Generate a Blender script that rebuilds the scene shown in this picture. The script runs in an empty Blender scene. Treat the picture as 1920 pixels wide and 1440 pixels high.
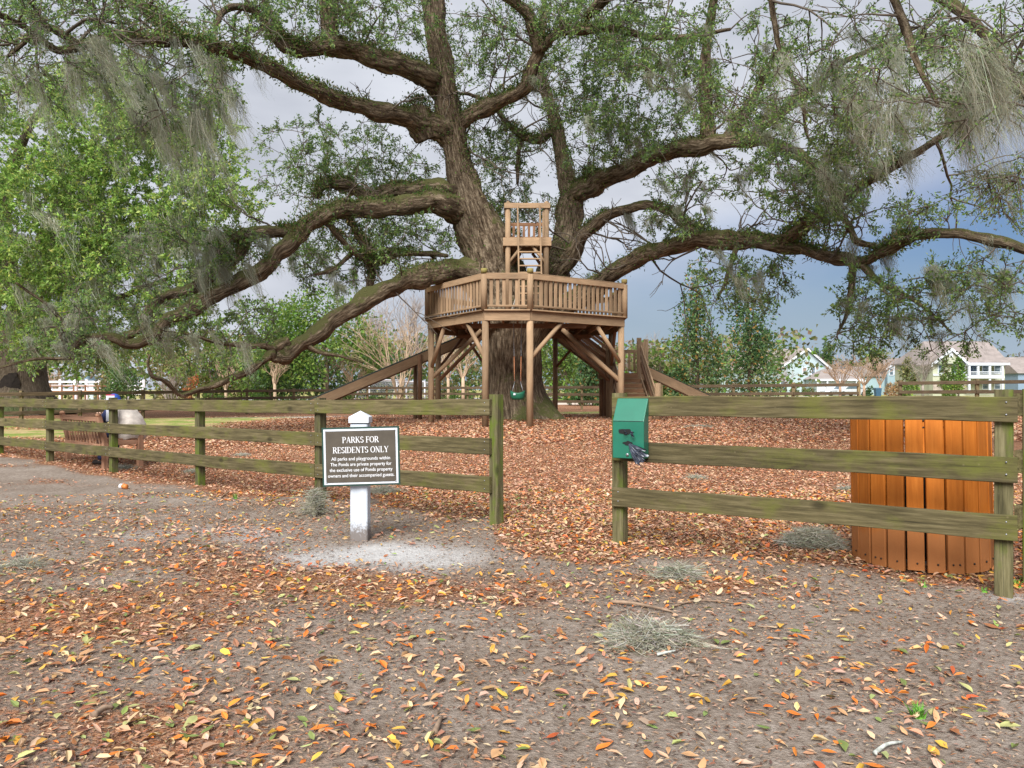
import bpy, math, random
import numpy as np
from mathutils import Vector, Matrix

random.seed(7)
rng = np.random.default_rng(11)
scene = bpy.context.scene
R = math.radians

# ------------------------------------------------------------------ camera
CAM_H, FPX, HORIZON = 1.23, 1400.0, 730.0
cam_d = bpy.data.cameras.new('camera')
cam_d.sensor_width = 36.0
cam_d.lens = 36.0 * FPX / 1920.0
cam_d.shift_y = (HORIZON - 720.0) / 1920.0
cam_d.clip_start, cam_d.clip_end = 0.05, 3000
cam = bpy.data.objects.new('camera', cam_d)
cam.location = (0, 0, CAM_H)
cam.rotation_euler = (R(90), 0, 0)
scene.collection.objects.link(cam)
scene.camera = cam

# ------------------------------------------------------------------ world and sun
SUN_EL, SUN_AZ = R(44), R(196)          # azimuth clockwise from +Y
world = bpy.data.worlds.new('World')
scene.world = world
world.use_nodes = True
wt = world.node_tree
for n in list(wt.nodes):
    wt.nodes.remove(n)
def wn(t, **kw):
    n = wt.nodes.new(t)
    for k, v in kw.items():
        setattr(n, k, v)
    return n
w_out = wn('ShaderNodeOutputWorld')
w_bg = wn('ShaderNodeBackground')
sky = wn('ShaderNodeTexSky', sky_type='NISHITA', sun_disc=False, sun_elevation=SUN_EL, sun_rotation=SUN_AZ,
         air_density=1.6, dust_density=1.2, ozone_density=1.5)
tc = wn('ShaderNodeTexCoord')
sep = wn('ShaderNodeSeparateXYZ')
wt.links.new(tc.outputs['Generated'], sep.inputs[0])
nz = wn('ShaderNodeTexNoise')
nz.inputs['Scale'].default_value = 2.6
nz.inputs['Detail'].default_value = 5
nz.inputs['Roughness'].default_value = 0.55
mp = wn('ShaderNodeMapping')
mp.inputs['Scale'].default_value = (1.0, 1.0, 2.6)
wt.links.new(tc.outputs['Generated'], mp.inputs[0])
wt.links.new(mp.outputs[0], nz.inputs['Vector'])
# cloud cover: an even grey deck overhead that thins to a blue-grey strip of sky above the horizon
add = wn('ShaderNodeMath', operation='MULTIPLY_ADD')
wt.links.new(nz.outputs['Fac'], add.inputs[0])
add.inputs[1].default_value = 0.16
wt.links.new(sep.outputs['Z'], add.inputs[2])
# the deck is thicker towards the left and open towards the right, as in the photograph
azx = wn('ShaderNodeMath', operation='MULTIPLY_ADD')
wt.links.new(sep.outputs['X'], azx.inputs[0])
azx.inputs[1].default_value = -0.24
wt.links.new(add.outputs[0], azx.inputs[2])
azo = wn('ShaderNodeMath', operation='ADD')
wt.links.new(azx.outputs[0], azo.inputs[0])
azo.inputs[1].default_value = 0.045
cov = wn('ShaderNodeMapRange', interpolation_type='SMOOTHSTEP')
wt.links.new(azo.outputs[0], cov.inputs['Value'])
cov.inputs['From Min'].default_value = 0.12
cov.inputs['From Max'].default_value = 0.34
blue = wn('ShaderNodeMix', data_type='RGBA', blend_type='MULTIPLY')
blue.inputs[0].default_value = 1.0
wt.links.new(sky.outputs[0], blue.inputs[6])
blue.inputs[7].default_value = (0.125, 0.203, 0.37, 1)
nz2 = wn('ShaderNodeTexNoise')
nz2.inputs['Scale'].default_value = 4.5
nz2.inputs['Detail'].default_value = 6
wt.links.new(mp.outputs[0], nz2.inputs['Vector'])
cl = wn('ShaderNodeValToRGB')
wt.links.new(nz2.outputs['Fac'], cl.inputs[0])
cl.color_ramp.elements[0].position = 0.30
cl.color_ramp.elements[0].color = (2.25, 2.38, 2.72, 1)
cl.color_ramp.elements[1].position = 0.72
cl.color_ramp.elements[1].color = (3.25, 3.38, 3.7, 1)
hz = wn('ShaderNodeMapRange', interpolation_type='SMOOTHSTEP')
wt.links.new(sep.outputs['Z'], hz.inputs['Value'])
hz.inputs['From Min'].default_value = 0.24
hz.inputs['From Max'].default_value = 0.0
hzm = wn('ShaderNodeMix', data_type='RGBA')
wt.links.new(hz.outputs[0], hzm.inputs[0])
wt.links.new(blue.outputs[2], hzm.inputs[6])
hzm.inputs[7].default_value = (1.75, 2.15, 2.6, 1)
mx = wn('ShaderNodeMix', data_type='RGBA')
wt.links.new(cov.outputs[0], mx.inputs[0])
wt.links.new(hzm.outputs[2], mx.inputs[6])
wt.links.new(cl.outputs[0], mx.inputs[7])
wt.links.new(mx.outputs[2], w_bg.inputs['Color'])
w_bg.inputs['Strength'].default_value = 0.05
wt.links.new(w_bg.outputs[0], w_out.inputs['Surface'])

sun_d = bpy.data.lights.new('sun', 'SUN')
sun_d.energy = 1.5
sun_d.angle = R(38)
sun_d.color = (1.0, 0.97, 0.93)
sun = bpy.data.objects.new('sun', sun_d)
scene.collection.objects.link(sun)
sd = Vector((math.sin(SUN_AZ) * math.cos(SUN_EL), math.cos(SUN_AZ) * math.cos(SUN_EL), math.sin(SUN_EL)))
sun.rotation_euler = sd.to_track_quat('Z', 'Y').to_euler()
sun.location = sd * 60

scene.view_settings.view_transform = 'Standard'
scene.view_settings.look = 'None'
scene.view_settings.exposure = 2.25
scene.view_settings.gamma = 1.0
scene.view_settings.use_curve_mapping = False
scene.cycles.use_denoising = True
scene.cycles.max_bounces = 6
scene.cycles.diffuse_bounces = 4
scene.cycles.transmission_bounces = 4
scene.cycles.transparent_max_bounces = 4

# ------------------------------------------------------------------ helpers
COL = scene.collection
WM = {}                                   # world matrices, by object name

def P(px, py, Z):
    """a point at distance Z in front of the camera that is seen at photo pixel px, py"""
    return Vector(((px - 960.0) / FPX * Z, Z, CAM_H - (py - HORIZON) / FPX * Z))

def sstep(a, b, x):
    t = np.clip((np.asarray(x, float) - a) / (b - a), 0, 1)
    return t * t * (3 - 2 * t)

def _hash(ix, iy, seed):
    n = (ix.astype(np.int64) * 374761393 + iy.astype(np.int64) * 668265263 + seed * 974634777) & 0x7fffffff
    n = ((n ^ (n >> 13)) * 1274126177) & 0x7fffffff
    return ((n ^ (n >> 16)) & 0xffff) / 65535.0

def vnoise(x, y, scale, seed=0):
    x = np.asarray(x, float) * scale + 1000.0
    y = np.asarray(y, float) * scale + 1000.0
    ix, iy = np.floor(x), np.floor(y)
    fx, fy = x - ix, y - iy
    fx, fy = fx * fx * (3 - 2 * fx), fy * fy * (3 - 2 * fy)
    a, b = _hash(ix, iy, seed), _hash(ix + 1, iy, seed)
    c, d = _hash(ix, iy + 1, seed), _hash(ix + 1, iy + 1, seed)
    return (a * (1 - fx) + b * fx) * (1 - fy) + (c * (1 - fx) + d * fx) * fy

def fbm(x, y, scale, seed=0, n=4):
    s, amp, tot = 0, 1.0, 0
    for i in range(n):
        s = s + amp * vnoise(x, y, scale * 2 ** i, seed + i * 17)
        tot += amp
        amp *= 0.5
    return s / tot

def hgt(x, y):
    """terrain height"""
    x = np.asarray(x, float); y = np.asarray(y, float)
    h = sstep(8, 22, y) * (0.2 + 0.0115 * np.clip(x, -17, 12))
    h = h - 0.06 * sstep(-2.5, -6.5, x) * sstep(14, 9, y) * sstep(5, 8, y)
    h = h + 0.14 * np.exp(-(((x - 0.3) / 2.2) ** 2 + ((y - 23.0) / 2.2) ** 2))
    h = h + (fbm(x, y, 0.8, 5, 3) - 0.5) * 0.05 * sstep(60, 20, y)
    h = h + (fbm(x, y, 5.0, 9, 2) - 0.5) * 0.018 * sstep(14, 8, y)
    return h

def gz(x, y):
    return float(hgt(x, y))

def tag(o, label=None, cat=None, group=None, kind=None):
    if label: o['label'] = label
    if cat: o['category'] = cat
    if group: o['group'] = group
    if kind: o['kind'] = kind
    return o

def place(o, M, parent=None):
    WM[o.name] = M.copy()
    if parent is not None:
        o.parent = parent
        o.matrix_basis = WM[parent.name].inverted() @ M
    else:
        o.matrix_basis = M
    return o

def thing(name, loc, label, cat, group=None, rz=0.0):
    o = bpy.data.objects.new(name, None)
    COL.objects.link(o)
    o.empty_display_size = 0.2
    place(o, Matrix.Translation(Vector(loc)) @ Matrix.Rotation(rz, 4, 'Z'))
    return tag(o, label, cat, group)

def mesh_obj(name, me, mat, parent=None, M=None):
    o = bpy.data.objects.new(name, me)
    COL.objects.link(o)
    if mat is not None and not me.materials:
        me.materials.append(mat)
    if M is None:
        M = WM[parent.name].copy() if parent is not None else Matrix.Identity(4)
    return place(o, M, parent)

class MB:
    """collects geometry in one frame; build() links it as ONE mesh object"""
    def __init__(self):
        self.v, self.f, self.uv = [], [], []
        self.smooth = []
    def add(self, verts, faces, smooth=False, uvs=None):
        b = len(self.v)
        self.v += [tuple(p) for p in verts]
        for i, f in enumerate(faces):
            self.f.append(tuple(k + b for k in f))
            self.smooth.append(smooth)
            self.uv.append(uvs[i] if uvs else None)
        return self
    def box(self, c, s, M=None):
        x, y, z = s[0] / 2, s[1] / 2, s[2] / 2
        vs = [Vector((c[0] + a * x, c[1] + b * y, c[2] + d * z)) for a in (-1, 1) for b in (-1, 1) for d in (-1, 1)]
        if M is not None:
            vs = [M @ v for v in vs]
        return self.add(vs, [(0, 1, 3, 2), (4, 6, 7, 5), (0, 4, 5, 1), (2, 3, 7, 6), (0, 2, 6, 4), (1, 5, 7, 3)])
    def quad(self, a, b, c, d):
        return self.add([a, b, c, d], [(0, 1, 2, 3)])
    def prism(self, poly, d):
        """polygon extruded along vector d"""
        n = len(poly)
        d = Vector(d)
        vs = [Vector(p) for p in poly] + [Vector(p) + d for p in poly]
        fs = [tuple(range(n - 1, -1, -1)), tuple(range(n, 2 * n))]
        fs += [(i, (i + 1) % n, n + (i + 1) % n, n + i) for i in range(n)]
        return self.add(vs, fs)
    def tube(self, pts, rad, seg=8, rough=0.0, cap=True, smooth=True, seed=0, lobes=None, jit=0.0):
        pts = [Vector(p) for p in pts]
        n = len(pts)
        if not hasattr(rad, '__len__'):
            rad = [rad] * n
        up = Vector((0, 0, 1))
        t0 = (pts[1] - pts[0]).normalized()
        if abs(t0.dot(up)) > 0.9:
            up = Vector((0, 1, 0))
        nrm = t0.cross(up).normalized()
        vs, acc = [], 0.0
        vl = []
        for i in range(n):
            t = (pts[min(i + 1, n - 1)] - pts[max(i - 1, 0)]).normalized()
            nrm = (nrm - t * nrm.dot(t)).normalized()
            bi = t.cross(nrm)
            if i: acc += (pts[i] - pts[i - 1]).length
            vl.append(acc)
            for k in range(seg):
                a = 2 * math.pi * k / seg
                r = rad[i]
                if rough:
                    r *= 1 + rough * (math.sin(3 * a + seed + acc * 2.1) * 0.35 + math.sin(2 * a - acc * 3.7 + seed * 1.7) * 0.4
                                      + math.sin(5 * a + acc * 5.3 + seed * 0.6) * 0.25)
                if jit:
                    r *= 1 + random.uniform(-jit, jit)
                if lobes:
                    r *= lobes(i, a)
                vs.append(pts[i] + (nrm * math.cos(a) + bi * math.sin(a)) * r)
        fs, uvs = [], []
        circ = 2 * math.pi * max(rad)
        for i in range(n - 1):
            for k in range(seg):
                k2 = (k + 1) % seg
                fs.append((i * seg + k, i * seg + k2, (i + 1) * seg + k2, (i + 1) * seg + k))
                u0, u1 = circ * k / seg, circ * (k + 1) / seg
                uvs.append(((u0, vl[i]), (u1, vl[i]), (u1, vl[i + 1]), (u0, vl[i + 1])))
        if cap:
            fs.append(tuple(range(seg - 1, -1, -1))); uvs.append(tuple((0, 0) for _ in range(seg)))
            fs.append(tuple((n - 1) * seg + k for k in range(seg))); uvs.append(tuple((0, vl[-1]) for _ in range(seg)))
        return self.add(vs, fs, smooth, uvs)
    def mesh(self, name):
        me = bpy.data.meshes.new(name)
        me.from_pydata(self.v, [], self.f)
        me.polygons.foreach_set('use_smooth', self.smooth)
        if any(u is not None for u in self.uv):
            lay = me.uv_layers.new(name='UVMap')
            flat = []
            for f, u in zip(self.f, self.uv):
                if u is None:
                    flat += [0.0, 0.0] * len(f)
                else:
                    for q in u: flat += [q[0], q[1]]
            lay.data.foreach_set('uv', flat)
        me.update()
        return me
    def build(self, name, mat, parent=None, M=None, world=True):
        """verts are world coordinates unless world is False; they are moved into the frame M (default: the parent's)"""
        if M is None:
            M = WM[parent.name].copy() if parent is not None else Matrix.Identity(4)
        if world:
            Mi = M.inverted()
            self.v = [tuple(Mi @ Vector(p)) for p in self.v]
        return mesh_obj(name, self.mesh(name), mat, parent, M)

def smooth_path(pts, sub=4):
    """Catmull-Rom through points given as tuples of any length"""
    p = np.array(pts, float)
    q = np.vstack([2 * p[0] - p[1], p, 2 * p[-1] - p[-2]])
    out = []
    for i in range(1, len(q) - 2):
        for k in range(sub):
            t = k / sub
            a, b, c, d = q[i - 1], q[i], q[i + 1], q[i + 2]
            out.append(0.5 * (2 * b + (c - a) * t + (2 * a - 5 * b + 4 * c - d) * t * t + (3 * b - a - 3 * c + d) * t ** 3))
    out.append(p[-1])
    return np.array(out)

_plank_cache = {}
def plank_mesh(L, w, h, nseg=1, wob=0.0, ch=0.006, seed=0):
    """a board along local X from 0 to L, section w (Y) by h (Z), chamfered"""
    key = (round(L, 3), round(w, 3), round(h, 3), nseg, round(wob, 4), round(ch, 4), seed if wob else 0)
    if key in _plank_cache:
        return _plank_cache[key]
    rr = random.Random(seed * 13 + 5)
    c = min(ch, w * 0.3, h * 0.3)
    y, z = w / 2, h / 2
    sec = [(-y + c, -z), (y - c, -z), (y, -z + c), (y, z - c), (y - c, z), (-y + c, z), (-y, z - c), (-y, -z + c)]
    vs, fs = [], []
    dz = dy = 0.0
    for i in range(nseg + 1):
        if wob:
            dz = 0.6 * dz + rr.uniform(-wob, wob); dy = 0.6 * dy + rr.uniform(-wob, wob)
        for (a, b) in sec:
            e = rr.uniform(-wob, wob) * 0.6 if wob else 0
            vs.append((L * i / nseg, a + dy * 0.5, b + dz + e))
    for i in range(nseg):
        for k in range(8):
            k2 = (k + 1) % 8
            fs.append((i * 8 + k, (i + 1) * 8 + k, (i + 1) * 8 + k2, i * 8 + k2))
    fs.append(tuple(range(8)))
    fs.append(tuple(nseg * 8 + k for k in range(7, -1, -1)))
    me = bpy.data.meshes.new('plank')
    me.from_pydata(vs, [], fs)
    me.update()
    _plank_cache[key] = me
    return me

def bar(name, p0, p1, w, h, mat, parent, up=(0, 0, 1), nseg=1, wob=0.0, ch=0.006, seed=0):
    """a straight board from p0 to p1 (centre line); h lies along up, w across"""
    p0, p1 = Vector(p0), Vector(p1)
    d = p1 - p0
    L = d.length
    x = d.normalized()
    u = Vector(up)
    z = (u - x * u.dot(x)).normalized()
    y = z.cross(x)
    M = Matrix(((x.x, y.x, z.x, p0.x), (x.y, y.y, z.y, p0.y), (x.z, y.z, z.z, p0.z), (0, 0, 0, 1)))
    me = plank_mesh(L, w, h, nseg, wob, ch, seed)
    if not me.materials:
        me.materials.append(mat)
    elif me.materials[0] != mat:
        me = me.copy(); me.materials.clear(); me.materials.append(mat)
    return mesh_obj(name, me, None, parent, M)

def pole(name, p0, p1, r, mat, parent, seg=12, r1=None):
    """a round timber from p0 to p1, its local X along the timber"""
    p0, p1 = Vector(p0), Vector(p1)
    d = p1 - p0
    x = d.normalized()
    u = Vector((0, 0, 1)) if abs(x.z) < 0.9 else Vector((0, 1, 0))
    z = (u - x * u.dot(x)).normalized()
    y = z.cross(x)
    M = Matrix(((x.x, y.x, z.x, p0.x), (x.y, y.y, z.y, p0.y), (x.z, y.z, z.z, p0.z), (0, 0, 0, 1)))
    m = MB()
    m.tube([(0, 0, 0), (d.length, 0, 0)], [r, r if r1 is None else r1], seg)
    return m.build(name, mat, parent, M, world=False)

# ------------------------------------------------------------------ materials
def new_mat(name):
    m = bpy.data.materials.new(name)
    m.use_nodes = True
    nt = m.node_tree
    b = nt.nodes['Principled BSDF']
    return m, nt, b

def nd(nt, t, ins=None, **kw):
    n = nt.nodes.new(t)
    for k, v in kw.items(): setattr(n, k, v)
    for k, v in (ins or {}).items():
        if hasattr(v, 'is_output') or isinstance(v, bpy.types.NodeSocket):
            nt.links.new(v, n.inputs[k])
        else:
            n.inputs[k].default_value = v
    return n

def ramp(nt, fac, stops):
    r = nt.nodes.new('ShaderNodeValToRGB')
    nt.links.new(fac, r.inputs[0])
    e = r.color_ramp.elements
    while len(e) < len(stops): e.new(0.5)
    for i, (p, c) in enumerate(stops):
        e[i].position = p
        e[i].color = (*c, 1) if len(c) == 3 else c
    return r.outputs[0]

def mixc(nt, fac, a, b, blend='MIX'):
    n = nt.nodes.new('ShaderNodeMix')
    n.data_type = 'RGBA'; n.blend_type = blend
    for i, v in ((0, fac), (6, a), (7, b)):
        if isinstance(v, bpy.types.NodeSocket): nt.links.new(v, n.inputs[i])
        elif i == 0: n.inputs[0].default_value = v
        else: n.inputs[i].default_value = (*v, 1)
    return n.outputs[2]

def noise(nt, vec, scale, detail=4, rough=0.55, mapscale=None):
    if mapscale is not None:
        mpn = nd(nt, 'ShaderNodeMapping', {'Scale': mapscale, 0: vec})
        vec = mpn.outputs[0]
    n = nd(nt, 'ShaderNodeTexNoise', {'Vector': vec, 'Scale': scale, 'Detail': detail, 'Roughness': rough})
    return n.outputs['Fac']

def bump(nt, bsdf, height, strength=0.4, dist=0.01):
    b = nd(nt, 'ShaderNodeBump', {'Height': height, 'Strength': strength, 'Distance': dist})
    nt.links.new(b.outputs[0], bsdf.inputs['Normal'])

def rand_offset(nt, vec):
    """shift texture space by the object's random number, so alike pieces differ"""
    oi = nd(nt, 'ShaderNodeObjectInfo')
    mul = nd(nt, 'ShaderNodeVectorMath', operation='SCALE')
    nt.links.new(oi.outputs['Random'], mul.inputs['Scale'])
    mul.inputs[0].default_value = (37.0, 53.0, 71.0)
    ad = nd(nt, 'ShaderNodeVectorMath', operation='ADD')
    nt.links.new(vec, ad.inputs[0]); nt.links.new(mul.outputs[0], ad.inputs[1])
    return ad.outputs[0], oi.outputs['Random']

def timber(name, dark, mid, light, moss=None, moss_lo=0.5, moss_hi=0.7, rough=0.85, grain=1.0, bstr=0.5, foot=None, crack=0.0):
    m, nt, b = new_mat(name)
    tcn = nd(nt, 'ShaderNodeTexCoord')
    v, rnd = rand_offset(nt, tcn.outputs['Object'])
    g1 = noise(nt, v, 9 * grain, 6, 0.65, (0.35, 5, 5))
    g2 = noise(nt, v, 2.2, 4, 0.6, (0.8, 2, 2))
    c = ramp(nt, g1, [(0.28, dark), (0.5, mid), (0.75, light)])
    c2 = mixc(nt, 0.55, c, ramp(nt, g2, [(0.25, (0.55, 0.55, 0.55)), (0.75, (1.3, 1.28, 1.22))]), 'MULTIPLY')
    rv = nd(nt, 'ShaderNodeMapRange', {'Value': rnd, 'To Min': 0.74, 'To Max': 1.2})
    hsv = nd(nt, 'ShaderNodeHueSaturation', {'Color': c2, 'Value': rv.outputs[0]})
    col = hsv.outputs[0]
    if moss:
        g3 = noise(nt, v, 2.6, 6, 0.65, (1, 2.5, 1.6))
        mf = ramp(nt, g3, [(moss_lo, (0, 0, 0)), (moss_hi, (1, 1, 1))])
        col = mixc(nt, mf, col, moss)
    # long drying cracks and dark knots
    ck = noise(nt, v, 22, 3, 0.6, (0.05, 2.2, 2.2))
    cf = ramp(nt, ck, [(0.33, (1, 1, 1)), (0.39, (0, 0, 0))])
    cfs = nd(nt, 'ShaderNodeMath', {0: cf, 1: 0.55 * crack}, operation='MULTIPLY')
    col = mixc(nt, cfs.outputs[0], col, tuple(k * 0.45 for k in dark))
    kn = nd(nt, 'ShaderNodeTexVoronoi', {'Vector': nd(nt, 'ShaderNodeMapping', {'Scale': (0.55, 1.0, 1.0), 0: v}).outputs[0], 'Scale': 3.2})
    kf = ramp(nt, kn.outputs['Distance'], [(0.05, (1, 1, 1)), (0.12, (0, 0, 0))])
    kfs = nd(nt, 'ShaderNodeMath', {0: kf, 1: 0.7 * crack}, operation='MULTIPLY')
    col = mixc(nt, kfs.outputs[0], col, tuple(k * 0.5 for k in dark))
    # pale specks
    sp = nd(nt, 'ShaderNodeTexVoronoi', {'Vector': v, 'Scale': 11.0})
    sf = ramp(nt, sp.outputs['Distance'], [(0.035, (1, 1, 1)), (0.09, (0, 0, 0))])
    sf2 = nd(nt, 'ShaderNodeMath', {0: sf, 1: 0.35}, operation='MULTIPLY')
    col = mixc(nt, sf2.outputs[0], col, light)
    if foot:
        fx = nd(nt, 'ShaderNodeSeparateXYZ', {0: tcn.outputs['Object']})
        fa = nd(nt, 'ShaderNodeMath', {0: g2, 1: -0.5, 2: fx.outputs['X']}, operation='MULTIPLY_ADD')
        col = mixc(nt, ramp(nt, fa.outputs[0], [(0.0, (0.85, 0.85, 0.85)), (0.14, (0, 0, 0))]), col, foot)
    nt.links.new(col, b.inputs['Base Color'])
    b.inputs['Roughness'].default_value = rough
    b.inputs['Specular IOR Level'].default_value = 0.25
    bump(nt, b, g1, bstr, 0.008)
    return m

def plain(name, col, rough=0.6, var=0.12, scale=6.0, metal=0.0, spec=0.4, bstr=0.0):
    m, nt, b = new_mat(name)
    tcn = nd(nt, 'ShaderNodeTexCoord')
    n1 = noise(nt, tcn.outputs['Object'], scale, 5, 0.6)
    lo = tuple(max(0, c * (1 - var * 2)) for c in col); hi = tuple(min(1, c * (1 + var * 2)) for c in col)
    nt.links.new(ramp(nt, n1, [(0.25, lo), (0.75, hi)]), b.inputs['Base Color'])
    b.inputs['Roughness'].default_value = rough
    b.inputs['Metallic'].default_value = metal
    b.inputs['Specular IOR Level'].default_value = spec
    if bstr: bump(nt, b, n1, bstr, 0.01)
    return m

def leaf_mat(name, trans=0.35, rough=0.55, spec=0.25):
    m, nt, b = new_mat(name)
    at = nd(nt, 'ShaderNodeAttribute', attribute_name='col')
    nt.links.new(at.outputs['Color'], b.inputs['Base Color'])
    b.inputs['Roughness'].default_value = rough
    b.inputs['Specular IOR Level'].default_value = spec
    if trans:
        tr = nd(nt, 'ShaderNodeBsdfTranslucent', {'Color': at.outputs['Color']})
        mxs = nd(nt, 'ShaderNodeMixShader', {0: trans})
        nt.links.new(b.outputs[0], mxs.inputs[1]); nt.links.new(tr.outputs[0], mxs.inputs[2])
        nt.links.new(mxs.outputs[0], nt.nodes['Material Output'].inputs['Surface'])
    return m

M_LEAF = leaf_mat('foliage', 0.5)
M_LITTER = leaf_mat('dry_leaf', 0.12, 0.6, 0.3)
M_MOSS = leaf_mat('spanish_moss', 0.5, 0.9, 0.05)
M_FENCE = timber('weathered_fence_board', (0.045, 0.037, 0.017), (0.105, 0.087, 0.041), (0.20, 0.168, 0.09), (0.112, 0.118, 0.024), 0.49, 0.71, crack=1.0)
M_FENCEPOST = timber('weathered_fence_post', (0.045, 0.04, 0.018), (0.11, 0.098, 0.048), (0.20, 0.18, 0.10), (0.095, 0.13, 0.016), 0.47, 0.62, crack=1.0)
M_FARFENCE = timber('far_fence_timber', (0.06, 0.042, 0.026), (0.11, 0.078, 0.048), (0.19, 0.14, 0.085))
M_FARPOST = timber('far_fence_post', (0.13, 0.10, 0.055), (0.21, 0.16, 0.085), (0.30, 0.23, 0.12))
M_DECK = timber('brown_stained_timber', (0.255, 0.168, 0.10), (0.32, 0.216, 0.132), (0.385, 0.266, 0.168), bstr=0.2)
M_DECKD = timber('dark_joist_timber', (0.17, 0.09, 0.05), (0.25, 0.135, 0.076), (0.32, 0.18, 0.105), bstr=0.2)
M_DECKTOP = timber('mossy_post_top', (0.20, 0.14, 0.06), (0.30, 0.22, 0.09), (0.36, 0.28, 0.13), (0.2, 0.2, 0.05), 0.4, 0.65)
M_BENCH = timber('red_brown_bench_timber', (0.26, 0.135, 0.08), (0.37, 0.20, 0.125), (0.46, 0.27, 0.175))
M_SLIDE = plain('slide_edge_rubber', (0.035, 0.045, 0.035), 0.6)
M_WHITE = plain('white_paint', (0.60, 0.64, 0.70), 0.55, 0.04, 20)
M_CHAIN = plain('galvanised_chain', (0.33, 0.34, 0.37), 0.45, 0.1, 30, 0.6)

def bark_mat(name, dark, mid, light, moss, moss_amt=0.5):
    m, nt, b = new_mat(name)
    uv = nd(nt, 'ShaderNodeUVMap', uv_map='UVMap')
    tcn = nd(nt, 'ShaderNodeTexCoord')
    g1 = noise(nt, uv.outputs[0], 6.5, 7, 0.72, (1.6, 0.38, 1))
    g2 = noise(nt, tcn.outputs['Object'], 1.6, 5, 0.65)
    g3 = noise(nt, tcn.outputs['Object'], 7, 6, 0.75)
    c = ramp(nt, g1, [(0.36, dark), (0.49, mid), (0.62, light)])
    c = mixc(nt, 0.6, c, ramp(nt, g2, [(0.3, (0.6, 0.58, 0.55)), (0.7, (1.35, 1.3, 1.25))]), 'MULTIPLY')
    geo = nd(nt, 'ShaderNodeNewGeometry')
    sx = nd(nt, 'ShaderNodeSeparateXYZ', {0: geo.outputs['Normal']})
    up = nd(nt, 'ShaderNodeMath', {0: sx.outputs['Z'], 1: 0.55, 2: 0.0}, operation='MULTIPLY_ADD')
    sm = nd(nt, 'ShaderNodeMath', {0: up.outputs[0], 1: g2}, operation='ADD')
    sm2 = nd(nt, 'ShaderNodeMath', {0: g3, 1: 1.3, 2: sm.outputs[0]}, operation='MULTIPLY_ADD')
    half = nd(nt, 'ShaderNodeMath', {0: sm2.outputs[0], 1: 0.5}, operation='MULTIPLY')
    mf = ramp(nt, half.outputs[0], [((1.62 - moss_amt * 0.5) / 2, (0, 0, 0)), ((1.62 - moss_amt * 0.5) / 2 + 0.09, (1, 1, 1))])
    c = mixc(nt, mf, c, moss)
    nt.links.new(c, b.inputs['Base Color'])
    b.inputs['Roughness'].default_value = 0.95
    b.inputs['Specular IOR Level'].default_value = 0.1
    hsum = nd(nt, 'ShaderNodeMath', {0: g1, 1: g3}, operation='ADD')
    bump(nt, b, hsum.outputs[0], 1.0, 0.12)
    return m
M_BARK = bark_mat('live_oak_bark', (0.04, 0.029, 0.019), (0.145, 0.108, 0.072), (0.37, 0.30, 0.21), (0.125, 0.125, 0.048), 0.58)
M_TRUNK = bark_mat('live_oak_trunk_bark', (0.042, 0.03, 0.02), (0.16, 0.12, 0.082), (0.38, 0.31, 0.22), (0.13, 0.135, 0.05), 0.46)
M_BARK2 = bark_mat('background_bark', (0.07, 0.055, 0.04), (0.15, 0.12, 0.09), (0.24, 0.20, 0.15), (0.10, 0.12, 0.05), 0.4)
M_TWIG = plain('twig_bark', (0.10, 0.08, 0.06), 0.9, 0.2, 3)
M_PALEBARK = plain('pale_bare_bark', (0.46, 0.34, 0.23), 0.85, 0.2, 3)

# ------------------------------------------------------------------ numpy leaf meshes
def unit(a):
    return a / np.maximum(np.linalg.norm(a, axis=1, keepdims=True), 1e-9)

def arr_mesh(name, verts, loops, sizes, cols=None, mat=None, smooth=False):
    me = bpy.data.meshes.new(name)
    nv, nl, nf = len(verts), len(loops), len(sizes)
    me.vertices.add(nv); me.loops.add(nl); me.polygons.add(nf)
    me.vertices.foreach_set('co', np.ascontiguousarray(verts, np.float32).ravel())
    me.loops.foreach_set('vertex_index', np.ascontiguousarray(loops, np.int32).ravel())
    st = np.zeros(nf, np.int32); st[1:] = np.cumsum(sizes)[:-1]
    me.polygons.foreach_set('loop_start', st)
    me.polygons.foreach_set('use_smooth', np.full(nf, smooth, bool))
    me.update(calc_edges=True)
    if cols is not None:
        at = me.attributes.new('col', 'FLOAT_COLOR', 'POINT')
        c4 = np.ones((nv, 4), np.float32); c4[:, :3] = cols
        at.data.foreach_set('color', c4.ravel())
    if mat: me.materials.append(mat)
    return me

def leaves_mesh(name, c, d, n, length, width, cols, mat, curl=0.12):
    """one folded rhombus (2 triangles' worth) per leaf: c base, d direction, n normal"""
    N = len(c)
    d = unit(d); n = unit(n - d * np.sum(n * d, 1, keepdims=True))
    s = np.cross(d, n)
    L = np.asarray(length).reshape(-1, 1) * np.ones((N, 1)); W = np.asarray(width).reshape(-1, 1) * np.ones((N, 1))
    v = np.empty((N, 4, 3), np.float32)
    v[:, 0] = c
    v[:, 1] = c + d * L * 0.45 + s * W * 0.5 + n * L * curl
    v[:, 2] = c + d * L
    v[:, 3] = c + d * L * 0.45 - s * W * 0.5 + n * L * curl
    return arr_mesh(name, v.reshape(-1, 3), np.arange(N * 4), np.full(N, 4, np.int32), np.repeat(cols, 4, axis=0), mat)

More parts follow.
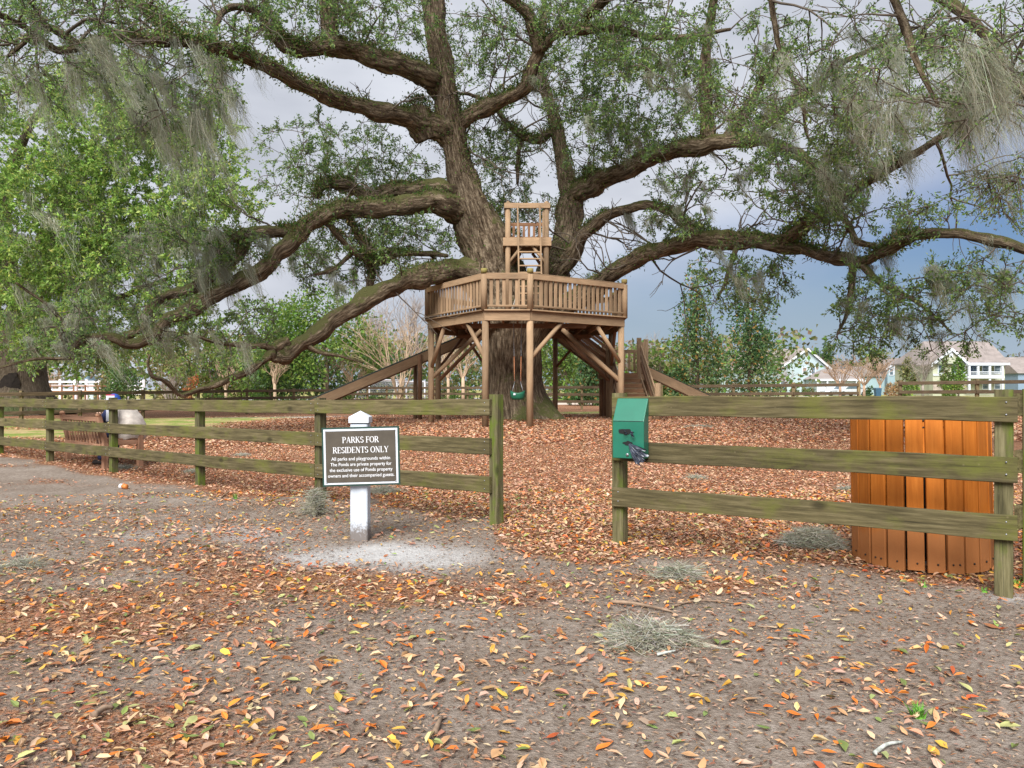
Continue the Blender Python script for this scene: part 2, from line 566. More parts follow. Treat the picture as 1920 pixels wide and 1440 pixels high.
def oval_leaves_mesh(name, c, d, n, length, width, cols, mat):
    """pointed oval leaf of two quads folded on the midrib, tip curled up or down, sides uneven"""
    N = len(c)
    d = unit(d); n = unit(n - d * np.sum(n * d, 1, keepdims=True))
    s = np.cross(d, n)
    L = np.asarray(length).reshape(-1, 1); W = np.asarray(width).reshape(-1, 1)
    f = rng.uniform(-0.04, 0.22, (N, 1)); bend = rng.normal(0.02, 0.14, (N, 1)); q = lambda lo, hi: rng.uniform(lo, hi, (N, 1))
    v = np.empty((N, 6, 3), np.float32)
    v[:, 0] = c - n * L * np.abs(bend) * 0.2
    v[:, 1] = c + d * L * q(.24, .36) + s * W * q(.34, .54) + n * L * f
    v[:, 2] = c + d * L * q(.60, .76) + s * W * q(.26, .48) + n * L * (f + bend * 0.5)
    v[:, 3] = c + d * L + n * L * bend + s * W * q(-.25, .25)
    v[:, 4] = c + d * L * q(.60, .76) - s * W * q(.26, .48) + n * L * (f + bend * 0.5)
    v[:, 5] = c + d * L * q(.24, .36) - s * W * q(.34, .54) + n * L * f
    i = np.arange(N)[:, None] * 6
    lp = np.concatenate([i + np.array([[0, 1, 2, 3]]), i + np.array([[0, 3, 4, 5]])], 1).reshape(-1)
    cc = np.repeat(cols, 6, axis=0) * rng.uniform(0.82, 1.12, (N * 6, 1))
    return arr_mesh(name, v.reshape(-1, 3), lp, np.full(N * 2, 4, np.int32), np.clip(cc, 0, 0.9), mat)

def pick_cols(palette, weights, N, var=0.18):
    pal = np.array(palette, float)
    w = np.array(weights, float); w /= w.sum()
    k = rng.choice(len(pal), N, p=w)
    c = pal[k] * (1 + rng.normal(0, var, (N, 1))) * (1 + rng.normal(0, var * 0.35, (N, 3)))
    return np.clip(c, 0.004, 0.9)

OAK_PAL = [(0.10, 0.18, 0.06), (0.17, 0.28, 0.075), (0.24, 0.36, 0.10), (0.34, 0.42, 0.14), (0.17, 0.23, 0.13)]

# ------------------------------------------------------------------ ground
FENCE_L = [(-9.46, 13.8), (-0.14, 6.7)]
FENCE_R = [(0.861, 5.94), (2.944, 4.47)]
def fence_y(x):
    x = np.asarray(x, float)
    l = 13.8 + (x + 9.46) * (6.7 - 13.8) / 9.32
    r = 5.94 + (x - 0.861) * (4.47 - 5.94) / 2.083
    mid = 6.7 + (x + 0.14) * (5.94 - 6.7) / 1.0 - 0.7 * np.sin(np.clip((x + 0.6) / 1.9, 0, 1) * math.pi)
    return np.where(x < -0.14, l, np.where(x > 0.861, r, mid))

def litter_at(x, y):
    d = y - fence_y(x)
    n = fbm(x, y, 0.9, 31, 4)
    behind = sstep(-0.55, 0.5, d + (n - 0.5) * 1.9)
    s1 = sstep(5.6, 3.4, y) * sstep(0.9, -1.5, x)
    s2 = sstep(3.4, 2.3, y)
    front = np.clip(0.16 + 0.32 * s1 + 0.16 * s2 + (fbm(x * 0.8 + y * 0.5, y * 1.4, 0.9, 77, 4) - 0.5) * 1.5, 0, 0.82)
    path = np.exp(-((y - 30.5 - 0.12 * (x + 8)) / 1.4) ** 2) * sstep(-4, -7, x)
    return np.clip(np.maximum(behind, front * 0.85), 0, 1) * (1 - 0.9 * path)

def sand_at(x, y):
    a = 1.25 * np.exp(-(((x + 1.0) / 0.95) ** 2 + ((y - 5.55) / 0.5) ** 2))
    b = 0.75 * np.exp(-(((x + 2.6) / 0.8) ** 2 + ((y - 6.3) / 0.35) ** 2))
    c = 0.8 * np.exp(-(((x - 3.05) / 0.25) ** 2 + ((y - 4.4) / 0.15) ** 2))
    n = fbm(x, y, 1.9, 3, 5)
    path = 1.2 * np.exp(-((y - 29.6 - 0.10 * (x + 8)) / 0.9) ** 2) * sstep(-6, -9, x) * sstep(-19, -16, x)
    return np.clip(sstep(0.08, 1.15, (a + b + c) * (0.1 + 1.8 * n)) + path, 0, 1)

def turf_at(x, y):
    n = fbm(x, y, 0.35, 51, 4)
    a = sstep(-6.5, -11, x) * sstep(16.5, 19, y) * sstep(33, 30, y)
    b = np.exp(-(((x - 4.5) / 3.4) ** 2 + ((y - 31.0) / 2.2) ** 2)) * 1.3
    c = sstep(64, 68, y)
    return np.clip((np.maximum(np.maximum(a, b), c) - 0.5) * 1.6 + (n - 0.5) * 2.4 + 0.35, 0, 1) * (np.maximum(np.maximum(a, b), c) > 0.03)

def sheet(name, xs, ys, mat, off=0.0, attrs=False):
    X, Y = np.meshgrid(xs, ys)
    Zv = hgt(X, Y) + off
    v = np.stack([X, Y, Zv], -1).reshape(-1, 3)
    nx, ny = len(xs), len(ys)
    i = np.arange(nx - 1)[None, :] + nx * np.arange(ny - 1)[:, None]
    q = np.stack([i, i + 1, i + 1 + nx, i + nx], -1).reshape(-1)
    me = arr_mesh(name, v, q, np.full((nx - 1) * (ny - 1), 4, np.int32), None, mat, True)
    if attrs:
        for nm, arr in (('litter', litter_at(X, Y)), ('sand', sand_at(X, Y)), ('turf', turf_at(X, Y))):
            a = me.attributes.new(nm, 'FLOAT', 'POINT')
            a.data.foreach_set('value', np.ascontiguousarray(arr, np.float32).ravel())
    o = bpy.data.objects.new(name, me)
    COL.objects.link(o)
    place(o, Matrix.Identity(4))
    o['kind'] = 'structure'
    return o

def ground_mat():
    m, nt, b = new_mat('sandy_ground_with_leaf_litter')
    tcn = nd(nt, 'ShaderNodeTexCoord')
    v = tcn.outputs['Object']
    lit = nd(nt, 'ShaderNodeAttribute', attribute_name='litter').outputs['Fac']
    snd = nd(nt, 'ShaderNodeAttribute', attribute_name='sand').outputs['Fac']
    n1 = noise(nt, v, 1.7, 6, 0.6); n2 = noise(nt, v, 26, 6, 0.7); n3 = noise(nt, v, 90, 3, 0.6)
    dirt = ramp(nt, n2, [(0.25, (0.125, 0.095, 0.072)), (0.5, (0.245, 0.205, 0.172)), (0.75, (0.36, 0.318, 0.28))])
    dirt = mixc(nt, 0.75, dirt, ramp(nt, n1, [(0.3, (0.70, 0.63, 0.57)), (0.7, (1.22, 1.22, 1.22))]), 'MULTIPLY')
    sandc = ramp(nt, n2, [(0.3, (0.38, 0.37, 0.36)), (0.7, (0.55, 0.54, 0.53))])
    dirt = mixc(nt, snd, dirt, sandc)
    # leaf mould: small cells, each with a dry leaf colour
    dv = nd(nt, 'ShaderNodeTexNoise', {'Vector': v, 'Scale': 9.0})
    wv = nd(nt, 'ShaderNodeVectorMath', {0: v, 1: dv.outputs['Color']}, operation='ADD')
    vo = nd(nt, 'ShaderNodeTexVoronoi', {'Vector': wv.outputs[0], 'Scale': 24.0})
    se = nd(nt, 'ShaderNodeSeparateColor', {0: vo.outputs['Color']})
    leaf = ramp(nt, se.outputs[0], [(0.0, (0.15, 0.075, 0.045)), (0.3, (0.30, 0.15, 0.085)), (0.55, (0.43, 0.23, 0.135)), (0.8, (0.55, 0.34, 0.21)), (1.0, (0.44, 0.17, 0.07))])
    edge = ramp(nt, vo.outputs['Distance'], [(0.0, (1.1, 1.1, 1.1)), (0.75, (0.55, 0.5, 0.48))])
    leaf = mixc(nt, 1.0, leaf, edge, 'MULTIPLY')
    lf = nd(nt, 'ShaderNodeMath', {0: n2, 1: 1.1, 2: lit}, operation='MULTIPLY_ADD')
    lfac = ramp(nt, lf.outputs[0], [(0.80, (0, 0, 0)), (1.15, (0.35, 0.35, 0.35)), (1.45, (1, 1, 1))])
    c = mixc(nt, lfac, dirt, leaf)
    trf = nd(nt, 'ShaderNodeAttribute', attribute_name='turf').outputs['Fac']
    n4 = noise(nt, v, 0.9, 5, 0.65)
    tcol = ramp(nt, n4, [(0.35, (0.15, 0.24, 0.04)), (0.48, (0.26, 0.29, 0.08)), (0.56, (0.46, 0.35, 0.18)), (0.7, (0.40, 0.26, 0.13))])
    tcol = mixc(nt, 0.5, tcol, ramp(nt, n2, [(0.3, (0.6, 0.6, 0.6)), (0.7, (1.35, 1.35, 1.35))]), 'MULTIPLY')
    c = mixc(nt, trf, c, tcol)
    nt.links.new(c, b.inputs['Base Color'])
    b.inputs['Roughness'].default_value = 0.95
    b.inputs['Specular IOR Level'].default_value = 0.12
    hs = nd(nt, 'ShaderNodeMath', {0: n2, 1: n3}, operation='ADD')
    bump(nt, b, hs.outputs[0], 0.7, 0.03)
    return m
M_GROUND = ground_mat()

ys = np.concatenate([np.arange(-8, 1.6, 0.8), np.arange(1.6, 9, 0.07), np.arange(9, 17, 0.14), np.arange(17, 46, 0.4), np.arange(46, 100, 4), np.array([100, 130, 180, 260, 400, 700, 1200])])
xs = np.concatenate([np.array([-1200, -600, -300, -150, -90, -60, -45, -36]), np.arange(-32, -12, 1.0), np.arange(-12, -7, 0.25), np.arange(-7, 5, 0.085), np.arange(5, 10, 0.25), np.arange(10, 32, 1.0), np.array([32, 36, 45, 60, 90, 150, 300, 600, 1200])])
ground = sheet('ground', xs, ys, M_GROUND, 0.0, True)

M_GRASS = plain('short_lawn', (0.13, 0.20, 0.035), 0.9, 0.35, 2.5, bstr=0.6)
M_PATH = plain('pale_sand_path', (0.52, 0.43, 0.36), 0.95, 0.08, 3, bstr=0.3)
M_STRAW = plain('pine_straw_bed', (0.42, 0.20, 0.10), 0.95, 0.25, 5, bstr=0.5)
M_ROAD = plain('pale_road', (0.50, 0.46, 0.46), 0.9, 0.06, 2)
sheet('sand_path', np.arange(-70, 75, 2.5), np.arange(47.5, 56.1, 1.2), M_PATH, 0.012)
sheet('pine_straw_bed', np.arange(-70, 75, 2.5), np.arange(56.1, 66, 1.6), M_STRAW, 0.016)
sheet('lawn', np.arange(-70, 90, 4), np.arange(66, 84.1, 3), M_GRASS, 0.012)
sheet('road', np.arange(-80, 110, 5), np.arange(84.1, 96, 3), M_ROAD, 0.016)

# ------------------------------------------------------------------ near fences
def lerp2(a, b, t):
    return (a[0] + (b[0] - a[0]) * t, a[1] + (b[1] - a[1]) * t)

def lfence_pt(t):
    return lerp2(FENCE_L[0], FENCE_L[1], t)

def near_fence(label, posts, tops, spans, bay_off, half, post_w=0.095, board_h=0.145, name='board_fence', over0=0.05, over1=0.05, extra=0.03):
    """posts: (x, y); tops: height of the top edge of the top board at each post; boards on the camera side"""
    root = thing(name, (posts[0][0], posts[0][1], gz(*posts[0])), label, 'fence', 'board fences in front of the oak')
    n = len(posts)
    d = Vector((posts[-1][0] - posts[0][0], posts[-1][1] - posts[0][1], 0)).normalized()
    front = Vector((d.y, -d.x, 0))
    if front.y > 0: front = -front
    for i, (x, y) in enumerate(posts):
        g = gz(x, y)
        p = bar('post', (x, y, g - 0.25), (x + random.uniform(-.006, .006), y, tops[i] + extra + random.uniform(-.006, .012)), post_w, post_w, M_FENCEPOST, root,
                up=(front.x, front.y, 0), nseg=5, wob=0.0018, seed=i + int(abs(x) * 10))
    k = 0
    for row in range(3):
        for (a, b) in spans:
            za, zb = tops[a] - bay_off * row - board_h / 2, tops[b] - bay_off * row - board_h / 2
            pa = Vector((posts[a][0], posts[a][1], za)); pb = Vector((posts[b][0], posts[b][1], zb))
            dd = (pb - pa).normalized()
            pa = pa + front * half - dd * (over0 if a == 0 else -0.003)
            pb = pb + front * half + dd * (over1 if b == n - 1 else -0.003)
            bd = bar('board', pa + Vector((0, 0, random.uniform(-.006, .006))), pb + Vector((0, 0, random.uniform(-.006, .006))), 0.038, board_h,
                     M_FENCE, root, nseg=12, wob=0.0042, ch=0.004, seed=k * 7 + row + 3 * a)
            k += 1
            for (e, s) in ((pa, 1), (pb, -1)):
                for dz in (-0.035, 0.038):
                    c = e + dd * s * 0.055 + front * 0.0195 + Vector((0, 0, dz))
                    nb = MB(); nb.tube([c, c + front * 0.003], 0.005, 6)
                    nb.build('nail', M_CHAIN, bd)
    return root

tt = [-0.2, 0.0, 0.187, 0.379, 0.582, 0.79, 1.0]
lp = [lfence_pt(t) for t in tt]
near_fence('long mossy three-board fence running from the sign back past the bench', lp,
           [1.05, 1.058, 1.066, 1.075, 1.085, 1.11, 1.146], [(0, 1), (1, 2), (2, 3), (3, 5), (5, 6)], 0.348, 0.067, over1=-0.012)
dR = Vector((FENCE_R[1][0] - FENCE_R[0][0], FENCE_R[1][1] - FENCE_R[0][1], 0)).normalized()
near_fence('mossy three-board fence section holding the green bag dispenser', [FENCE_R[0], FENCE_R[1]],
           [1.166, 1.19], [(0, 1)], 0.352, 0.067, board_h=0.148, over0=0.03, over1=0.07)
near_fence('short return of board fence at the photo\'s right edge', [(3.30, 4.72), (4.8, 5.9), (6.3, 7.1)],
           [1.20, 1.20, 1.20], [(0, 1), (1, 2)], 0.352, -0.067, over0=0.08)

# ------------------------------------------------------------------ sign
def glyph_strokes():
    """serif capitals in a unit box (height 1): thick and thin strokes and small serif bars; (x0,y0,x1,y1,width)"""
    T, t = 0.15, 0.065
    def serif(x, y, w=0.2): return (x - w / 2, y, x + w / 2, y, 0.05)
    def arc(cx, cy, rx, ry, a0, a1, n=10, thick=T, thin=t):
        out = []
        for i in range(n):
            u, v = R(a0 + (a1 - a0) * i / n), R(a0 + (a1 - a0) * (i + 1) / n)
            w = thin + (thick - thin) * abs(math.cos((u + v) / 2))
            out.append((cx + rx * math.cos(u), cy + ry * math.sin(u), cx + rx * math.cos(v), cy + ry * math.sin(v), w))
        return out
    stem = lambda x: [(x, 0, x, 1, T), serif(x, 0.025, 0.3), serif(x, 0.975, 0.3)]
    G = {
        'P': (0.66, stem(0.16) + [(0.16, .97, .36, .97, t), (0.16, .5, .36, .5, t)] + arc(.36, .735, .2, .235, -90, 90)),
        'A': (0.80, [(0.12, 0, .4, 1, t), (.4, 1, .68, 0, T), (.22, .34, .58, .34, t), serif(.12, .025), serif(.68, .025, .26)]),
        'R': (0.76, stem(0.16) + [(0.16, .97, .36, .97, t), (0.16, .5, .36, .5, t), (.36, .5, .66, .02, T), serif(.67, .025, .16)] + arc(.36, .735, .19, .235, -90, 90)),
        'K': (0.80, stem(0.16) + [(.2, .42, .6, .97, t), (.34, .58, .68, .02, T), serif(.6, .975), serif(.68, .025)]),
        'S': (0.60, arc(.3, .74, .19, .235, 20, 250, 12) + arc(.3, .265, .2, .24, 70, -160, 12)),
        'F': (0.62, stem(0.16) + [(.16, .97, .56, .97, t), (.56, .97, .56, .78, t), (.16, .5, .44, .5, t), (.44, .6, .44, .4, 0.05)]),
        'O': (0.82, arc(.41, .5, .32, .475, 0, 360, 20)),
        'E': (0.66, stem(0.16) + [(.16, .97, .56, .97, t), (.56, .97, .56, .8, t), (.16, .5, .44, .5, t), (.44, .6, .44, .4, .05), (.16, .03, .58, .03, t), (.58, .03, .58, .22, t)]),
        'I': (0.34, stem(0.17)),
        'D': (0.80, stem(0.16) + [(.16, .97, .36, .97, t), (.16, .03, .36, .03, t)] + arc(.36, .5, .32, .47, -90, 90, 12)),
        'N': (0.84, [(.16, 0, .16, 1, t), (.16, 1, .66, 0, T), (.66, 0, .66, 1, t), serif(.14, .025), serif(.12, .975), serif(.66, .975)]),
        'T': (0.70, [(.35, 0, .35, 1, T), serif(.35, .025, .3), (.06, .97, .64, .97, t), (.06, .97, .06, .78, t), (.64, .97, .64, .78, t)]),
        'L': (0.64, stem(0.16) + [(.16, .03, .56, .03, t), (.56, .03, .56, .24, t)]),
        'Y': (0.78, [(.39, 0, .39, .46, T), (.1, 1, .39, .44, T), (.66, 1, .39, .44, t), serif(.39, .025, .3), serif(.12, .975), serif(.66, .975)]),
        ' ': (0.34, []),
    }
    return G
GL = glyph_strokes()

def sign_line(text, size, cx, y):
    """mesh of one line of capitals, centred on cx, baseline y, in the panel's XZ plane"""
    w = sum(GL[c][0] for c in text) * size * 0.98
    x = cx - w / 2
    m = MB()
    for ch in text:
        adv, st = GL[ch]
        for q, (x0, y0, x1, y1, wd) in enumerate(st):
            a = Vector((x + x0 * size, 0, y + y0 * size)); b = Vector((x + x1 * size, 0, y + y1 * size))
            d = (b - a)
            if d.length < 1e-6: continue
            d.normalize()
            s = Vector((-d.z, 0, d.x)) * wd * size / 2
            e = d * (0.012 * size)
            off = Vector((0, -0.0001 * (q % 7), 0))
            m.add([a - e - s + off, b + e - s + off, b + e + s + off, a - e + s + off], [(0, 1, 2, 3)])
        x += adv * size * 0.98
    return m

def build_sign():
    bx, by = (676 - 960) / FPX * 6.19, 6.19
    g = gz(bx, by)
    root = thing('park_sign', (bx, by, g), 'brown and white PARKS FOR RESIDENTS ONLY notice on a white post', 'sign')
    wp = 0.142
    m = MB(); m.box((bx, by, 0.43), (wp, wp, 0.98 + 0.08))
    post = bar('post', (bx, by, g - 0.1), (bx, by, 0.945), wp, wp, M_POSTW, root, up=(0, 1, 0), ch=0.008)
    m = MB()
    h = 0.082
    z0 = 0.955
    m.box((bx, by, z0 + 0.024), (h * 2, h * 2, 0.048))
    m.add([(bx - h, by - h, z0 + .048), (bx + h, by - h, z0 + .048), (bx + h, by + h, z0 + .048), (bx - h, by + h, z0 + .048), (bx, by, z0 + .098)],
          [(0, 1, 4), (1, 2, 4), (2, 3, 4), (3, 0, 4)])
    m.build('cap', M_WHITE, post)
    m = MB(); m.box((bx, by, 0.950), (wp * 0.9, wp * 0.9, 0.0098)); m.build('cap_groove', M_GREYBAND, post)
    # panel, turned a little about the view axis
    pc = P(677, 855.5, 6.08)
    Mp = Matrix.Translation(pc) @ Matrix.Rotation(R(-1.3), 4, 'Y') @ Matrix.Rotation(R(3), 4, 'Z')
    W, H = 0.625, 0.478
    def bx_(mb, x0, x1, z0, z1, y0, y1): mb.box(((x0 + x1) / 2, (y0 + y1) / 2, (z0 + z1) / 2), (x1 - x0, y1 - y0, z1 - z0))
    m = MB(); bx_(m, -W/2, W/2, -H/2, H/2, -0.004, 0.016)
    panel = m.build('panel', M_SIGNEDGE, root, Mp, world=False)
    m = MB(); bx_(m, -W/2 + .014, W/2 - .014, -H/2 + .014, H/2 - .014, -0.008, -0.002)
    m.build('white_border', M_WHITE, panel, Mp, world=False)
    m = MB(); bx_(m, -W/2 + .030, W/2 - .030, -H/2 + .030, H/2 - .030, -0.0105, -0.006)
    m.build('brown_field', M_SIGNBROWN, panel, Mp, world=False)
    Mt = Mp @ Matrix.Translation((0, -0.0125, 0))
    for (tx, z) in (('PARKS FOR', 0.112), ('RESIDENTS ONLY', 0.030)):
        sign_line(tx, 0.049, 0, z).build('lettering', M_LETTER, panel, Mt, world=False)
    for i, tx in enumerate(('All parks and playgrounds within', 'The Ponds are private property for', 'the exclusive use of Ponds property', 'owners and their accompanied guests.')):
        cu = bpy.data.curves.new('line', 'FONT')
        cu.body = tx; cu.align_x = 'CENTER'; cu.size = 0.0385; cu.offset = 0.0004
        to = bpy.data.objects.new('line', cu)
        COL.objects.link(to)
        bpy.context.view_layer.update()
        dg = bpy.context.evaluated_depsgraph_get()
        me = bpy.data.meshes.new_from_object(to.evaluated_get(dg))
        wid = max(v.co.x for v in me.vertices) - min(v.co.x for v in me.vertices)
        want = (0.474, 0.492, 0.506, 0.534)[i]
        me.transform(Matrix.Rotation(R(90), 4, 'X') @ Matrix.Diagonal((want / wid, 1, 1, 1)))
        bpy.data.objects.remove(to)
        me.materials.clear()
        mesh_obj('lettering', me, M_LETTER, panel, Mt @ Matrix.Translation((0, 0, -0.029 - 0.0455 * i)))
    for sx in (-1, 1):
        for sz in (-1, 1):
            m = MB(); m.tube([(sx * (W/2 - .034), -.009, sz * (H/2 - .03)), (sx * (W/2 - .034), -.0125, sz * (H/2 - .03))], 0.005, 8)
            m.build('screw', M_CHAIN, panel, Mp, world=False)
M_GREYBAND = plain('cap_groove_grey', (0.10, 0.13, 0.16), 0.7)
M_SIGNEDGE = plain('dark_green_sign_edge', (0.016, 0.05, 0.036), 0.5)
M_SIGNBROWN = plain('sign_brown', (0.080, 0.068, 0.052), 0.45, 0.1, 9)
M_LETTER = plain('white_lettering', (0.66, 0.67, 0.69), 0.6, 0.02)
def postw_mat():
    m, nt, b = new_mat('white_post_dirty_foot')
    tcn = nd(nt, 'ShaderNodeTexCoord')
    n1 = noise(nt, tcn.outputs['Object'], 40, 6, 0.7); n2 = noise(nt, tcn.outputs['Object'], 6, 4, 0.6, (0.5, 2, 2))
    sx = nd(nt, 'ShaderNodeSeparateXYZ', {0: tcn.outputs['Object']})
    a = nd(nt, 'ShaderNodeMath', {0: n1, 1: -0.34, 2: sx.outputs['X']}, operation='MULTIPLY_ADD')
    f = ramp(nt, a.outputs[0], [(0.0, (1, 1, 1)), (0.10, (0, 0, 0))])
    c = mixc(nt, f, ramp(nt, n2, [(0.3, (0.48, 0.53, 0.60)), (0.7, (0.60, 0.65, 0.72))]), (0.17, 0.15, 0.14))
    nt.links.new(c, b.inputs['Base Color'])
    b.inputs['Roughness'].default_value = 0.6
    bump(nt, b, n1, 0.15, 0.004)
    return m
M_POSTW = postw_mat()
build_sign()

# ------------------------------------------------------------------ bag dispenser
def build_dispenser():
    M_G = plain('green_powder_coat', (0.012, 0.135, 0.085), 0.38, 0.05, 8, spec=0.5)
    M_BLK = plain('black_slot', (0.006, 0.006, 0.007), 0.7)
    M_BAG = plain('dark_blue_grey_plastic_film', (0.045, 0.055, 0.08), 0.3, 0.3, 30, spec=0.6)
    front = Vector((dR.y, -dR.x, 0))
    base = Vector((FENCE_R[0][0], FENCE_R[0][1], 0)) + dR * 0.16 + front * 0.092
    bz = 0.705
    # local frame: x along the fence turned towards the camera, -y to the viewer
    ang = math.atan2(dR.y, dR.x) + R(7)
    Mb = Matrix.Translation((base.x - 0.004, base.y - 0.014, bz)) @ Matrix.Rotation(ang, 4, 'Z')
    root = bpy.data.objects.new('bag_dispenser', None); COL.objects.link(root); place(root, Mb)
    tag(root, 'green metal dog bag dispenser with dark bags spilling from its slot', 'dispenser')
    w, d, h1, h2 = 0.124, 0.118, 0.285, 0.455
    m = MB()
    prof = [(-d, 0), (0, 0), (0, h2), (-0.012, h2), (-d, h1)]
    m.prism([(-w, y, z) for y, z in prof], (2 * w, 0, 0))
    body = m.build('case', M_G, root, Mb, world=False)
    bv = body.modifiers.new('bevel', 'BEVEL'); bv.width = 0.006; bv.segments = 2
    m = MB(); m.box((0, -d - .0015, h1 - 0.001), (2 * w - 0.01, 0.002, 0.003)); m.build('lid_seam', M_BLK, body, Mb, world=False)
    def blob(cx, cz, rx, rz, n, seed, amp):
        rr = random.Random(seed); pts = []
        for i in range(n):
            a = 2 * math.pi * i / n; k = 1 + rr.uniform(-amp, amp)
            pts.append((cx + rx * k * math.cos(a), -d - 0.0012, cz + rz * k * math.sin(a)))
        mm = MB(); mm.prism(pts, (0, -0.004, 0)); return mm
    s1 = blob(-0.012, 0.205, 0.052, 0.026, 14, 4, 0.35).build('slot', M_BLK, root, Mb, world=False)
    s2 = blob(0.0, 0.118, 0.038, 0.016, 12, 9, 0.25).build('slot', M_BLK, root, Mb, world=False)
    m = MB(); m.tube([(-0.004, -d - .001, 0.03), (-0.004, -d - .008, 0.03)], 0.011, 16)
    lk = m.build('lock', M_CHAIN, root, Mb, world=False)
    m = MB(); m.tube([(-0.004, -d - .0085, 0.03), (-0.004, -d - .0095, 0.03)], 0.004, 8); m.build('keyhole', M_BLK, lk, Mb, world=False)
    # crumpled bags: pleated fans of film
    for (o, a0, a1, ln, sd, nm) in (((0.0, 0.118), -64, -18, 0.17, 1, 'bag'), ((0.005, 0.120), -52, -8, 0.14, 5, 'bag'), ((-0.03, 0.205), 5, 60, 0.035, 3, 'bag_corner'), ((0.01, 0.205), -30, 30, 0.05, 8, 'bag_corner')):
        rr = random.Random(sd); vs, fs = [], []
        n, k = 15, 6
        for i in range(n + 1):
            a = R(a0 + (a1 - a0) * i / n)
            L = ln * (0.85 + 0.25 * rr.random())
            pl = 0.010 * (1 if i % 2 else -1) * rr.uniform(0.5, 1.2)
            for j in range(k + 1):
                t = j / k
                rr_ = 0.012 + (L - 0.012) * t
                vs.append((o[0] + rr_ * math.cos(a + 0.15 * t * math.sin(i)), -d - 0.006 - 0.045 * math.sin(min(1, t * 1.2) * 2.2) * (0.6 + .4 * rr.random()) - pl * t - 0.004 * sd / 4,
                           o[1] + rr_ * math.sin(a) - 0.02 * t * t))
        for i in range(n):
            for j in range(k):
                q = i * (k + 1) + j
                fs.append((q, q + 1, q + k + 2, q + k + 1))
        mm = MB(); mm.add(vs, fs, True); mm.build(nm, M_BAG, root, Mb, world=False)
build_dispenser()

# ------------------------------------------------------------------ litter bin
def build_bin():
    M_OR = timber('orange_recycled_plank', (0.40, 0.115, 0.014), (0.49, 0.15, 0.019), (0.56, 0.19, 0.03), bstr=0.12, rough=0.6, foot=(0.34, 0.14, 0.05))
    M_IN = plain('black_bin_liner', (0.012, 0.012, 0.012), 0.5)
    c = Vector((2.93, 5.36, gz(2.93, 5.36)))
    root = bpy.data.objects.new('litter_bin', None); COL.objects.link(root)
    Mb = Matrix.Translation(c) @ Matrix.Rotation(R(-1.4), 4, 'Y') @ Matrix.Rotation(R(0.6), 4, 'X')
    place(root, Mb)
    tag(root, 'round litter bin of upright orange planks behind the fence', 'bin')
    Rr, N, H = 0.432, 23, 1.05
    sw = 2 * math.pi * Rr / N - 0.012
    for i in range(N):
        a = 2 * math.pi * (i + 0.23) / N
        rad = Vector((math.cos(a), math.sin(a), 0))
        jit = random.uniform(-0.0025, 0.0025)
        p0 = Mb @ (rad * (Rr + jit) + Vector((0, 0, 0.02 + random.uniform(-.008, .01))))
        p1 = Mb @ (rad * (Rr + jit - 0.006) + Vector((0, 0, H + random.uniform(-.006, .006))))
        s = bar('slat', p0, p1, sw if i % 5 else sw - 0.005, 0.03, M_OR, root, up=tuple(Mb.to_3x3() @ rad), ch=0.004, nseg=1)
        for dx in ((-0.022, 0.022) if i % 4 == 1 else (0.008,)):
            for zz in (0.075,):
                tang = Vector((-rad.y, rad.x, 0))
                q = rad * (Rr + 0.014) + tang * dx + Vector((0, 0, zz))
                m = MB(); m.tube([Mb @ q, Mb @ (q + rad * 0.006)], [0.0075, 0.0055], 8); m.build('bolt', M_BLKMET, s)
    for zz in (0.08, H - 0.07):
        m = MB(); ring = [(Mb @ Vector(((Rr - 0.022) * math.cos(2 * math.pi * k / 40), (Rr - 0.022) * math.sin(2 * math.pi * k / 40), zz))) for k in range(41)]
        m.tube(ring, 0.007, 6, cap=False); m.build('hoop', M_BLKMET, root)
    m = MB()
    m.tube([Mb @ Vector((0, 0, 0.05)), Mb @ Vector((0, 0, 0.07)), Mb @ Vector((0, 0, H - 0.35))], [0.30, 0.37, 0.40], 28, cap=False)
    m.build('liner', M_IN, root)
M_BLKMET = plain('dark_bolt_metal', (0.03, 0.025, 0.022), 0.5, 0.1, 20, 0.5)
build_bin()

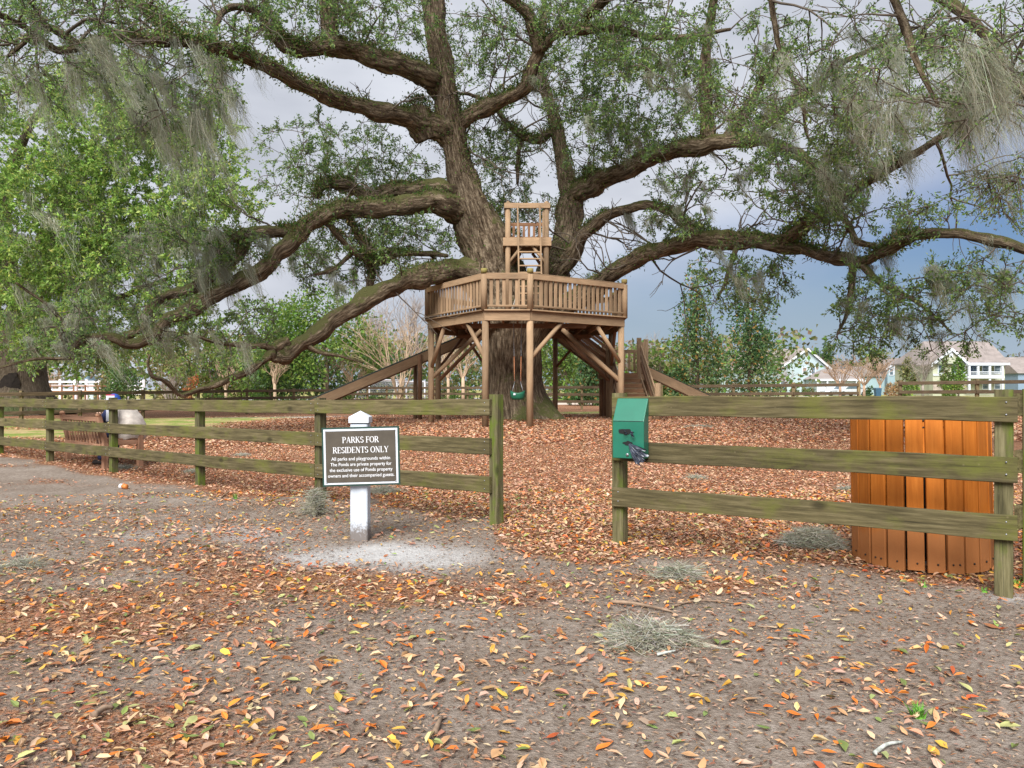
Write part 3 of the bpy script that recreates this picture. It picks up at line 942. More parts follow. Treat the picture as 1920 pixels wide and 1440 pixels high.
# ------------------------------------------------------------------ bench and the person on it
def build_bench():
    RL = Vector((-7.50, 12.62, 0)); RR = Vector((-6.28, 11.52, 0))
    ax = (RR - RL).normalized(); back = Vector((ax.y, -ax.x, 0))
    if back.y > 0: back = -back                      # towards the camera
    L = (RR - RL).length
    g = gz((RL.x + RR.x) / 2, 12.1)
    root = thing('park_bench', ((RL.x + RR.x) / 2, 12.1, g), 'red-brown slatted park bench seen from behind through the fence', 'bench')
    F = -back                                        # the way a sitter looks
    up = Vector((0, 0, 1))
    for o in (RL, RR):
        b0 = o + up * g
        bar('leg', b0 - up * 0.03, b0 + up * 0.40, 0.09, 0.075, M_BENCH, root, up=tuple(F))
        st = bar('back_post', b0 + up * 0.401, b0 + up * 0.80 + back * 0.09, 0.09, 0.07, M_BENCH, root, up=tuple(F))
        m = MB()
        top = b0 + up * 0.825 + back * 0.093
        m.tube([top - up * 0.035, top - up * .02, top, top + up * .02, top + up * .033], [0.012, .036, .044, .034, .008], 10); m.build('knob', M_BENCH, st)
        f0 = b0 + F * 0.52
        bar('leg', f0 - up * 0.03, f0 + up * 0.60, 0.085, 0.085, M_BENCH, root, up=tuple(F))
        bar('arm_rest', b0 + up * 0.62 + back * 0.02, f0 + up * 0.62 + F * 0.05, 0.09, 0.038, M_BENCH, root)
        bar('seat_rail', b0 + up * 0.385 + F * 0.04, f0 + up * 0.385 - F * 0.045, 0.04, 0.07, M_BENCH, root)
    for k in range(6):
        c0 = RL + up * (g + 0.435) + F * (0.05 + 0.09 * k); c1 = RR + up * (g + 0.435) + F * (0.05 + 0.09 * k)
        bar('seat_slat', c0, c1, 0.075, 0.028, M_BENCH, root)
    for (z, off) in ((0.335, 0.03), (0.755, 0.085)):
        bar('back_rail', RL + up * (g + z) + back * off + ax * 0.046, RR + up * (g + z) + back * off - ax * 0.046, 0.04, 0.07, M_BENCH, root)
    n = 12
    for k in range(n):
        t = (k + 0.8) / (n + 0.6)
        q = RL + ax * (L * t) + up * g
        bar('back_slat', q + up * 0.365 + back * 0.035, q + up * 0.722 + back * 0.078, 0.058, 0.02, M_BENCH, root, up=tuple(back))
    return root, RR, ax, F, g
bench, B_RR, B_AX, B_F, B_G = build_bench()

def skin_mesh(name, joints, edges, root_i, mat, parent, sub=2):
    me = bpy.data.meshes.new(name)
    Mi = WM[parent.name].inverted()
    me.from_pydata([tuple(Mi @ Vector(j[0])) for j in joints], edges, [])
    o = mesh_obj(name, me, mat, parent)
    md = o.modifiers.new('skin', 'SKIN'); md.use_smooth_shade = True
    lay = me.skin_vertices[0] if len(me.skin_vertices) else None
    if lay is None:
        bpy.context.view_layer.objects.active = o
        bpy.ops.mesh.customdata_skin_add()
        lay = me.skin_vertices[0]
    for i, j in enumerate(joints):
        r = j[1] if hasattr(j[1], '__len__') else (j[1], j[1])
        lay.data[i].radius = r
        lay.data[i].use_root = (i == root_i)
    sb = o.modifiers.new('sub', 'SUBSURF'); sb.levels = sub; sb.render_levels = sub
    return o

def build_person():
    # seated sideways on the bench end, facing left, bent forward over something pale in the hands
    up = Vector((0, 0, 1))
    hip = P(247, 822, 11.95); hip.z = B_G + 0.54
    f = Vector((-0.94, 0.34, 0)).normalized()         # facing
    s = Vector((f.y, -f.x, 0))                        # the person's right... towards the camera
    if s.y > 0: s = -s
    root = thing('person', (hip.x, hip.y, B_G), 'person in beige padded coat and blue cap sitting bent over on the bench', 'person')
    M_SKIN = plain('skin', (0.52, 0.33, 0.24), 0.6, 0.05)
    M_COAT = plain('beige_quilted_cloth', (0.50, 0.45, 0.40), 0.85, 0.12, 14, bstr=0.4)
    M_NAVY = plain('navy_cloth', (0.018, 0.026, 0.085), 0.85, 0.2, 12)
    M_CAP = plain('blue_cap_cloth', (0.02, 0.07, 0.33), 0.8, 0.15, 14)
    J = []
    E = []
    def j(p, r): J.append((p, r)); return len(J) - 1
    pel = j(hip, .13)
    sp1 = j(hip + up * .16 + f * .03, .125); sp2 = j(hip + up * .32 + f * .12, .13); sp3 = j(hip + up * .43 + f * .21, .10)
    nk = j(hip + up * .41 + f * .29, .055); hd = j(hip + up * .44 + f * .34, .075); hd2 = j(hip + up * .50 + f * .375, .082); ht = j(hip + up * .56 + f * .385, .05)
    E += [(pel, sp1), (sp1, sp2), (sp2, sp3), (sp3, nk), (nk, hd), (hd, hd2), (hd2, ht)]
    for sg in (1, -1):
        sh = j(hip + up * .36 + f * .21 + s * sg * .16, .06); el = j(hip + up * .20 + f * .33 + s * sg * .2, .046)
        wr = j(hip + up * .24 + f * .54 + s * sg * .09, .032); pm = j(hip + up * .27 + f * .61 + s * sg * .075, .03)
        E += [(sp3, sh), (sh, el), (el, wr), (wr, pm)]
        for q in range(4):
            k1 = j(J[pm][0] + f * .04 + up * (.03 - .02 * q), .010); k2 = j(J[k1][0] + f * .03 - s * sg * .028, .0085)
            E += [(pm, k1), (k1, k2)]
        th = j(J[pm][0] + up * .04 - f * .005 - s * sg * .02, .010); E.append((pm, th))
        hp = j(hip + s * sg * .09 - up * .02 + f * .05, .095); kn = j(hip + s * sg * .11 + f * .46 - up * .03, .065)
        ak = j(hip + s * sg * .11 + f * .50 - up * .46, .042); ft = j(hip + s * sg * .11 + f * .64 - up * .52, .036)
        E += [(pel, hp), (hp, kn), (kn, ak), (ak, ft)]
    body = skin_mesh('body', J, E, pel, M_SKIN, root)
    # trousers and shoes
    for sg in (1, -1):
        m = MB()
        pts = smooth_path([tuple(hip + s * sg * .085 - up * .02 + f * .02), tuple(hip + s * sg * .10 + f * .25 - up * .015), tuple(hip + s * sg * .11 + f * .45 - up * .04),
                           tuple(hip + s * sg * .11 + f * .49 - up * .25), tuple(hip + s * sg * .11 + f * .50 - up * .45)], 4)
        m.tube([Vector(p) for p in pts], list(np.interp(np.linspace(0, 1, len(pts)), [0, .4, .55, 1], [.115, .098, .088, .066])), 12, rough=0.05, seed=sg)
        m.build('trouser_leg', M_NAVY, root)
        a = hip + s * sg * .11 + f * .47 - up * .5
        m = MB(); m.tube([a - f * .05, a, a + f * .1, a + f * .19, a + f * .23], [.03, .052, .05, .044, .02], 10); m.build('shoe', M_BLKMET, root)
    # coat: a padded shell lofted along the bent spine
    sec = [(-.12, -.01, .13, .19), (-.095, -.01, .165, .225), (0.0, -.01, .18, .235), (.12, .0, .175, .225), (.22, .03, .155, .215), (.30, .085, .135, .20), (.37, .15, .115, .185), (.41, .22, .095, .14), (.43, .265, .065, .08)]
    vs, fs = [], []
    nseg = 28
    fine = smooth_path(sec, 3)
    for i, (z, fx, rf, rs) in enumerate(fine):
        pk = 1 + 0.028 * math.sin(i * 1.55)
        for k in range(nseg):
            a = 2 * math.pi * k / nseg
            fold = 1 + 0.03 * math.sin(5 * a + z * 9) + 0.02 * math.sin(9 * a - z * 14)
            vs.append(hip + up * (z + 0.02 * math.sin(3 * a)) + f * (fx + rf * pk * fold * math.cos(a)) + s * (rs * pk * fold * math.sin(a)))
    for i in range(len(fine) - 1):
        for k in range(nseg):
            k2 = (k + 1) % nseg
            fs.append((i * nseg + k, i * nseg + k2, (i + 1) * nseg + k2, (i + 1) * nseg + k))
    fs.append(tuple(range(nseg - 1, -1, -1)))
    m = MB(); m.add(vs, fs, True); m.build('coat', M_COAT, root)
    for sg in (1, -1):
        m = MB()
        pts = smooth_path([tuple(hip + up * .36 + f * .19 + s * sg * .14), tuple(hip + up * .30 + f * .26 + s * sg * .205), tuple(hip + up * .20 + f * .34 + s * sg * .205), tuple(hip + up * .235 + f * .52 + s * sg * .10)], 4)
        m.tube([Vector(p) for p in pts], list(np.interp(np.linspace(0, 1, len(pts)), [0, .5, 1], [.085, .072, .05])), 12, rough=0.08, seed=3 + sg)
        m.build('sleeve', M_NAVY, root)
    # head details
    hc = hip + up * .50 + f * .375
    m = MB(); m.tube([hc + f * .088 - up * .005, hc + f * .115 - up * .03, hc + f * .09 - up * .038], [.008, .013, .01], 8); m.build('nose', M_SKIN, root)
    for sg in (1, -1):
        m = MB(); e = hc + s * sg * .083 - up * .02; m.tube([e - up * .028, e, e + up * .028], [.008, .016, .009], 8); m.build('ear', M_SKIN, root)
        m = MB(); e = hc + f * .082 + s * sg * .032; m.tube([e, e + f * .006], [.010, .006], 8); m.build('eye', M_BLKMET, root)
    m = MB(); m.tube([hc + f * .086 - up * .062 - s * .024, hc + f * .092 - up * .064, hc + f * .086 - up * .062 + s * .024], .005, 6); m.build('mouth', M_SKIN, root)
    vs, fs = [], []
    for i in range(7):
        ph = math.pi / 2 * i / 6
        for k in range(20):
            a = 2 * math.pi * k / 20
            vs.append(hc + up * (0.0 + .112 * math.sin(ph)) + f * (.108 * math.cos(ph) * math.cos(a) - .004) + s * (.098 * math.cos(ph) * math.sin(a)))
    for i in range(6):
        for k in range(20):
            fs.append((i * 20 + k, i * 20 + (k + 1) % 20, (i + 1) * 20 + (k + 1) % 20, (i + 1) * 20 + k))
    m = MB(); m.add(vs, fs, True); cap = m.build('cap', M_CAP, root)
    m = MB(); m.prism([hc + f * .085 + s * .085 + up * .012, hc + f * .17 + s * .06 - up * .012, hc + f * .19 - up * .015, hc + f * .17 - s * .06 - up * .012, hc + f * .085 - s * .085 + up * .012], up * .008)
    m.build('peak', M_CAP, cap)
    # what the person holds: a pale board with a red top edge
    M_RED = plain('red_card', (0.45, 0.03, 0.05), 0.6)
    M_CARD = plain('pale_card', (0.55, 0.58, 0.66), 0.6, 0.05)
    hc2 = P(207, 766, 11.62)
    bd = thing('card_sheet', hc2, 'pale sheet with a red top edge held up beside the blue cap', 'card')
    hc2 = Vector(hc2)
    d = Vector((0.98, -0.2, 0)).normalized()
    m = MB(); bar('sheet', hc2 - d * .075, hc2 + d * .075, 0.006, 0.40, M_CARD, bd)
    bar('red_edge', hc2 - d * .075 + up * .209, hc2 + d * .075 + up * .209, 0.007, 0.016, M_RED, bd)
build_person()

# ------------------------------------------------------------------ small things lying on the ground
def on_ground(px, py):
    """world point where the sight line through the pixel meets the terrain"""
    lo, hi = 1.5, 60.0
    for _ in range(60):
        mid = (lo + hi) / 2
        p = P(px, py, mid)
        if p.z > gz(p.x, p.y): lo = mid
        else: hi = mid
    p = P(px, py, lo); p.z = gz(p.x, p.y)
    return p

def moss_heap(px, py, w, d, h, label, n=900, tint=1.0):
    c = on_ground(px, py)
    n = int(n * 2.2)
    r = np.sqrt(rng.random(n)) ; a = rng.random(n) * 2 * np.pi
    edge = 1 + 0.28 * np.sin(3 * a + px) + 0.16 * np.sin(7 * a + py)
    x = c.x + w / 2 * r * edge * np.cos(a); y = c.y + d / 2 * r * edge * np.sin(a)
    top = h * (1 - r ** 2) ** 0.7
    z = hgt(x, y) + top * (0.55 + 0.45 * rng.random(n))
    seg = 5
    L = rng.uniform(0.03, 0.085, n)
    ang = rng.random(n) * 2 * np.pi; el = rng.normal(-0.05, 0.28, n)
    dirv = np.stack([np.cos(ang) * np.cos(el), np.sin(ang) * np.cos(el), np.sin(el)], 1)
    base = np.stack([x, y, z], 1)
    curl = rng.normal(0, 1.5, (n, 3)) * np.array([1, 1, 0.5])
    side = unit(np.cross(dirv, rng.normal(0, 1, (n, 3))))
    wd = rng.uniform(0.0010, 0.0021, n)[:, None]
    V = np.empty((n, seg + 1, 2, 3), np.float32)
    for i in range(seg + 1):
        t = i / seg
        p = base + dirv * (L * t)[:, None] + curl * (L * t * t * 0.4)[:, None]
        p[:, 2] = np.maximum(p[:, 2], hgt(p[:, 0], p[:, 1]) + 0.003)
        V[:, i, 0] = p - side * wd; V[:, i, 1] = p + side * wd
    idx = np.arange(n)[:, None] * (seg + 1) * 2 + np.arange(seg)[None, :] * 2
    q = np.stack([idx, idx + 1, idx + 3, idx + 2], -1).reshape(-1)
    cols = np.repeat(pick_cols([(0.40, 0.39, 0.31), (0.52, 0.51, 0.42), (0.29, 0.275, 0.205), (0.60, 0.59, 0.51)], [3, 3, 2, 1.5], n) * tint, (seg + 1) * 2, 0)
    # the matted core under the loose strands
    nr_, na_ = 7, 26
    core = []
    for i in range(nr_ + 1):
        rr = i / nr_ * 0.96
        for k in range(na_):
            aa = 2 * math.pi * k / na_
            e = 1 + 0.28 * math.sin(3 * aa + px) + 0.16 * math.sin(7 * aa + py)
            xx, yy = c.x + w / 2 * rr * e * math.cos(aa), c.y + d / 2 * rr * e * math.sin(aa)
            core.append((xx, yy, gz(xx, yy) - 0.004 + h * 0.72 * (1 - rr ** 2) ** 0.7 * random.uniform(0.85, 1.1)))
    b0 = len(V.reshape(-1, 3))
    cq = [b0 + i * na_ + k for i in range(nr_) for kk in range(na_) for (i_, k) in ((i, kk),)]
    cf = []
    for i in range(nr_):
        for k in range(na_):
            k2 = (k + 1) % na_
            cf += [b0 + i * na_ + k, b0 + (i + 1) * na_ + k, b0 + (i + 1) * na_ + k2, b0 + i * na_ + k2]
    VV = np.concatenate([V.reshape(-1, 3), np.array(core)])
    qq = np.concatenate([q, np.array(cf)])
    cc = np.concatenate([cols, np.clip(np.array([[0.30, 0.285, 0.215]]) * rng.uniform(0.7, 1.2, (len(core), 1)) * tint, 0, 1)])
    me = arr_mesh('moss_heap', VV, qq, np.full(len(qq) // 4, 4, np.int32), cc, M_MOSS)
    o = mesh_obj('moss_clump', me, None)
    me.transform(Matrix.Translation(-c)); place(o, Matrix.Translation(c))
    return tag(o, label, 'moss', 'fallen clumps of Spanish moss')

moss_heap(1525, 1024, 0.40, 0.34, 0.14, 'high round heap of grey moss on leaves left of the orange bin', 1800)
moss_heap(1274, 1082, 0.26, 0.22, 0.075, 'small grey moss tuft on bare soil below the bag dispenser', 800)
moss_heap(1215, 1205, 0.36, 0.26, 0.085, 'wide grey moss mat in the middle of the front soil', 1700)
moss_heap(718, 925, 0.34, 0.26, 0.07, 'pale moss tuft lying just right of the white sign post', 800)
moss_heap(590, 965, 0.16, 0.20, 0.26, 'tall straggling moss clump against the fence post left of the sign', 900)
moss_heap(40, 1062, 0.20, 0.16, 0.04, 'flat pale moss tuft near the left edge of the front soil', 500)
moss_heap(232, 880, 0.36, 0.20, 0.06, 'grey-green moss beside the bench\'s red-brown front leg', 500, 0.8)
moss_heap(1310, 800, 0.9, 0.5, 0.04, 'long thin pale moss strip on the leaves right of the dispenser', 500, 1.1)
moss_heap(1305, 898, 0.22, 0.2, 0.05, 'small moss tuft on leaves between fence boards right of the dispenser', 300, 1.1)
moss_heap(1590, 920, 0.2, 0.16, 0.05, 'small moss tuft on leaves against the left side of the orange bin', 300)
moss_heap(360, 886, 0.2, 0.2, 0.05, 'small moss tuft on leaves left of the middle fence post', 260, 1.1)
moss_heap(455, 855, 0.3, 0.2, 0.05, 'small moss tuft on leaves behind the long fence near the sign', 260, 1.1)

def stick(pts, r, label, mat):
    c = pts[0]
    root = MB()
    pp = smooth_path([tuple(p) for p in pts], 4)
    root.tube([Vector(p) for p in pp], list(np.linspace(r, r * 0.45, len(pp))), 7, rough=0.2, seed=len(label))
    o = root.build('fallen_stick', mat, None, Matrix.Translation(c))
    return tag(o, label, 'stick', 'fallen sticks on the ground')
M_STICK = plain('grey_brown_stick', (0.23, 0.16, 0.11), 0.9, 0.3, 20)
M_LICHEN = plain('lichen_stick', (0.42, 0.44, 0.40), 0.9, 0.35, 25)
def gp(px, py, dz=0.01):
    p = on_ground(px, py); p.z += dz; return p
stick([gp(1146, 1132, .012), gp(1190, 1138, .02), gp(1250, 1148, .012), gp(1265, 1153, .008)], 0.011, 'thick brown stick lying in front of the green dispenser\'s post', M_STICK)
stick([gp(1260, 1140, .01), gp(1310, 1130, .014), gp(1385, 1134, .008), gp(1410, 1137, .006)], 0.006, 'thin curved stick on soil right of the thick brown stick', M_STICK)
stick([gp(1232, 1232, .012), gp(1252, 1230, .018), gp(1272, 1222, .008)], 0.008, 'short pale lichen-covered stick at the front of the wide moss mat', M_LICHEN)
stick([gp(175, 1352, .02), gp(195, 1342, .03), gp(212, 1336, .02)], 0.016, 'stubby grey stick among dense leaves in the lower left', M_STICK)
stick([gp(815, 1382, .015), gp(822, 1366, .02), gp(828, 1350, .012)], 0.013, 'short upright-lying brown stick in the lower middle', M_STICK)
stick([gp(1640, 1418, .01), gp(1662, 1404, .015), gp(1692, 1396, .01)], 0.008, 'pale lichen twig among orange leaves in the lower right', M_LICHEN)
stick([gp(415, 934, .01), gp(428, 926, .02), gp(445, 921, .015)], 0.009, 'dark twig at the foot of the middle fence post', M_STICK)
stick([gp(1420, 1176, .006), gp(1450, 1180, .012), gp(1475, 1172, .006)], 0.004, 'very thin dark twig on bare soil left of the bin', M_STICK)

def build_can():
    c = gp(232, 917, 0.034)
    x = Vector((0.93, -0.36, 0)).normalized()
    root = thing('drink_can', c - Vector((0, 0, .034)), 'crushed white and orange drink can lying on the soil', 'can')
    M_W = plain('can_white_print', (0.62, 0.62, 0.64), 0.35, 0.1, 20)
    M_O = plain('can_orange_print', (0.6, 0.2, 0.05), 0.35, 0.3, 30)
    m = MB(); m.tube([c - x * .062, c - x * .055, c - x * .01], [.026, .033, .033], 14, rough=.04); b = m.build('white_half', M_W, root)
    m = MB(); m.tube([c - x * .0099, c + x * .045, c + x * .055], [.033, .031, .025], 14, rough=.1, seed=2); m.build('orange_half', M_O, root)
    m = MB(); m.tube([c - x * .0625, c - x * .0655], [.012, .012], 10); m.build('opening', M_BLKMET, b)
build_can()
# ------------------------------------------------------------------ treehouse round the oak
DECK_TOP, DECK_BOT, RAIL_TOP = 3.36, 3.08, 4.31
CORN = {'FL': (-0.743, 20.0), 'FR': (0.486, 20.0), 'R': (3.30, 22.0), 'R2': (3.40, 25.0), 'BR': (1.60, 27.2), 'BL': (-0.95, 27.2), 'L2': (-2.55, 25.0), 'L': (-2.56, 22.8)}
ORDER = ['FL', 'FR', 'R', 'R2', 'BR', 'BL', 'L2', 'L']
def v3(k, z): return Vector((CORN[k][0], CORN[k][1], z))
tree_house = thing('treehouse', (0.2, 23.4, gz(0.2, 23.4)), 'brown timber treehouse platform built around the oak trunk with slides and stairs', 'treehouse')
cen = Vector((0.35, 23.5, 0))

def part_group(name, loc, parent):
    o = bpy.data.objects.new(name, None); COL.objects.link(o); o.empty_display_size = 0.2
    return place(o, Matrix.Translation(Vector(loc)), parent)

# posts
for k in ORDER:
    x, y = CORN[k]
    inn = (cen - Vector((x, y, 0))).normalized() * 0.09
    b = Vector((x + inn.x, y + inn.y, gz(x, y) - 0.1))
    pole('support_post', b, Vector((b.x, b.y, DECK_BOT - 0.002)), 0.092, M_DECK, tree_house, 14)
# knee braces (from a post up to the deck frame)
def brace(k, zlow, tox, toy, r=0.062, mat=None):
    x, y = CORN[k]
    inn = (cen - Vector((x, y, 0))).normalized() * 0.09
    pole('brace', (x + inn.x, y + inn.y, zlow), (tox, toy, DECK_BOT - 0.02), r, mat or M_DECK, tree_house, 10)
def along(a, b, t):
    A, B = CORN[a], CORN[b]; q = lerp2(A, B, t)
    inn = (cen - Vector((q[0], q[1], 0))).normalized() * 0.09
    return q[0] + inn.x, q[1] + inn.y
brace('FL', 2.05, *along('FL', 'L', 0.30))
brace('FR', 2.05, *along('FR', 'R', 0.32))
brace('L', 1.85, *along('L', 'FL', 0.26)); brace('R', 1.98, *along('R', 'FR', 0.28))
brace('L', 1.55, -0.95, 23.1, 0.066); brace('R', 1.45, 1.55, 22.9, 0.07)
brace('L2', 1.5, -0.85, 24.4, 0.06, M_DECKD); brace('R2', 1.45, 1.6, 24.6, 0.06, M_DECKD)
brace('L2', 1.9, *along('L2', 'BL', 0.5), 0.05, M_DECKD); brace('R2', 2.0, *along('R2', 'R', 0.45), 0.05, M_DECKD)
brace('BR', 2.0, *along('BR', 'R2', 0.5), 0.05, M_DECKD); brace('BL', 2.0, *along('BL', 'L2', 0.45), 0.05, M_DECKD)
# platform: fascia, cap board, joists, planks
n = len(ORDER)
for i in range(n):
    a, b = ORDER[i], ORDER[(i + 1) % n]
    A, B = v3(a, (DECK_TOP + DECK_BOT) / 2 - 0.02), v3(b, (DECK_TOP + DECK_BOT) / 2 - 0.02)
    d = (B - A).normalized()
    bar('fascia_board', A + d * 0.004, B - d * 0.004, 0.042, DECK_TOP - DECK_BOT - 0.03, M_DECK, tree_house, ch=0.004)
    A2, B2 = v3(a, DECK_TOP - 0.012), v3(b, DECK_TOP - 0.012)
    out = Vector((d.y, -d.x, 0))
    if out.dot(A2 - cen) < 0: out = -out
    bar('edge_board', A2 + out * 0.02, B2 + out * 0.02, 0.17, 0.036, M_DECK, tree_house)
def xrange_at(y):
    xs_ = []
    for i in range(n):
        (x0, y0), (x1, y1) = CORN[ORDER[i]], CORN[ORDER[(i + 1) % n]]
        if (y0 - y) * (y1 - y) < 0:
            xs_.append(x0 + (x1 - x0) * (y - y0) / (y1 - y0))
    return (min(xs_), max(xs_)) if len(xs_) >= 2 else None
def yrange_at(x):
    ys_ = []
    for i in range(n):
        (x0, y0), (x1, y1) = CORN[ORDER[i]], CORN[ORDER[(i + 1) % n]]
        if (x0 - x) * (x1 - x) < 0:
            ys_.append(y0 + (y1 - y0) * (x - x0) / (x1 - x0))
    return (min(ys_), max(ys_)) if len(ys_) >= 2 else None
TRX, TRY, TRR = 0.15, 23.4, 1.75
x = -2.3
while x < 3.2:                                       # joists run away from the camera, clear of the trunk
    yr = yrange_at(x)
    if yr:
        segs = [(yr[0] + .05, yr[1] - .05)]
        if abs(x - TRX) < TRR:
            hh = math.sqrt(TRR ** 2 - (x - TRX) ** 2); segs = [(yr[0] + .05, TRY - hh), (TRY + hh, yr[1] - .05)]
        for (a, b) in segs:
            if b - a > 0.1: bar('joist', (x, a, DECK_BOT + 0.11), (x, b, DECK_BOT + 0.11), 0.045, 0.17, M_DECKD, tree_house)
    x += 0.41
y = 20.12
while y < 27.1:
    xr = xrange_at(y)
    if xr:
        segs = [(xr[0] + .06, xr[1] - .06)]
        if abs(y - TRY) < TRR:
            hh = math.sqrt(TRR ** 2 - (y - TRY) ** 2); segs = [(xr[0] + .06, TRX - hh), (TRX + hh, xr[1] - .06)]
        for (a, b) in segs:
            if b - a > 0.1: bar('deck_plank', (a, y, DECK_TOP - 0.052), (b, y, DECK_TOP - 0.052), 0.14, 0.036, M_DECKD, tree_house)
    y += 0.152
for yy in (21.3, 25.6):                              # beams under the joists
    xr = xrange_at(yy); bar('beam', (xr[0] + .2, yy, DECK_BOT - 0.04), (xr[1] - .2, yy, DECK_BOT - 0.04), 0.09, 0.13, M_DECKD, tree_house)
# railing
for i in range(n):
    a, b = ORDER[i], ORDER[(i + 1) % n]
    A, B = v3(a, 0), v3(b, 0)
    d = (B - A).normalized(); L = (B - A).length
    if a in ('BR', 'BL') and b in ('BL', 'L2'):
        pass
    rl = part_group('railing', (A + B) / 2 + Vector((0, 0, DECK_TOP)), tree_house)
    out = Vector((d.y, -d.x, 0))
    if out.dot(A - cen) < 0: out = -out
    z = lambda q, h: Vector((q.x, q.y, h))
    bar('top_rail', z(A + d * .03, RAIL_TOP - 0.065) + out * 0.05, z(B - d * .03, RAIL_TOP - 0.065) + out * 0.05, 0.04, 0.135, M_DECK, rl)
    bar('cap_rail', z(A, RAIL_TOP + 0.018) , z(B, RAIL_TOP + 0.018), 0.13, 0.032, M_DECK, rl)
    bar('bottom_rail', z(A + d * .08, DECK_TOP + 0.105) + out * 0.03, z(B - d * .08, DECK_TOP + 0.105) + out * 0.03, 0.06, 0.05, M_DECK, rl)
    nb = int((L - 0.2) / (0.158 if a == 'FL' else 0.168))
    for k in range(nb):
        q = A + d * (0.1 + (L - 0.2) * (k + 0.5) / nb) + out * 0.004
        bar('baluster', z(q, DECK_TOP + 0.085), z(q, RAIL_TOP - 0.05), 0.042, 0.092, M_DECK, rl, up=tuple(d))
for k in ORDER:
    x, y = CORN[k]
    inn = (cen - Vector((x, y, 0))).normalized() * -0.02
    pole('rail_post', (x + inn.x, y + inn.y, DECK_TOP), (x + inn.x, y + inn.y, RAIL_TOP + 0.0), 0.085, M_DECK, tree_house, 14)
    pole('post_top', (x + inn.x * .5, y + inn.y * .5, RAIL_TOP + 0.035), (x + inn.x * .5, y + inn.y * .5, RAIL_TOP + 0.155), 0.088, M_DECKTOP, tree_house, 14)

# lookout tower with ladder
tw = part_group('lookout_tower', (0.44, 22.4, DECK_TOP), tree_house)
X0, X1, Y0, Y1 = -0.12, 1.0, 21.75, 22.75
TF, TT = 5.62, 6.62
for xx in (X0, X1):
    for yy in (Y0, Y1):
        pole('tower_post', (xx, yy, DECK_TOP - 0.03), (xx, yy, TT + 0.02), 0.078, M_DECK, tw, 12)
        m = MB(); m.add([(xx - .07, yy - .07, TT + .03), (xx + .07, yy - .07, TT + .03), (xx + .07, yy + .07, TT + .03), (xx - .07, yy + .07, TT + .03), (xx, yy, TT + .11)],
                        [(3, 2, 1, 0), (0, 1, 4), (1, 2, 4), (2, 3, 4), (3, 0, 4)]); m.build('finial', M_DECK, tw)
bar('top_rail', (X0 - .1, Y0 - .09, TT - .06), (X1 + .1, Y0 - .09, TT - .06), 0.04, 0.15, M_DECK, tw)
for xx in (X0 - .09, X1 + .09):
    bar('top_rail', (xx, Y0 - .06, TT - .06), (xx, Y1 + .06, TT - .06), 0.04, 0.15, M_DECK, tw)
for yy in (Y0 - .1, Y1 + .1):
    bar('floor_fascia', (X0 - .14, yy, TF - .11), (X1 + .14, yy, TF - .11), 0.045, 0.24, M_DECK, tw)
for xx in (X0 - .12, X1 + .12):
    bar('floor_fascia', (xx, Y0 - .07, TF - .11), (xx, Y1 + .07, TF - .11), 0.045, 0.24, M_DECK, tw)
for k in range(7):
    yy = Y0 - .06 + 0.16 * k + .06
    bar('floor_plank', (X0 - .09, yy, TF + .02), (X1 + .09, yy, TF + .02), 0.145, 0.035, M_DECKD, tw)
bar('back_rail', (X0 + .08, Y1 + .04, TT - .36), (X1 - .08, Y1 + .04, TT - .36), 0.045, 0.1, M_DECKD, tw)
for k in range(6):
    xx = X0 + .17 + (X1 - X0 - .34) * k / 5
    bar('baluster', (xx, Y1 + .04, TF + .04), (xx, Y1 + .04, TT - .412), 0.04, 0.075, M_DECKD, tw, up=(1, 0, 0))
for xx in (X0 - .04, X1 + .04):
    for k in range(3):
        yy = Y0 + .25 + (Y1 - Y0 - .5) * k / 2
        bar('baluster', (xx, yy, TF + .06), (xx, yy, TT - .13), 0.075, 0.035, M_DECK, tw, up=(1, 0, 0))
for (xa, xb) in ((X0, X0 + .38), (X1, X1 - .38)):
    pole('tower_brace', (xa, Y0, TF - .75), (xb, Y0 - .0, TF - .25), 0.045, M_DECK, tw, 8)
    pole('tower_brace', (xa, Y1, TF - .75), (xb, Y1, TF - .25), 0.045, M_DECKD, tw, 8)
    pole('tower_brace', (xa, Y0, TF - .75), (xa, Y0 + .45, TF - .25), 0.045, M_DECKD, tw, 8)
ld = part_group('ladder', (0.48, 21.0, DECK_TOP), tree_house)
def ladpt(x, t): return Vector((x + 0.05 * (1 - t), 20.85 + 0.74 * t, DECK_TOP + (6.55 - DECK_TOP) * t))
for xx in (0.16, 0.80):
    bar('ladder_rail', ladpt(xx, 0), ladpt(xx, 1), 0.045, 0.10, M_DECK, ld, up=(0, 1, 0))
for k in range(10):
    t = 0.05 + k * 0.0635
    bar('rung', ladpt(0.16, t) + Vector((.0225, 0, 0)), ladpt(0.80, t) - Vector((.0225, 0, 0)), 0.075, 0.04, M_DECK, ld)
bar('loose_brace', (-0.02, 20.95, DECK_TOP + .02), (0.22, 21.2, DECK_TOP + .75), 0.04, 0.06, plain('grey_timber', (0.32, 0.29, 0.25), 0.9), tree_house)

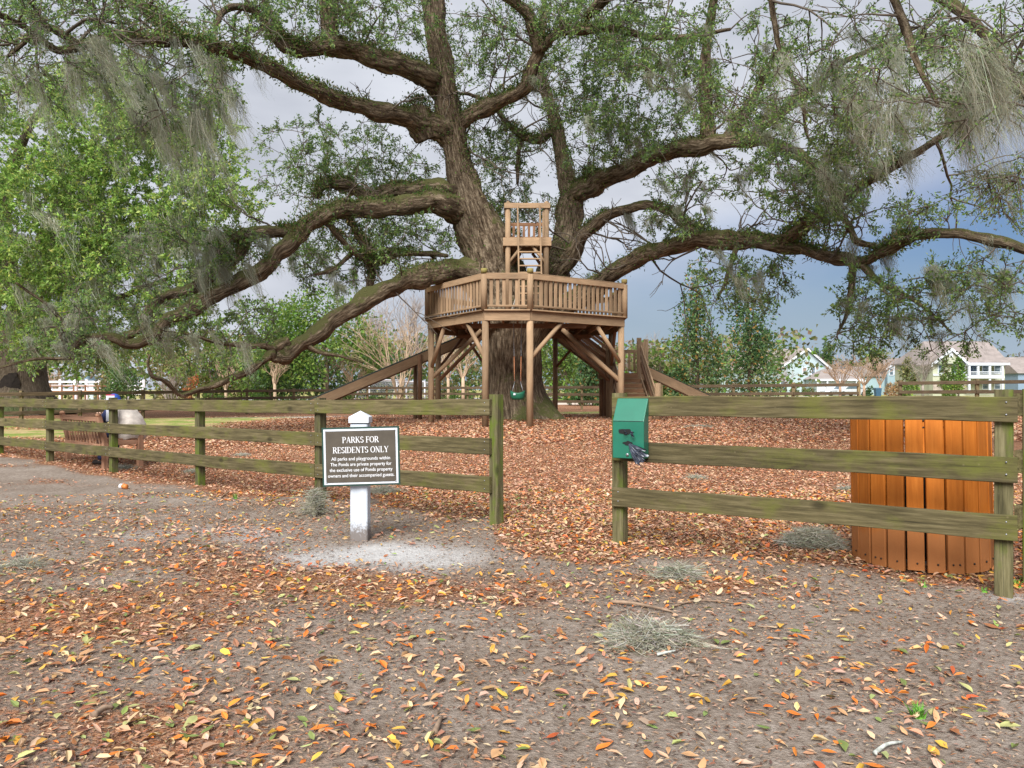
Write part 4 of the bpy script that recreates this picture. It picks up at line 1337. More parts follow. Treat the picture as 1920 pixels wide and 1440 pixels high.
# slides: a timber trough on posts
def slide(top, bot, width, label_side):
    """trough from top to bottom point (centre line)"""
    top, bot = Vector(top), Vector(bot)
    g = part_group('slide', bot, tree_house)
    d = (bot - top).normalized()
    side = Vector((-d.y, d.x, 0)).normalized()
    upv = d.cross(side)
    if upv.z < 0: upv = -upv
    for s in (-1, 1):
        bar('side_board', top + side * s * width / 2, bot + side * s * width / 2, 0.045, 0.30, M_DECK, g)
        bar('side_edge', top + side * s * width / 2 + upv * .163, bot + side * s * width / 2 + upv * .163, 0.05, 0.025, M_SLIDE, g)
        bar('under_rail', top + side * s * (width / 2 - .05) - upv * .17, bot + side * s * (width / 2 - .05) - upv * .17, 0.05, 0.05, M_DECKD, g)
    bar('slide_bed', top - upv * .04, bot - upv * .04, width - 0.05, 0.03, M_SLIDE, g)
    return g, d, side
sl, sdv, sside = slide((-1.15, 26.9, 3.27), (-6.75, 25.0, 0.72), 0.62, 0)
for s in (-1, 1):
    q = Vector((-1.15, 26.9, 3.27)).lerp(Vector((-6.75, 25.0, 0.72)), 0.385) + sside * s * 0.385
    pole('slide_post', (q.x, q.y, gz(q.x, q.y) - .05), (q.x, q.y, q.z + 0.15), 0.075, M_DECK if s < 0 else M_DECKD, sl, 10)
sr, sdv2, sside2 = slide((4.75, 26.2, 1.86), (7.25, 25.6, 0.62), 0.6, 0)
# landing and stairs
ls = part_group('staircase', (4.1, 25.5, gz(4.1, 25.5)), tree_house)
LZ = 1.80
for k in range(9):
    yy = 26.02 + 0.148 * k
    bar('landing_plank', (3.42, yy, LZ - .02), (4.78, yy, LZ - .02), 0.14, 0.036, M_DECKD, ls)
bar('landing_beam', (3.40, 25.96, LZ - .15), (4.8, 25.96, LZ - .15), 0.045, 0.22, M_DECK, ls)
bar('landing_beam', (3.40, 27.3, LZ - .15), (4.8, 27.3, LZ - .15), 0.045, 0.22, M_DECKD, ls)
for (xx, yy, hh) in ((3.36, 26.05, 3.0), (4.42, 25.98, 3.02), (4.80, 26.75, 3.02), (4.80, 27.3, 2.95), (3.36, 27.25, 2.9)):
    pole('stair_post', (xx, yy, gz(xx, yy) - .05), (xx, yy, hh), 0.085, M_DECK, ls, 12)
for (xx, yy) in ((3.18, 26.6), (3.38, 26.75)):
    pole('stair_post', (xx, yy, gz(xx, yy) - .05), (xx, yy, LZ - .2), 0.075, M_DECKD, ls, 12)
bar('landing_beam', (3.08, 26.66, LZ - .10), (3.52, 26.66, LZ - .10), 0.16, 0.17, M_DECK, ls)
bar('landing_rail', (3.45, 27.34, 2.62), (4.75, 27.34, 2.62), 0.04, 0.12, M_DECK, ls)
bar('landing_rail', (3.45, 27.34, 1.93), (4.75, 27.34, 1.93), 0.04, 0.05, M_DECK, ls)
for k in range(7):
    xx = 3.55 + k * 0.185
    bar('baluster', (xx, 27.3, 1.95), (xx, 27.3, 2.57), 0.04, 0.085, M_DECK, ls, up=(1, 0, 0))
NS = 9
g0 = gz(4.0, 23.6)
rise = (LZ - g0) / NS
for k in range(NS):
    zz = LZ - rise * (k + 1)
    yy = 25.93 - 0.285 * (k + 0.5)
    bar('tread', (3.50, yy, zz - .02), (4.42, yy, zz - .02), 0.295, 0.038, M_DECK, ls)
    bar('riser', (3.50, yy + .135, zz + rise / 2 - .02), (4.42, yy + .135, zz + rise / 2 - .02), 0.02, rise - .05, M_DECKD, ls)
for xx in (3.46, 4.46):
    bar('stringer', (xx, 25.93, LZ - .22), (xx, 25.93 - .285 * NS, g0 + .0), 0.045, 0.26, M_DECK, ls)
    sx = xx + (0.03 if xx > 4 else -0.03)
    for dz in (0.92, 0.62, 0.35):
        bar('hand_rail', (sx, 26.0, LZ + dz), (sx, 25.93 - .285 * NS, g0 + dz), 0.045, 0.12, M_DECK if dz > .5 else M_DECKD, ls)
    q = 25.93 - .285 * NS
    pole('newel_post', (sx + (.07 if xx > 4 else -.07), q, g0 - .1), (sx + (.07 if xx > 4 else -.07), q, g0 + 1.18), 0.095, M_DECK, ls, 12)
for yy in (26.15, 27.15):                            # upper flight from the landing to the platform
    bar('stringer', (3.5, yy, LZ - .02), (1.55, yy, DECK_TOP - .12), 0.045, 0.34, M_DECK, ls)
    for dz in (0.95, 0.6, 0.32):
        bar('hand_rail', (3.45, yy + .03, LZ + dz), (2.0, yy + .03, LZ + dz + 1.08), 0.045, 0.11, M_DECKD, ls)
for k in range(8):
    t = (k + 0.5) / 8
    bar('tread', (3.4 - 1.8 * t, 26.18, LZ + 1.44 * t + .03), (3.4 - 1.8 * t, 27.12, LZ + 1.44 * t + .03), 0.26, 0.038, M_DECKD, ls)

# bucket swing under the platform
def build_swing():
    cx, cy, cz = (970.5 - 960) / FPX * 21.0, 21.0, P(0, 741, 21.0).z
    M_GR = plain('green_swing_plastic', (0.010, 0.11, 0.06), 0.55, 0.1, 6)
    M_OS = plain('orange_chain_sleeve', (0.44, 0.16, 0.05), 0.5)
    root = thing('bucket_swing', (cx, cy, cz - 0.16), 'green bucket swing on chains with orange sleeves hanging under the treehouse', 'swing')
    m = MB(); vs, fs = [], []
    prof = [(0.155, -0.125), (0.195, -0.06), (0.205, 0.03), (0.205, 0.10), (0.19, 0.10), (0.18, 0.02), (0.165, -0.06), (0.12, -0.10)]
    N = 24
    for (r, z) in prof:
        for k in range(N):
            a = 2 * math.pi * k / N
            zz = z + (0.035 * math.cos(2 * a) if z > 0.05 else 0)
            vs.append((cx + r * math.cos(a), cy + r * 0.85 * math.sin(a), cz + zz))
    for i in range(len(prof) - 1):
        for k in range(N): fs.append((i * N + k, i * N + (k + 1) % N, (i + 1) * N + (k + 1) % N, (i + 1) * N + k))
    fs.append(tuple(range(N - 1, -1, -1)))
    m.add(vs, fs, True); bk = m.build('bucket', M_GR, root)
    m = MB(); m.box((cx - .09, cy - .178, cz + .03), (0.06, 0.006, 0.05)); m.build('maker_plate', M_WHITE, bk)
    m = MB(); m.box((cx - .12, cy - .05, cz - .02), (0.03, 0.2, 0.06)); m.box((cx + .12, cy - .05, cz - .02), (0.03, 0.2, 0.06)); 
    for sx in (-1, 1):
        for sy in (-1, 1):
            lo = Vector((cx + sx * .15, cy + sy * .12, cz + .11)); mid = Vector((cx + sx * .085, cy + sy * .035, cz + .36)); hi = Vector((cx + sx * .115, cy + sy * .03, DECK_BOT + 0.0))
            pole('sling_strap', lo, mid, 0.008, M_CHAIN, root, 6)
            ch = MB()
            nl = 46
            for q in range(nl):
                a = mid.lerp(hi, q / nl); b = mid.lerp(hi, (q + 1.15) / nl)
                o = Vector((0.011, 0, 0)) if q % 2 else Vector((0, 0.011, 0))
                ch.tube([a, a + o, b + o, b, b - o, a - o, a], 0.005, 4, cap=False)
            c = ch.build('chain', M_CHAIN, root)
            pole('sleeve', mid.lerp(hi, 0.02), mid.lerp(hi, 0.44), 0.0145, M_OS, root, 8)
build_swing()

# ------------------------------------------------------------------ far fences
def far_fence(label, pts, tops, rows=3, gap=0.345, bh=0.13, pmat=None, bmat=None, pw=0.11, h_extra=0.06, name='board_fence', group='board fences beyond the treehouse'):
    P0 = [((px - 960) / FPX * Z, Z) for px, Z in pts]
    root = thing(name, (P0[0][0], P0[0][1], gz(*P0[0])), label, 'fence', group)
    for i, (x, y) in enumerate(P0):
        bar('post', (x, y, gz(x, y) - .2), (x, y, tops[i] + h_extra), pw, pw, pmat or M_FARPOST, root, up=(0, 1, 0))
    for i in range(len(P0) - 1):
        a, b = P0[i], P0[i + 1]
        d = Vector((b[0] - a[0], b[1] - a[1], 0)).normalized()
        fr = Vector((d.y, -d.x, 0)); fr = fr if fr.y < 0 else -fr
        off = fr * (pw * 0.5 * (abs(d.x) + abs(d.y)) + 0.018)
        for r in range(rows):
            za, zb = tops[i] - gap * r - bh / 2, tops[i + 1] - gap * r - bh / 2
            bar('board', Vector((a[0], a[1], za)) + off + d * .004, Vector((b[0], b[1], zb)) + off - d * .004, 0.034, bh, bmat or M_FARFENCE, root)
far_fence('brown board fence far left, behind the bench and in front of the wide old trunk', [(-130, 25.5), (-60, 26.5), (40, 27.5), (150, 29), (268, 31), (372, 33.3), (463, 35.5), (551, 37.5), (638, 39.4)],
          [1.10, 1.11, 1.12, 1.14, 1.16, 1.19, 1.22, 1.23, 1.25])
far_fence('brown board fence seen under the treehouse in the far centre', [(640, 42.6), (689, 43.2), (725, 43.8), (755, 44.2), (815, 43.6), (877, 42.4), (950, 40), (1020, 38), (1091, 36), (1165, 34.6), (1240, 33.4)],
          [1.36, 1.37, 1.38, 1.38, 1.38, 1.38, 1.38, 1.38, 1.39, 1.40, 1.42])
far_fence('brown board fence in front of the blue house and the magnolias', [(1283, 32.5), (1375, 32), (1487, 31.3), (1610, 30.5)], [1.42, 1.44, 1.46, 1.48])
far_fence('brown board fence in front of the yellow-green house', [(1688, 29.3), (1832, 27.3), (1990, 25.6), (2160, 24.2)], [1.53, 1.55, 1.57, 1.58])
M_WF = plain('white_vinyl', (0.72, 0.73, 0.78), 0.5, 0.04)
far_fence('white four-rail fence beside the wide old trunk far left', [(40, 62), (66, 62), (88, 62), (113, 62), (142, 62), (163, 62), (187, 62), (212, 62), (240, 62), (270, 62)], [1.93] * 10, 4, 0.33, 0.15, M_WF, M_WF, 0.17, 0.14, 'rail_fence', None)
far_fence('low thin brown fence in front of the white rail fence', [(60, 57), (72, 57), (94, 57), (116, 57), (138, 57), (160, 57), (184, 57), (206, 57)], [1.53] * 8, 2, 0.4, 0.09, M_DECKD, M_DECKD, 0.1, 0.05)
bar_gatepost = far_fence('thick white gate post in the white rail fence', [(142, 60.5), (142.001, 60.5)], [1.9, 1.9], 0, pw=0.26, pmat=M_WF, h_extra=0.1, name='gate_post', group=None)

# soccer goals beyond the far fence
def goal(px, Z, label, w=3.4, h=2.0, dep=1.5, yaw=0.3):
    x = (px - 960) / FPX * Z
    g = gz(x, Z)
    root = thing('soccer_goal', (x, Z, g), label, 'goal', 'small soccer goals beyond the fence', yaw)
    Mx = WM[root.name]
    W = lambda a, b, c: Mx @ Vector((a, b, c))
    def tb(nm, pts, r, mat): m = MB(); m.tube([W(*p) for p in pts], r, 8); return m.build(nm, mat, root)
    for s in (-1, 1):
        tb('upright', [(s * w / 2, 0, 0), (s * w / 2, 0, h)], 0.05, M_WF)
        tb('back_stay', [tuple(p) for p in smooth_path([(s * w / 2, 0, h - .04), (s * w / 2, dep * .35, h - .12), (s * w / 2, dep * .75, h * .55), (s * w / 2, dep, 0.03)], 5)], 0.035, M_WF)
        tb('ground_bar', [(s * w / 2, 0, .03), (s * w / 2, dep, .03)], 0.035, M_WF)
    tb('crossbar', [(-w / 2 - .05, 0, h), (w / 2 + .05, 0, h)], 0.05, M_WF)
    tb('ground_bar', [(-w / 2, dep, .03), (w / 2, dep, .03)], 0.035, M_WF)
    m = MB()
    prof = smooth_path([(0, h - .04), (dep * .35, h - .12), (dep * .75, h * .55), (dep, .05)], 5)
    nx = 24
    for k in range(nx + 1):
        xx = -w / 2 + w * k / nx
        m.tube([W(xx, p[0], p[1]) for p in prof], 0.008, 3, cap=False)
    for p in prof: m.tube([W(-w / 2, p[0], p[1]), W(w / 2, p[0], p[1])], 0.008, 3, cap=False)
    o = m.build('net', M_WF, root); o['kind'] = 'stuff'
goal(728, 50, 'white framed soccer goal with net behind the left slide', 3.3, 1.75, 1.6, 0.9)
goal(770, 48, 'second white soccer goal close to the slide support posts', 2.2, 1.6, 1.3, -0.5)
# ------------------------------------------------------------------ trees
class Skeleton:
    """limb nodes that twigs grow from"""
    def __init__(self): self.p, self.r = [], []
    def add(self, pts, rad):
        for a, b in zip(pts, rad): self.p.append(tuple(a)); self.r.append(float(b))
    def arr(self): return np.array(self.p), np.array(self.r)

def limb(name, pts, parent, skel, mat, seg=14, rough=0.2, sub=8, minr=0.012):
    """pts: (px, py, Z, width in pixels)"""
    w = []
    for (px, py, Z, wd) in pts:
        q = P(px, py, Z); w.append((q.x, q.y, q.z, max(minr, wd / FPX * Z / 2)))
    s = smooth_path(w, sub)
    s[:, 3] = np.maximum(s[:, 3], minr)
    ii = np.arange(len(s)); sd_ = pts[0][0] * 0.7 + pts[-1][1]
    gn = np.stack([np.sin(ii * 0.41 + sd_) + 0.6 * np.sin(ii * 0.93 + sd_ * 1.7), np.sin(ii * 0.37 + sd_ * 2.1), np.sin(ii * 0.53 + sd_ * 0.6) + 0.6 * np.sin(ii * 1.07 + sd_)], 1)
    amt = 0.0 if mat is M_TRUNK else 0.10
    s[:, :3] += gn * (s[:, 3:4] * amt) * np.clip(ii / 16.0, 0, 1)[:, None]
    s[:, 3] *= 1 + (0.07 * np.sin(ii * 0.41 + sd_) + 0.04 * np.sin(ii * 0.83 + sd_ * 0.4)) * amt * 10
    m = MB()
    m.tube([Vector(p[:3]) for p in s], list(s[:, 3]), seg, rough=rough, seed=abs(pts[0][0] * 0.37 + pts[-1][1] * 0.11), jit=0.05)
    skel.add(s[::2, :3], s[::2, 3])
    return m.build(name, mat, parent)

def ribbon_tubes(paths, seg=4):
    """many thin tapering tubes at once; paths: list of (pts (k,3), radii (k,)); returns vertex and loop arrays"""
    V, Lp, base = [], [], 0
    for pts, rad in paths:
        k = len(pts)
        t = np.gradient(pts, axis=0); t = unit(t)
        ref = np.array([0.0, 0.0, 1.0]) if abs(t[0, 2]) < 0.9 else np.array([1.0, 0, 0])
        n1 = unit(np.cross(t, ref)); n2 = np.cross(t, n1)
        a = np.arange(seg) * 2 * np.pi / seg
        ring = pts[:, None, :] + rad[:, None, None] * (np.cos(a)[None, :, None] * n1[:, None, :] + np.sin(a)[None, :, None] * n2[:, None, :])
        V.append(ring.reshape(-1, 3))
        i = np.arange(k - 1)[:, None] * seg; j = np.arange(seg)[None, :]; j2 = (j + 1) % seg
        q = np.stack([i + j, i + j2, i + seg + j2, i + seg + j], -1).reshape(-1) + base
        Lp.append(q); base += k * seg
    return np.concatenate(V), np.concatenate(Lp)

def tubes_obj(name, paths, mat, parent, seg=4, kind=None):
    V, Lp = ribbon_tubes(paths, seg)
    c = WM[parent.name].translation
    me = arr_mesh(name, V - np.array(c)[None, :], Lp, np.full(len(Lp) // 4, 4, np.int32), None, mat, True)
    o = mesh_obj(name, me, None, parent, Matrix.Translation(c))
    if kind: o['kind'] = kind
    return o

def near_scale(y):
    return np.clip(y / 17.0, 0.62, 1.0)

def grow(regions, skel, leaf_len, per_twig, ntw, tw_len, palette, weights, droop=0.25, r0=0.022, penalty=0.0):
    """sprays of twigs in the given regions, joined to the nearest limb or twig; returns twig paths and leaf arrays"""
    C, S = [], []
    for (cx, cy, rx, ry, z0, z1, n) in regions:
        a = rng.random(n) * 2 * np.pi; r = np.sqrt(rng.random(n))
        Z = rng.uniform(z0, z1, n)
        px, py = cx + rx * r * np.cos(a), cy + ry * r * np.sin(a)
        C.append(np.stack([(px - 960) / FPX * Z, Z, CAM_H - (py - HORIZON) / FPX * Z], 1))
    C = np.concatenate(C)
    nodes, nr = skel.arr()
    d0 = np.array([np.min(np.linalg.norm(nodes - c, axis=1)) for c in C])
    C = C[np.argsort(d0)]
    paths, lc, ldv, ln = [], [], [], []
    cap = len(nodes) + len(C) * 5
    NP = np.empty((cap, 3)); NP[:len(nodes)] = nodes; cnt = len(nodes)
    NR = np.empty(cap); NR[:cnt] = nr
    for c in C:
        dv = NP[:cnt] - c
        dist = np.sqrt((dv * dv).sum(1)) + (NP[:cnt, 2] > c[2]) * 0.25
        k = int(np.argmin(dist)); a = NP[k]
        L = np.linalg.norm(c - a)
        if L > 0.15:
            mid = (a + c) / 2 + rng.normal(0, 0.13 * L, 3) + np.array([0, 0, 0.10 * L])
            t = np.linspace(0, 1, 6)[:, None]
            path = a * (1 - t) ** 2 + mid * 2 * t * (1 - t) + c * t ** 2
            path += rng.normal(0, 0.02 * L, path.shape) * (t * (1 - t) * 4)
            rr = min(NR[k] * 0.75, r0 * (0.7 + 0.5 * L))
            paths.append((path, np.linspace(max(rr, 0.012), 0.007, 6)))
            NP[cnt:cnt + 4] = path[2:]; NR[cnt:cnt + 4] = np.linspace(rr, 0.008, 6)[2:]; cnt += 4
            dirn = path[-1] - path[-2]
        else:
            dirn = rng.normal(0, 1, 3)
        dirn = dirn / (np.linalg.norm(dirn) + 1e-9)
        for q in range(ntw):
            dd = dirn * 0.7 + rng.normal(0, 0.75, 3) - np.array([0, 0, droop * rng.random()])
            dd /= np.linalg.norm(dd)
            LL = tw_len * rng.uniform(0.55, 1.25)
            sag = np.array([0, 0, -0.2 * LL * rng.random()])
            s = np.linspace(0, 1, 4)[:, None]
            tp = c + dd * LL * s + sag * s * s
            paths.append((tp, np.linspace(0.008, 0.004, 4)))
            u = np.sqrt(rng.uniform(0.08, 1.0, per_twig))[:, None]
            base = c + dd * LL * u + sag * u * u + rng.normal(0, 0.035, (per_twig, 3))
            out = unit(dd + rng.normal(0, 0.75, (per_twig, 3)))
            lc.append(base); ldv.append(out)
    lc, ldv = np.concatenate(lc), np.concatenate(ldv)
    N = len(lc)
    nrm = rng.normal(0, 0.55, (N, 3)) + np.array([0, 0, 1.0])
    # one tint per spray on top of the single-leaf spread
    per = ntw * per_twig
    sp = np.repeat(1 + rng.normal(0, 0.16, (len(C), 1)), per, axis=0)
    cols = np.clip(pick_cols(palette, weights, N, 0.15) * sp, 0.004, 0.8)
    Ls = leaf_len * rng.uniform(0.7, 1.3, N) * near_scale(lc[:, 1])
    return paths, (lc, ldv, nrm, Ls, Ls * rng.uniform(0.38, 0.55, N), cols), C, (NP[:cnt], NR[:cnt])

def foliage_obj(name, data, parent, mat=None):
    lc, ldv, nrm, Ls, Ws, cols = data
    c = np.array(WM[parent.name].translation)
    me = leaves_mesh(name, lc - c, ldv, nrm, Ls, Ws, cols, mat or M_LEAF)
    o = mesh_obj(name, me, None, parent, Matrix.Translation(Vector(c)))
    o['kind'] = 'stuff'
    return o

def moss_obj(name, anchors, lengths, strands, parent, wind, spread=0.16, width=0.010, tint=1.0):
    """hanging Spanish moss: wavy tapering strands blown by the wind"""
    A = np.repeat(anchors, strands, axis=0); N = len(A)
    L = np.repeat(lengths, strands) * (0.15 + 0.85 * rng.random(N) ** 1.4)
    A = A + rng.normal(0, 1, (N, 3)) * np.array([spread, spread, spread * 0.35])
    wv = np.repeat(rng.normal(1, 0.5, len(anchors)), strands)
    d = np.array(wind)[None, :] * wv[:, None] + rng.normal(0, 0.055, (N, 3)); d[:, 2] = -1
    d = unit(d)
    ph = rng.random((N, 2)) * 6.28; amp = rng.uniform(0.02, 0.085, N); fq = rng.uniform(6, 20, N)
    seg = 9
    side = unit(np.cross(d, rng.normal(0, 1, (N, 3))))
    w = width * rng.uniform(0.5, 1.3, N) * np.clip(A[:, 1] / 17.0, 0.55, 2.0)
    V = np.empty((N, seg + 1, 2, 3), np.float32)
    clump = np.repeat(rng.normal(0, 0.12, (len(anchors), 3)), strands, axis=0)
    for i in range(seg + 1):
        t = i / seg
        p = A + d * (L * t)[:, None]
        p = p + clump * t - (A - np.repeat(anchors, strands, axis=0)) * (0.55 * t)
        p[:, 0] += amp * (0.3 + t) * np.sin(ph[:, 0] + t * fq) + np.array(wind)[0] * L * 0.12 * t * t
        p[:, 1] += amp * np.sin(ph[:, 1] + t * fq * 0.8)
        p[:, 2] += amp * 0.6 * np.sin(ph[:, 1] * 2 + t * fq * 1.3)
        ww = (w * (1 - 0.85 * t) * (0.45 + 0.55 * min(1, 4 * t + 0.2)))[:, None]
        V[:, i, 0] = p - side * ww; V[:, i, 1] = p + side * ww
    idx = np.arange(N)[:, None] * (seg + 1) * 2 + np.arange(seg)[None, :] * 2
    q = np.stack([idx, idx + 1, idx + 3, idx + 2], -1).reshape(-1)
    cc = np.repeat(1 + rng.normal(0, 0.12, (len(anchors), 1)), strands, axis=0)
    cols = np.clip(pick_cols([(0.37, 0.39, 0.29), (0.47, 0.48, 0.38), (0.28, 0.295, 0.21), (0.56, 0.57, 0.48)], [3, 3, 2, 1], N, 0.12) * cc * tint, 0.01, 0.8)
    c = np.array(WM[parent.name].translation)
    me = arr_mesh(name, V.reshape(-1, 3) - c, q, np.full(N * seg, 4, np.int32), np.repeat(cols, (seg + 1) * 2, 0), M_MOSS)
    o = mesh_obj(name, me, None, parent, Matrix.Translation(Vector(c)))
    o['kind'] = 'stuff'
    return o

# ---- the great live oak
TB = Vector((0.12, 23.3, gz(0.12, 23.3)))
oak = thing('live_oak', TB, 'huge spreading live oak carrying the treehouse, hung with Spanish moss', 'tree')
sk = Skeleton()
def flare_lobes(i, a):
    f = max(0.0, 1 - i / 11.0) ** 1.6
    return 1 + f * (0.22 * math.sin(5 * a + 0.7) + 0.14 * math.sin(3 * a + 2.0) + 0.10 * math.sin(8 * a + 1.0)) + 0.025 * math.sin(7 * a + i * 0.3)
tr = [(0.30, 23.3, TB.z - 0.35, 1.6), (0.26, 23.3, TB.z + 0.05, 1.24), (0.18, 23.3, TB.z + 0.45, 0.98), (0.10, 23.35, TB.z + 1.0, 0.86), (0.08, 23.4, 1.9, 0.83), (0.08, 23.4, 2.6, 0.87), (0.14, 23.4, 3.2, 1.02), (0.22, 23.4, 3.75, 1.15), (0.25, 23.4, 4.3, 0.95), (0.27, 23.4, 4.75, 0.5), (0.28, 23.4, 4.95, 0.15)]
ts = smooth_path(tr, 5)
m = MB(); m.tube([Vector(p[:3]) for p in ts], [max(0.1, p[3]) for p in ts], 56, rough=0.035, seed=2.0, lobes=flare_lobes)
m.build('trunk', M_TRUNK, oak)
sk.add(ts[:, :3], ts[:, 3])
TZ = 23.3
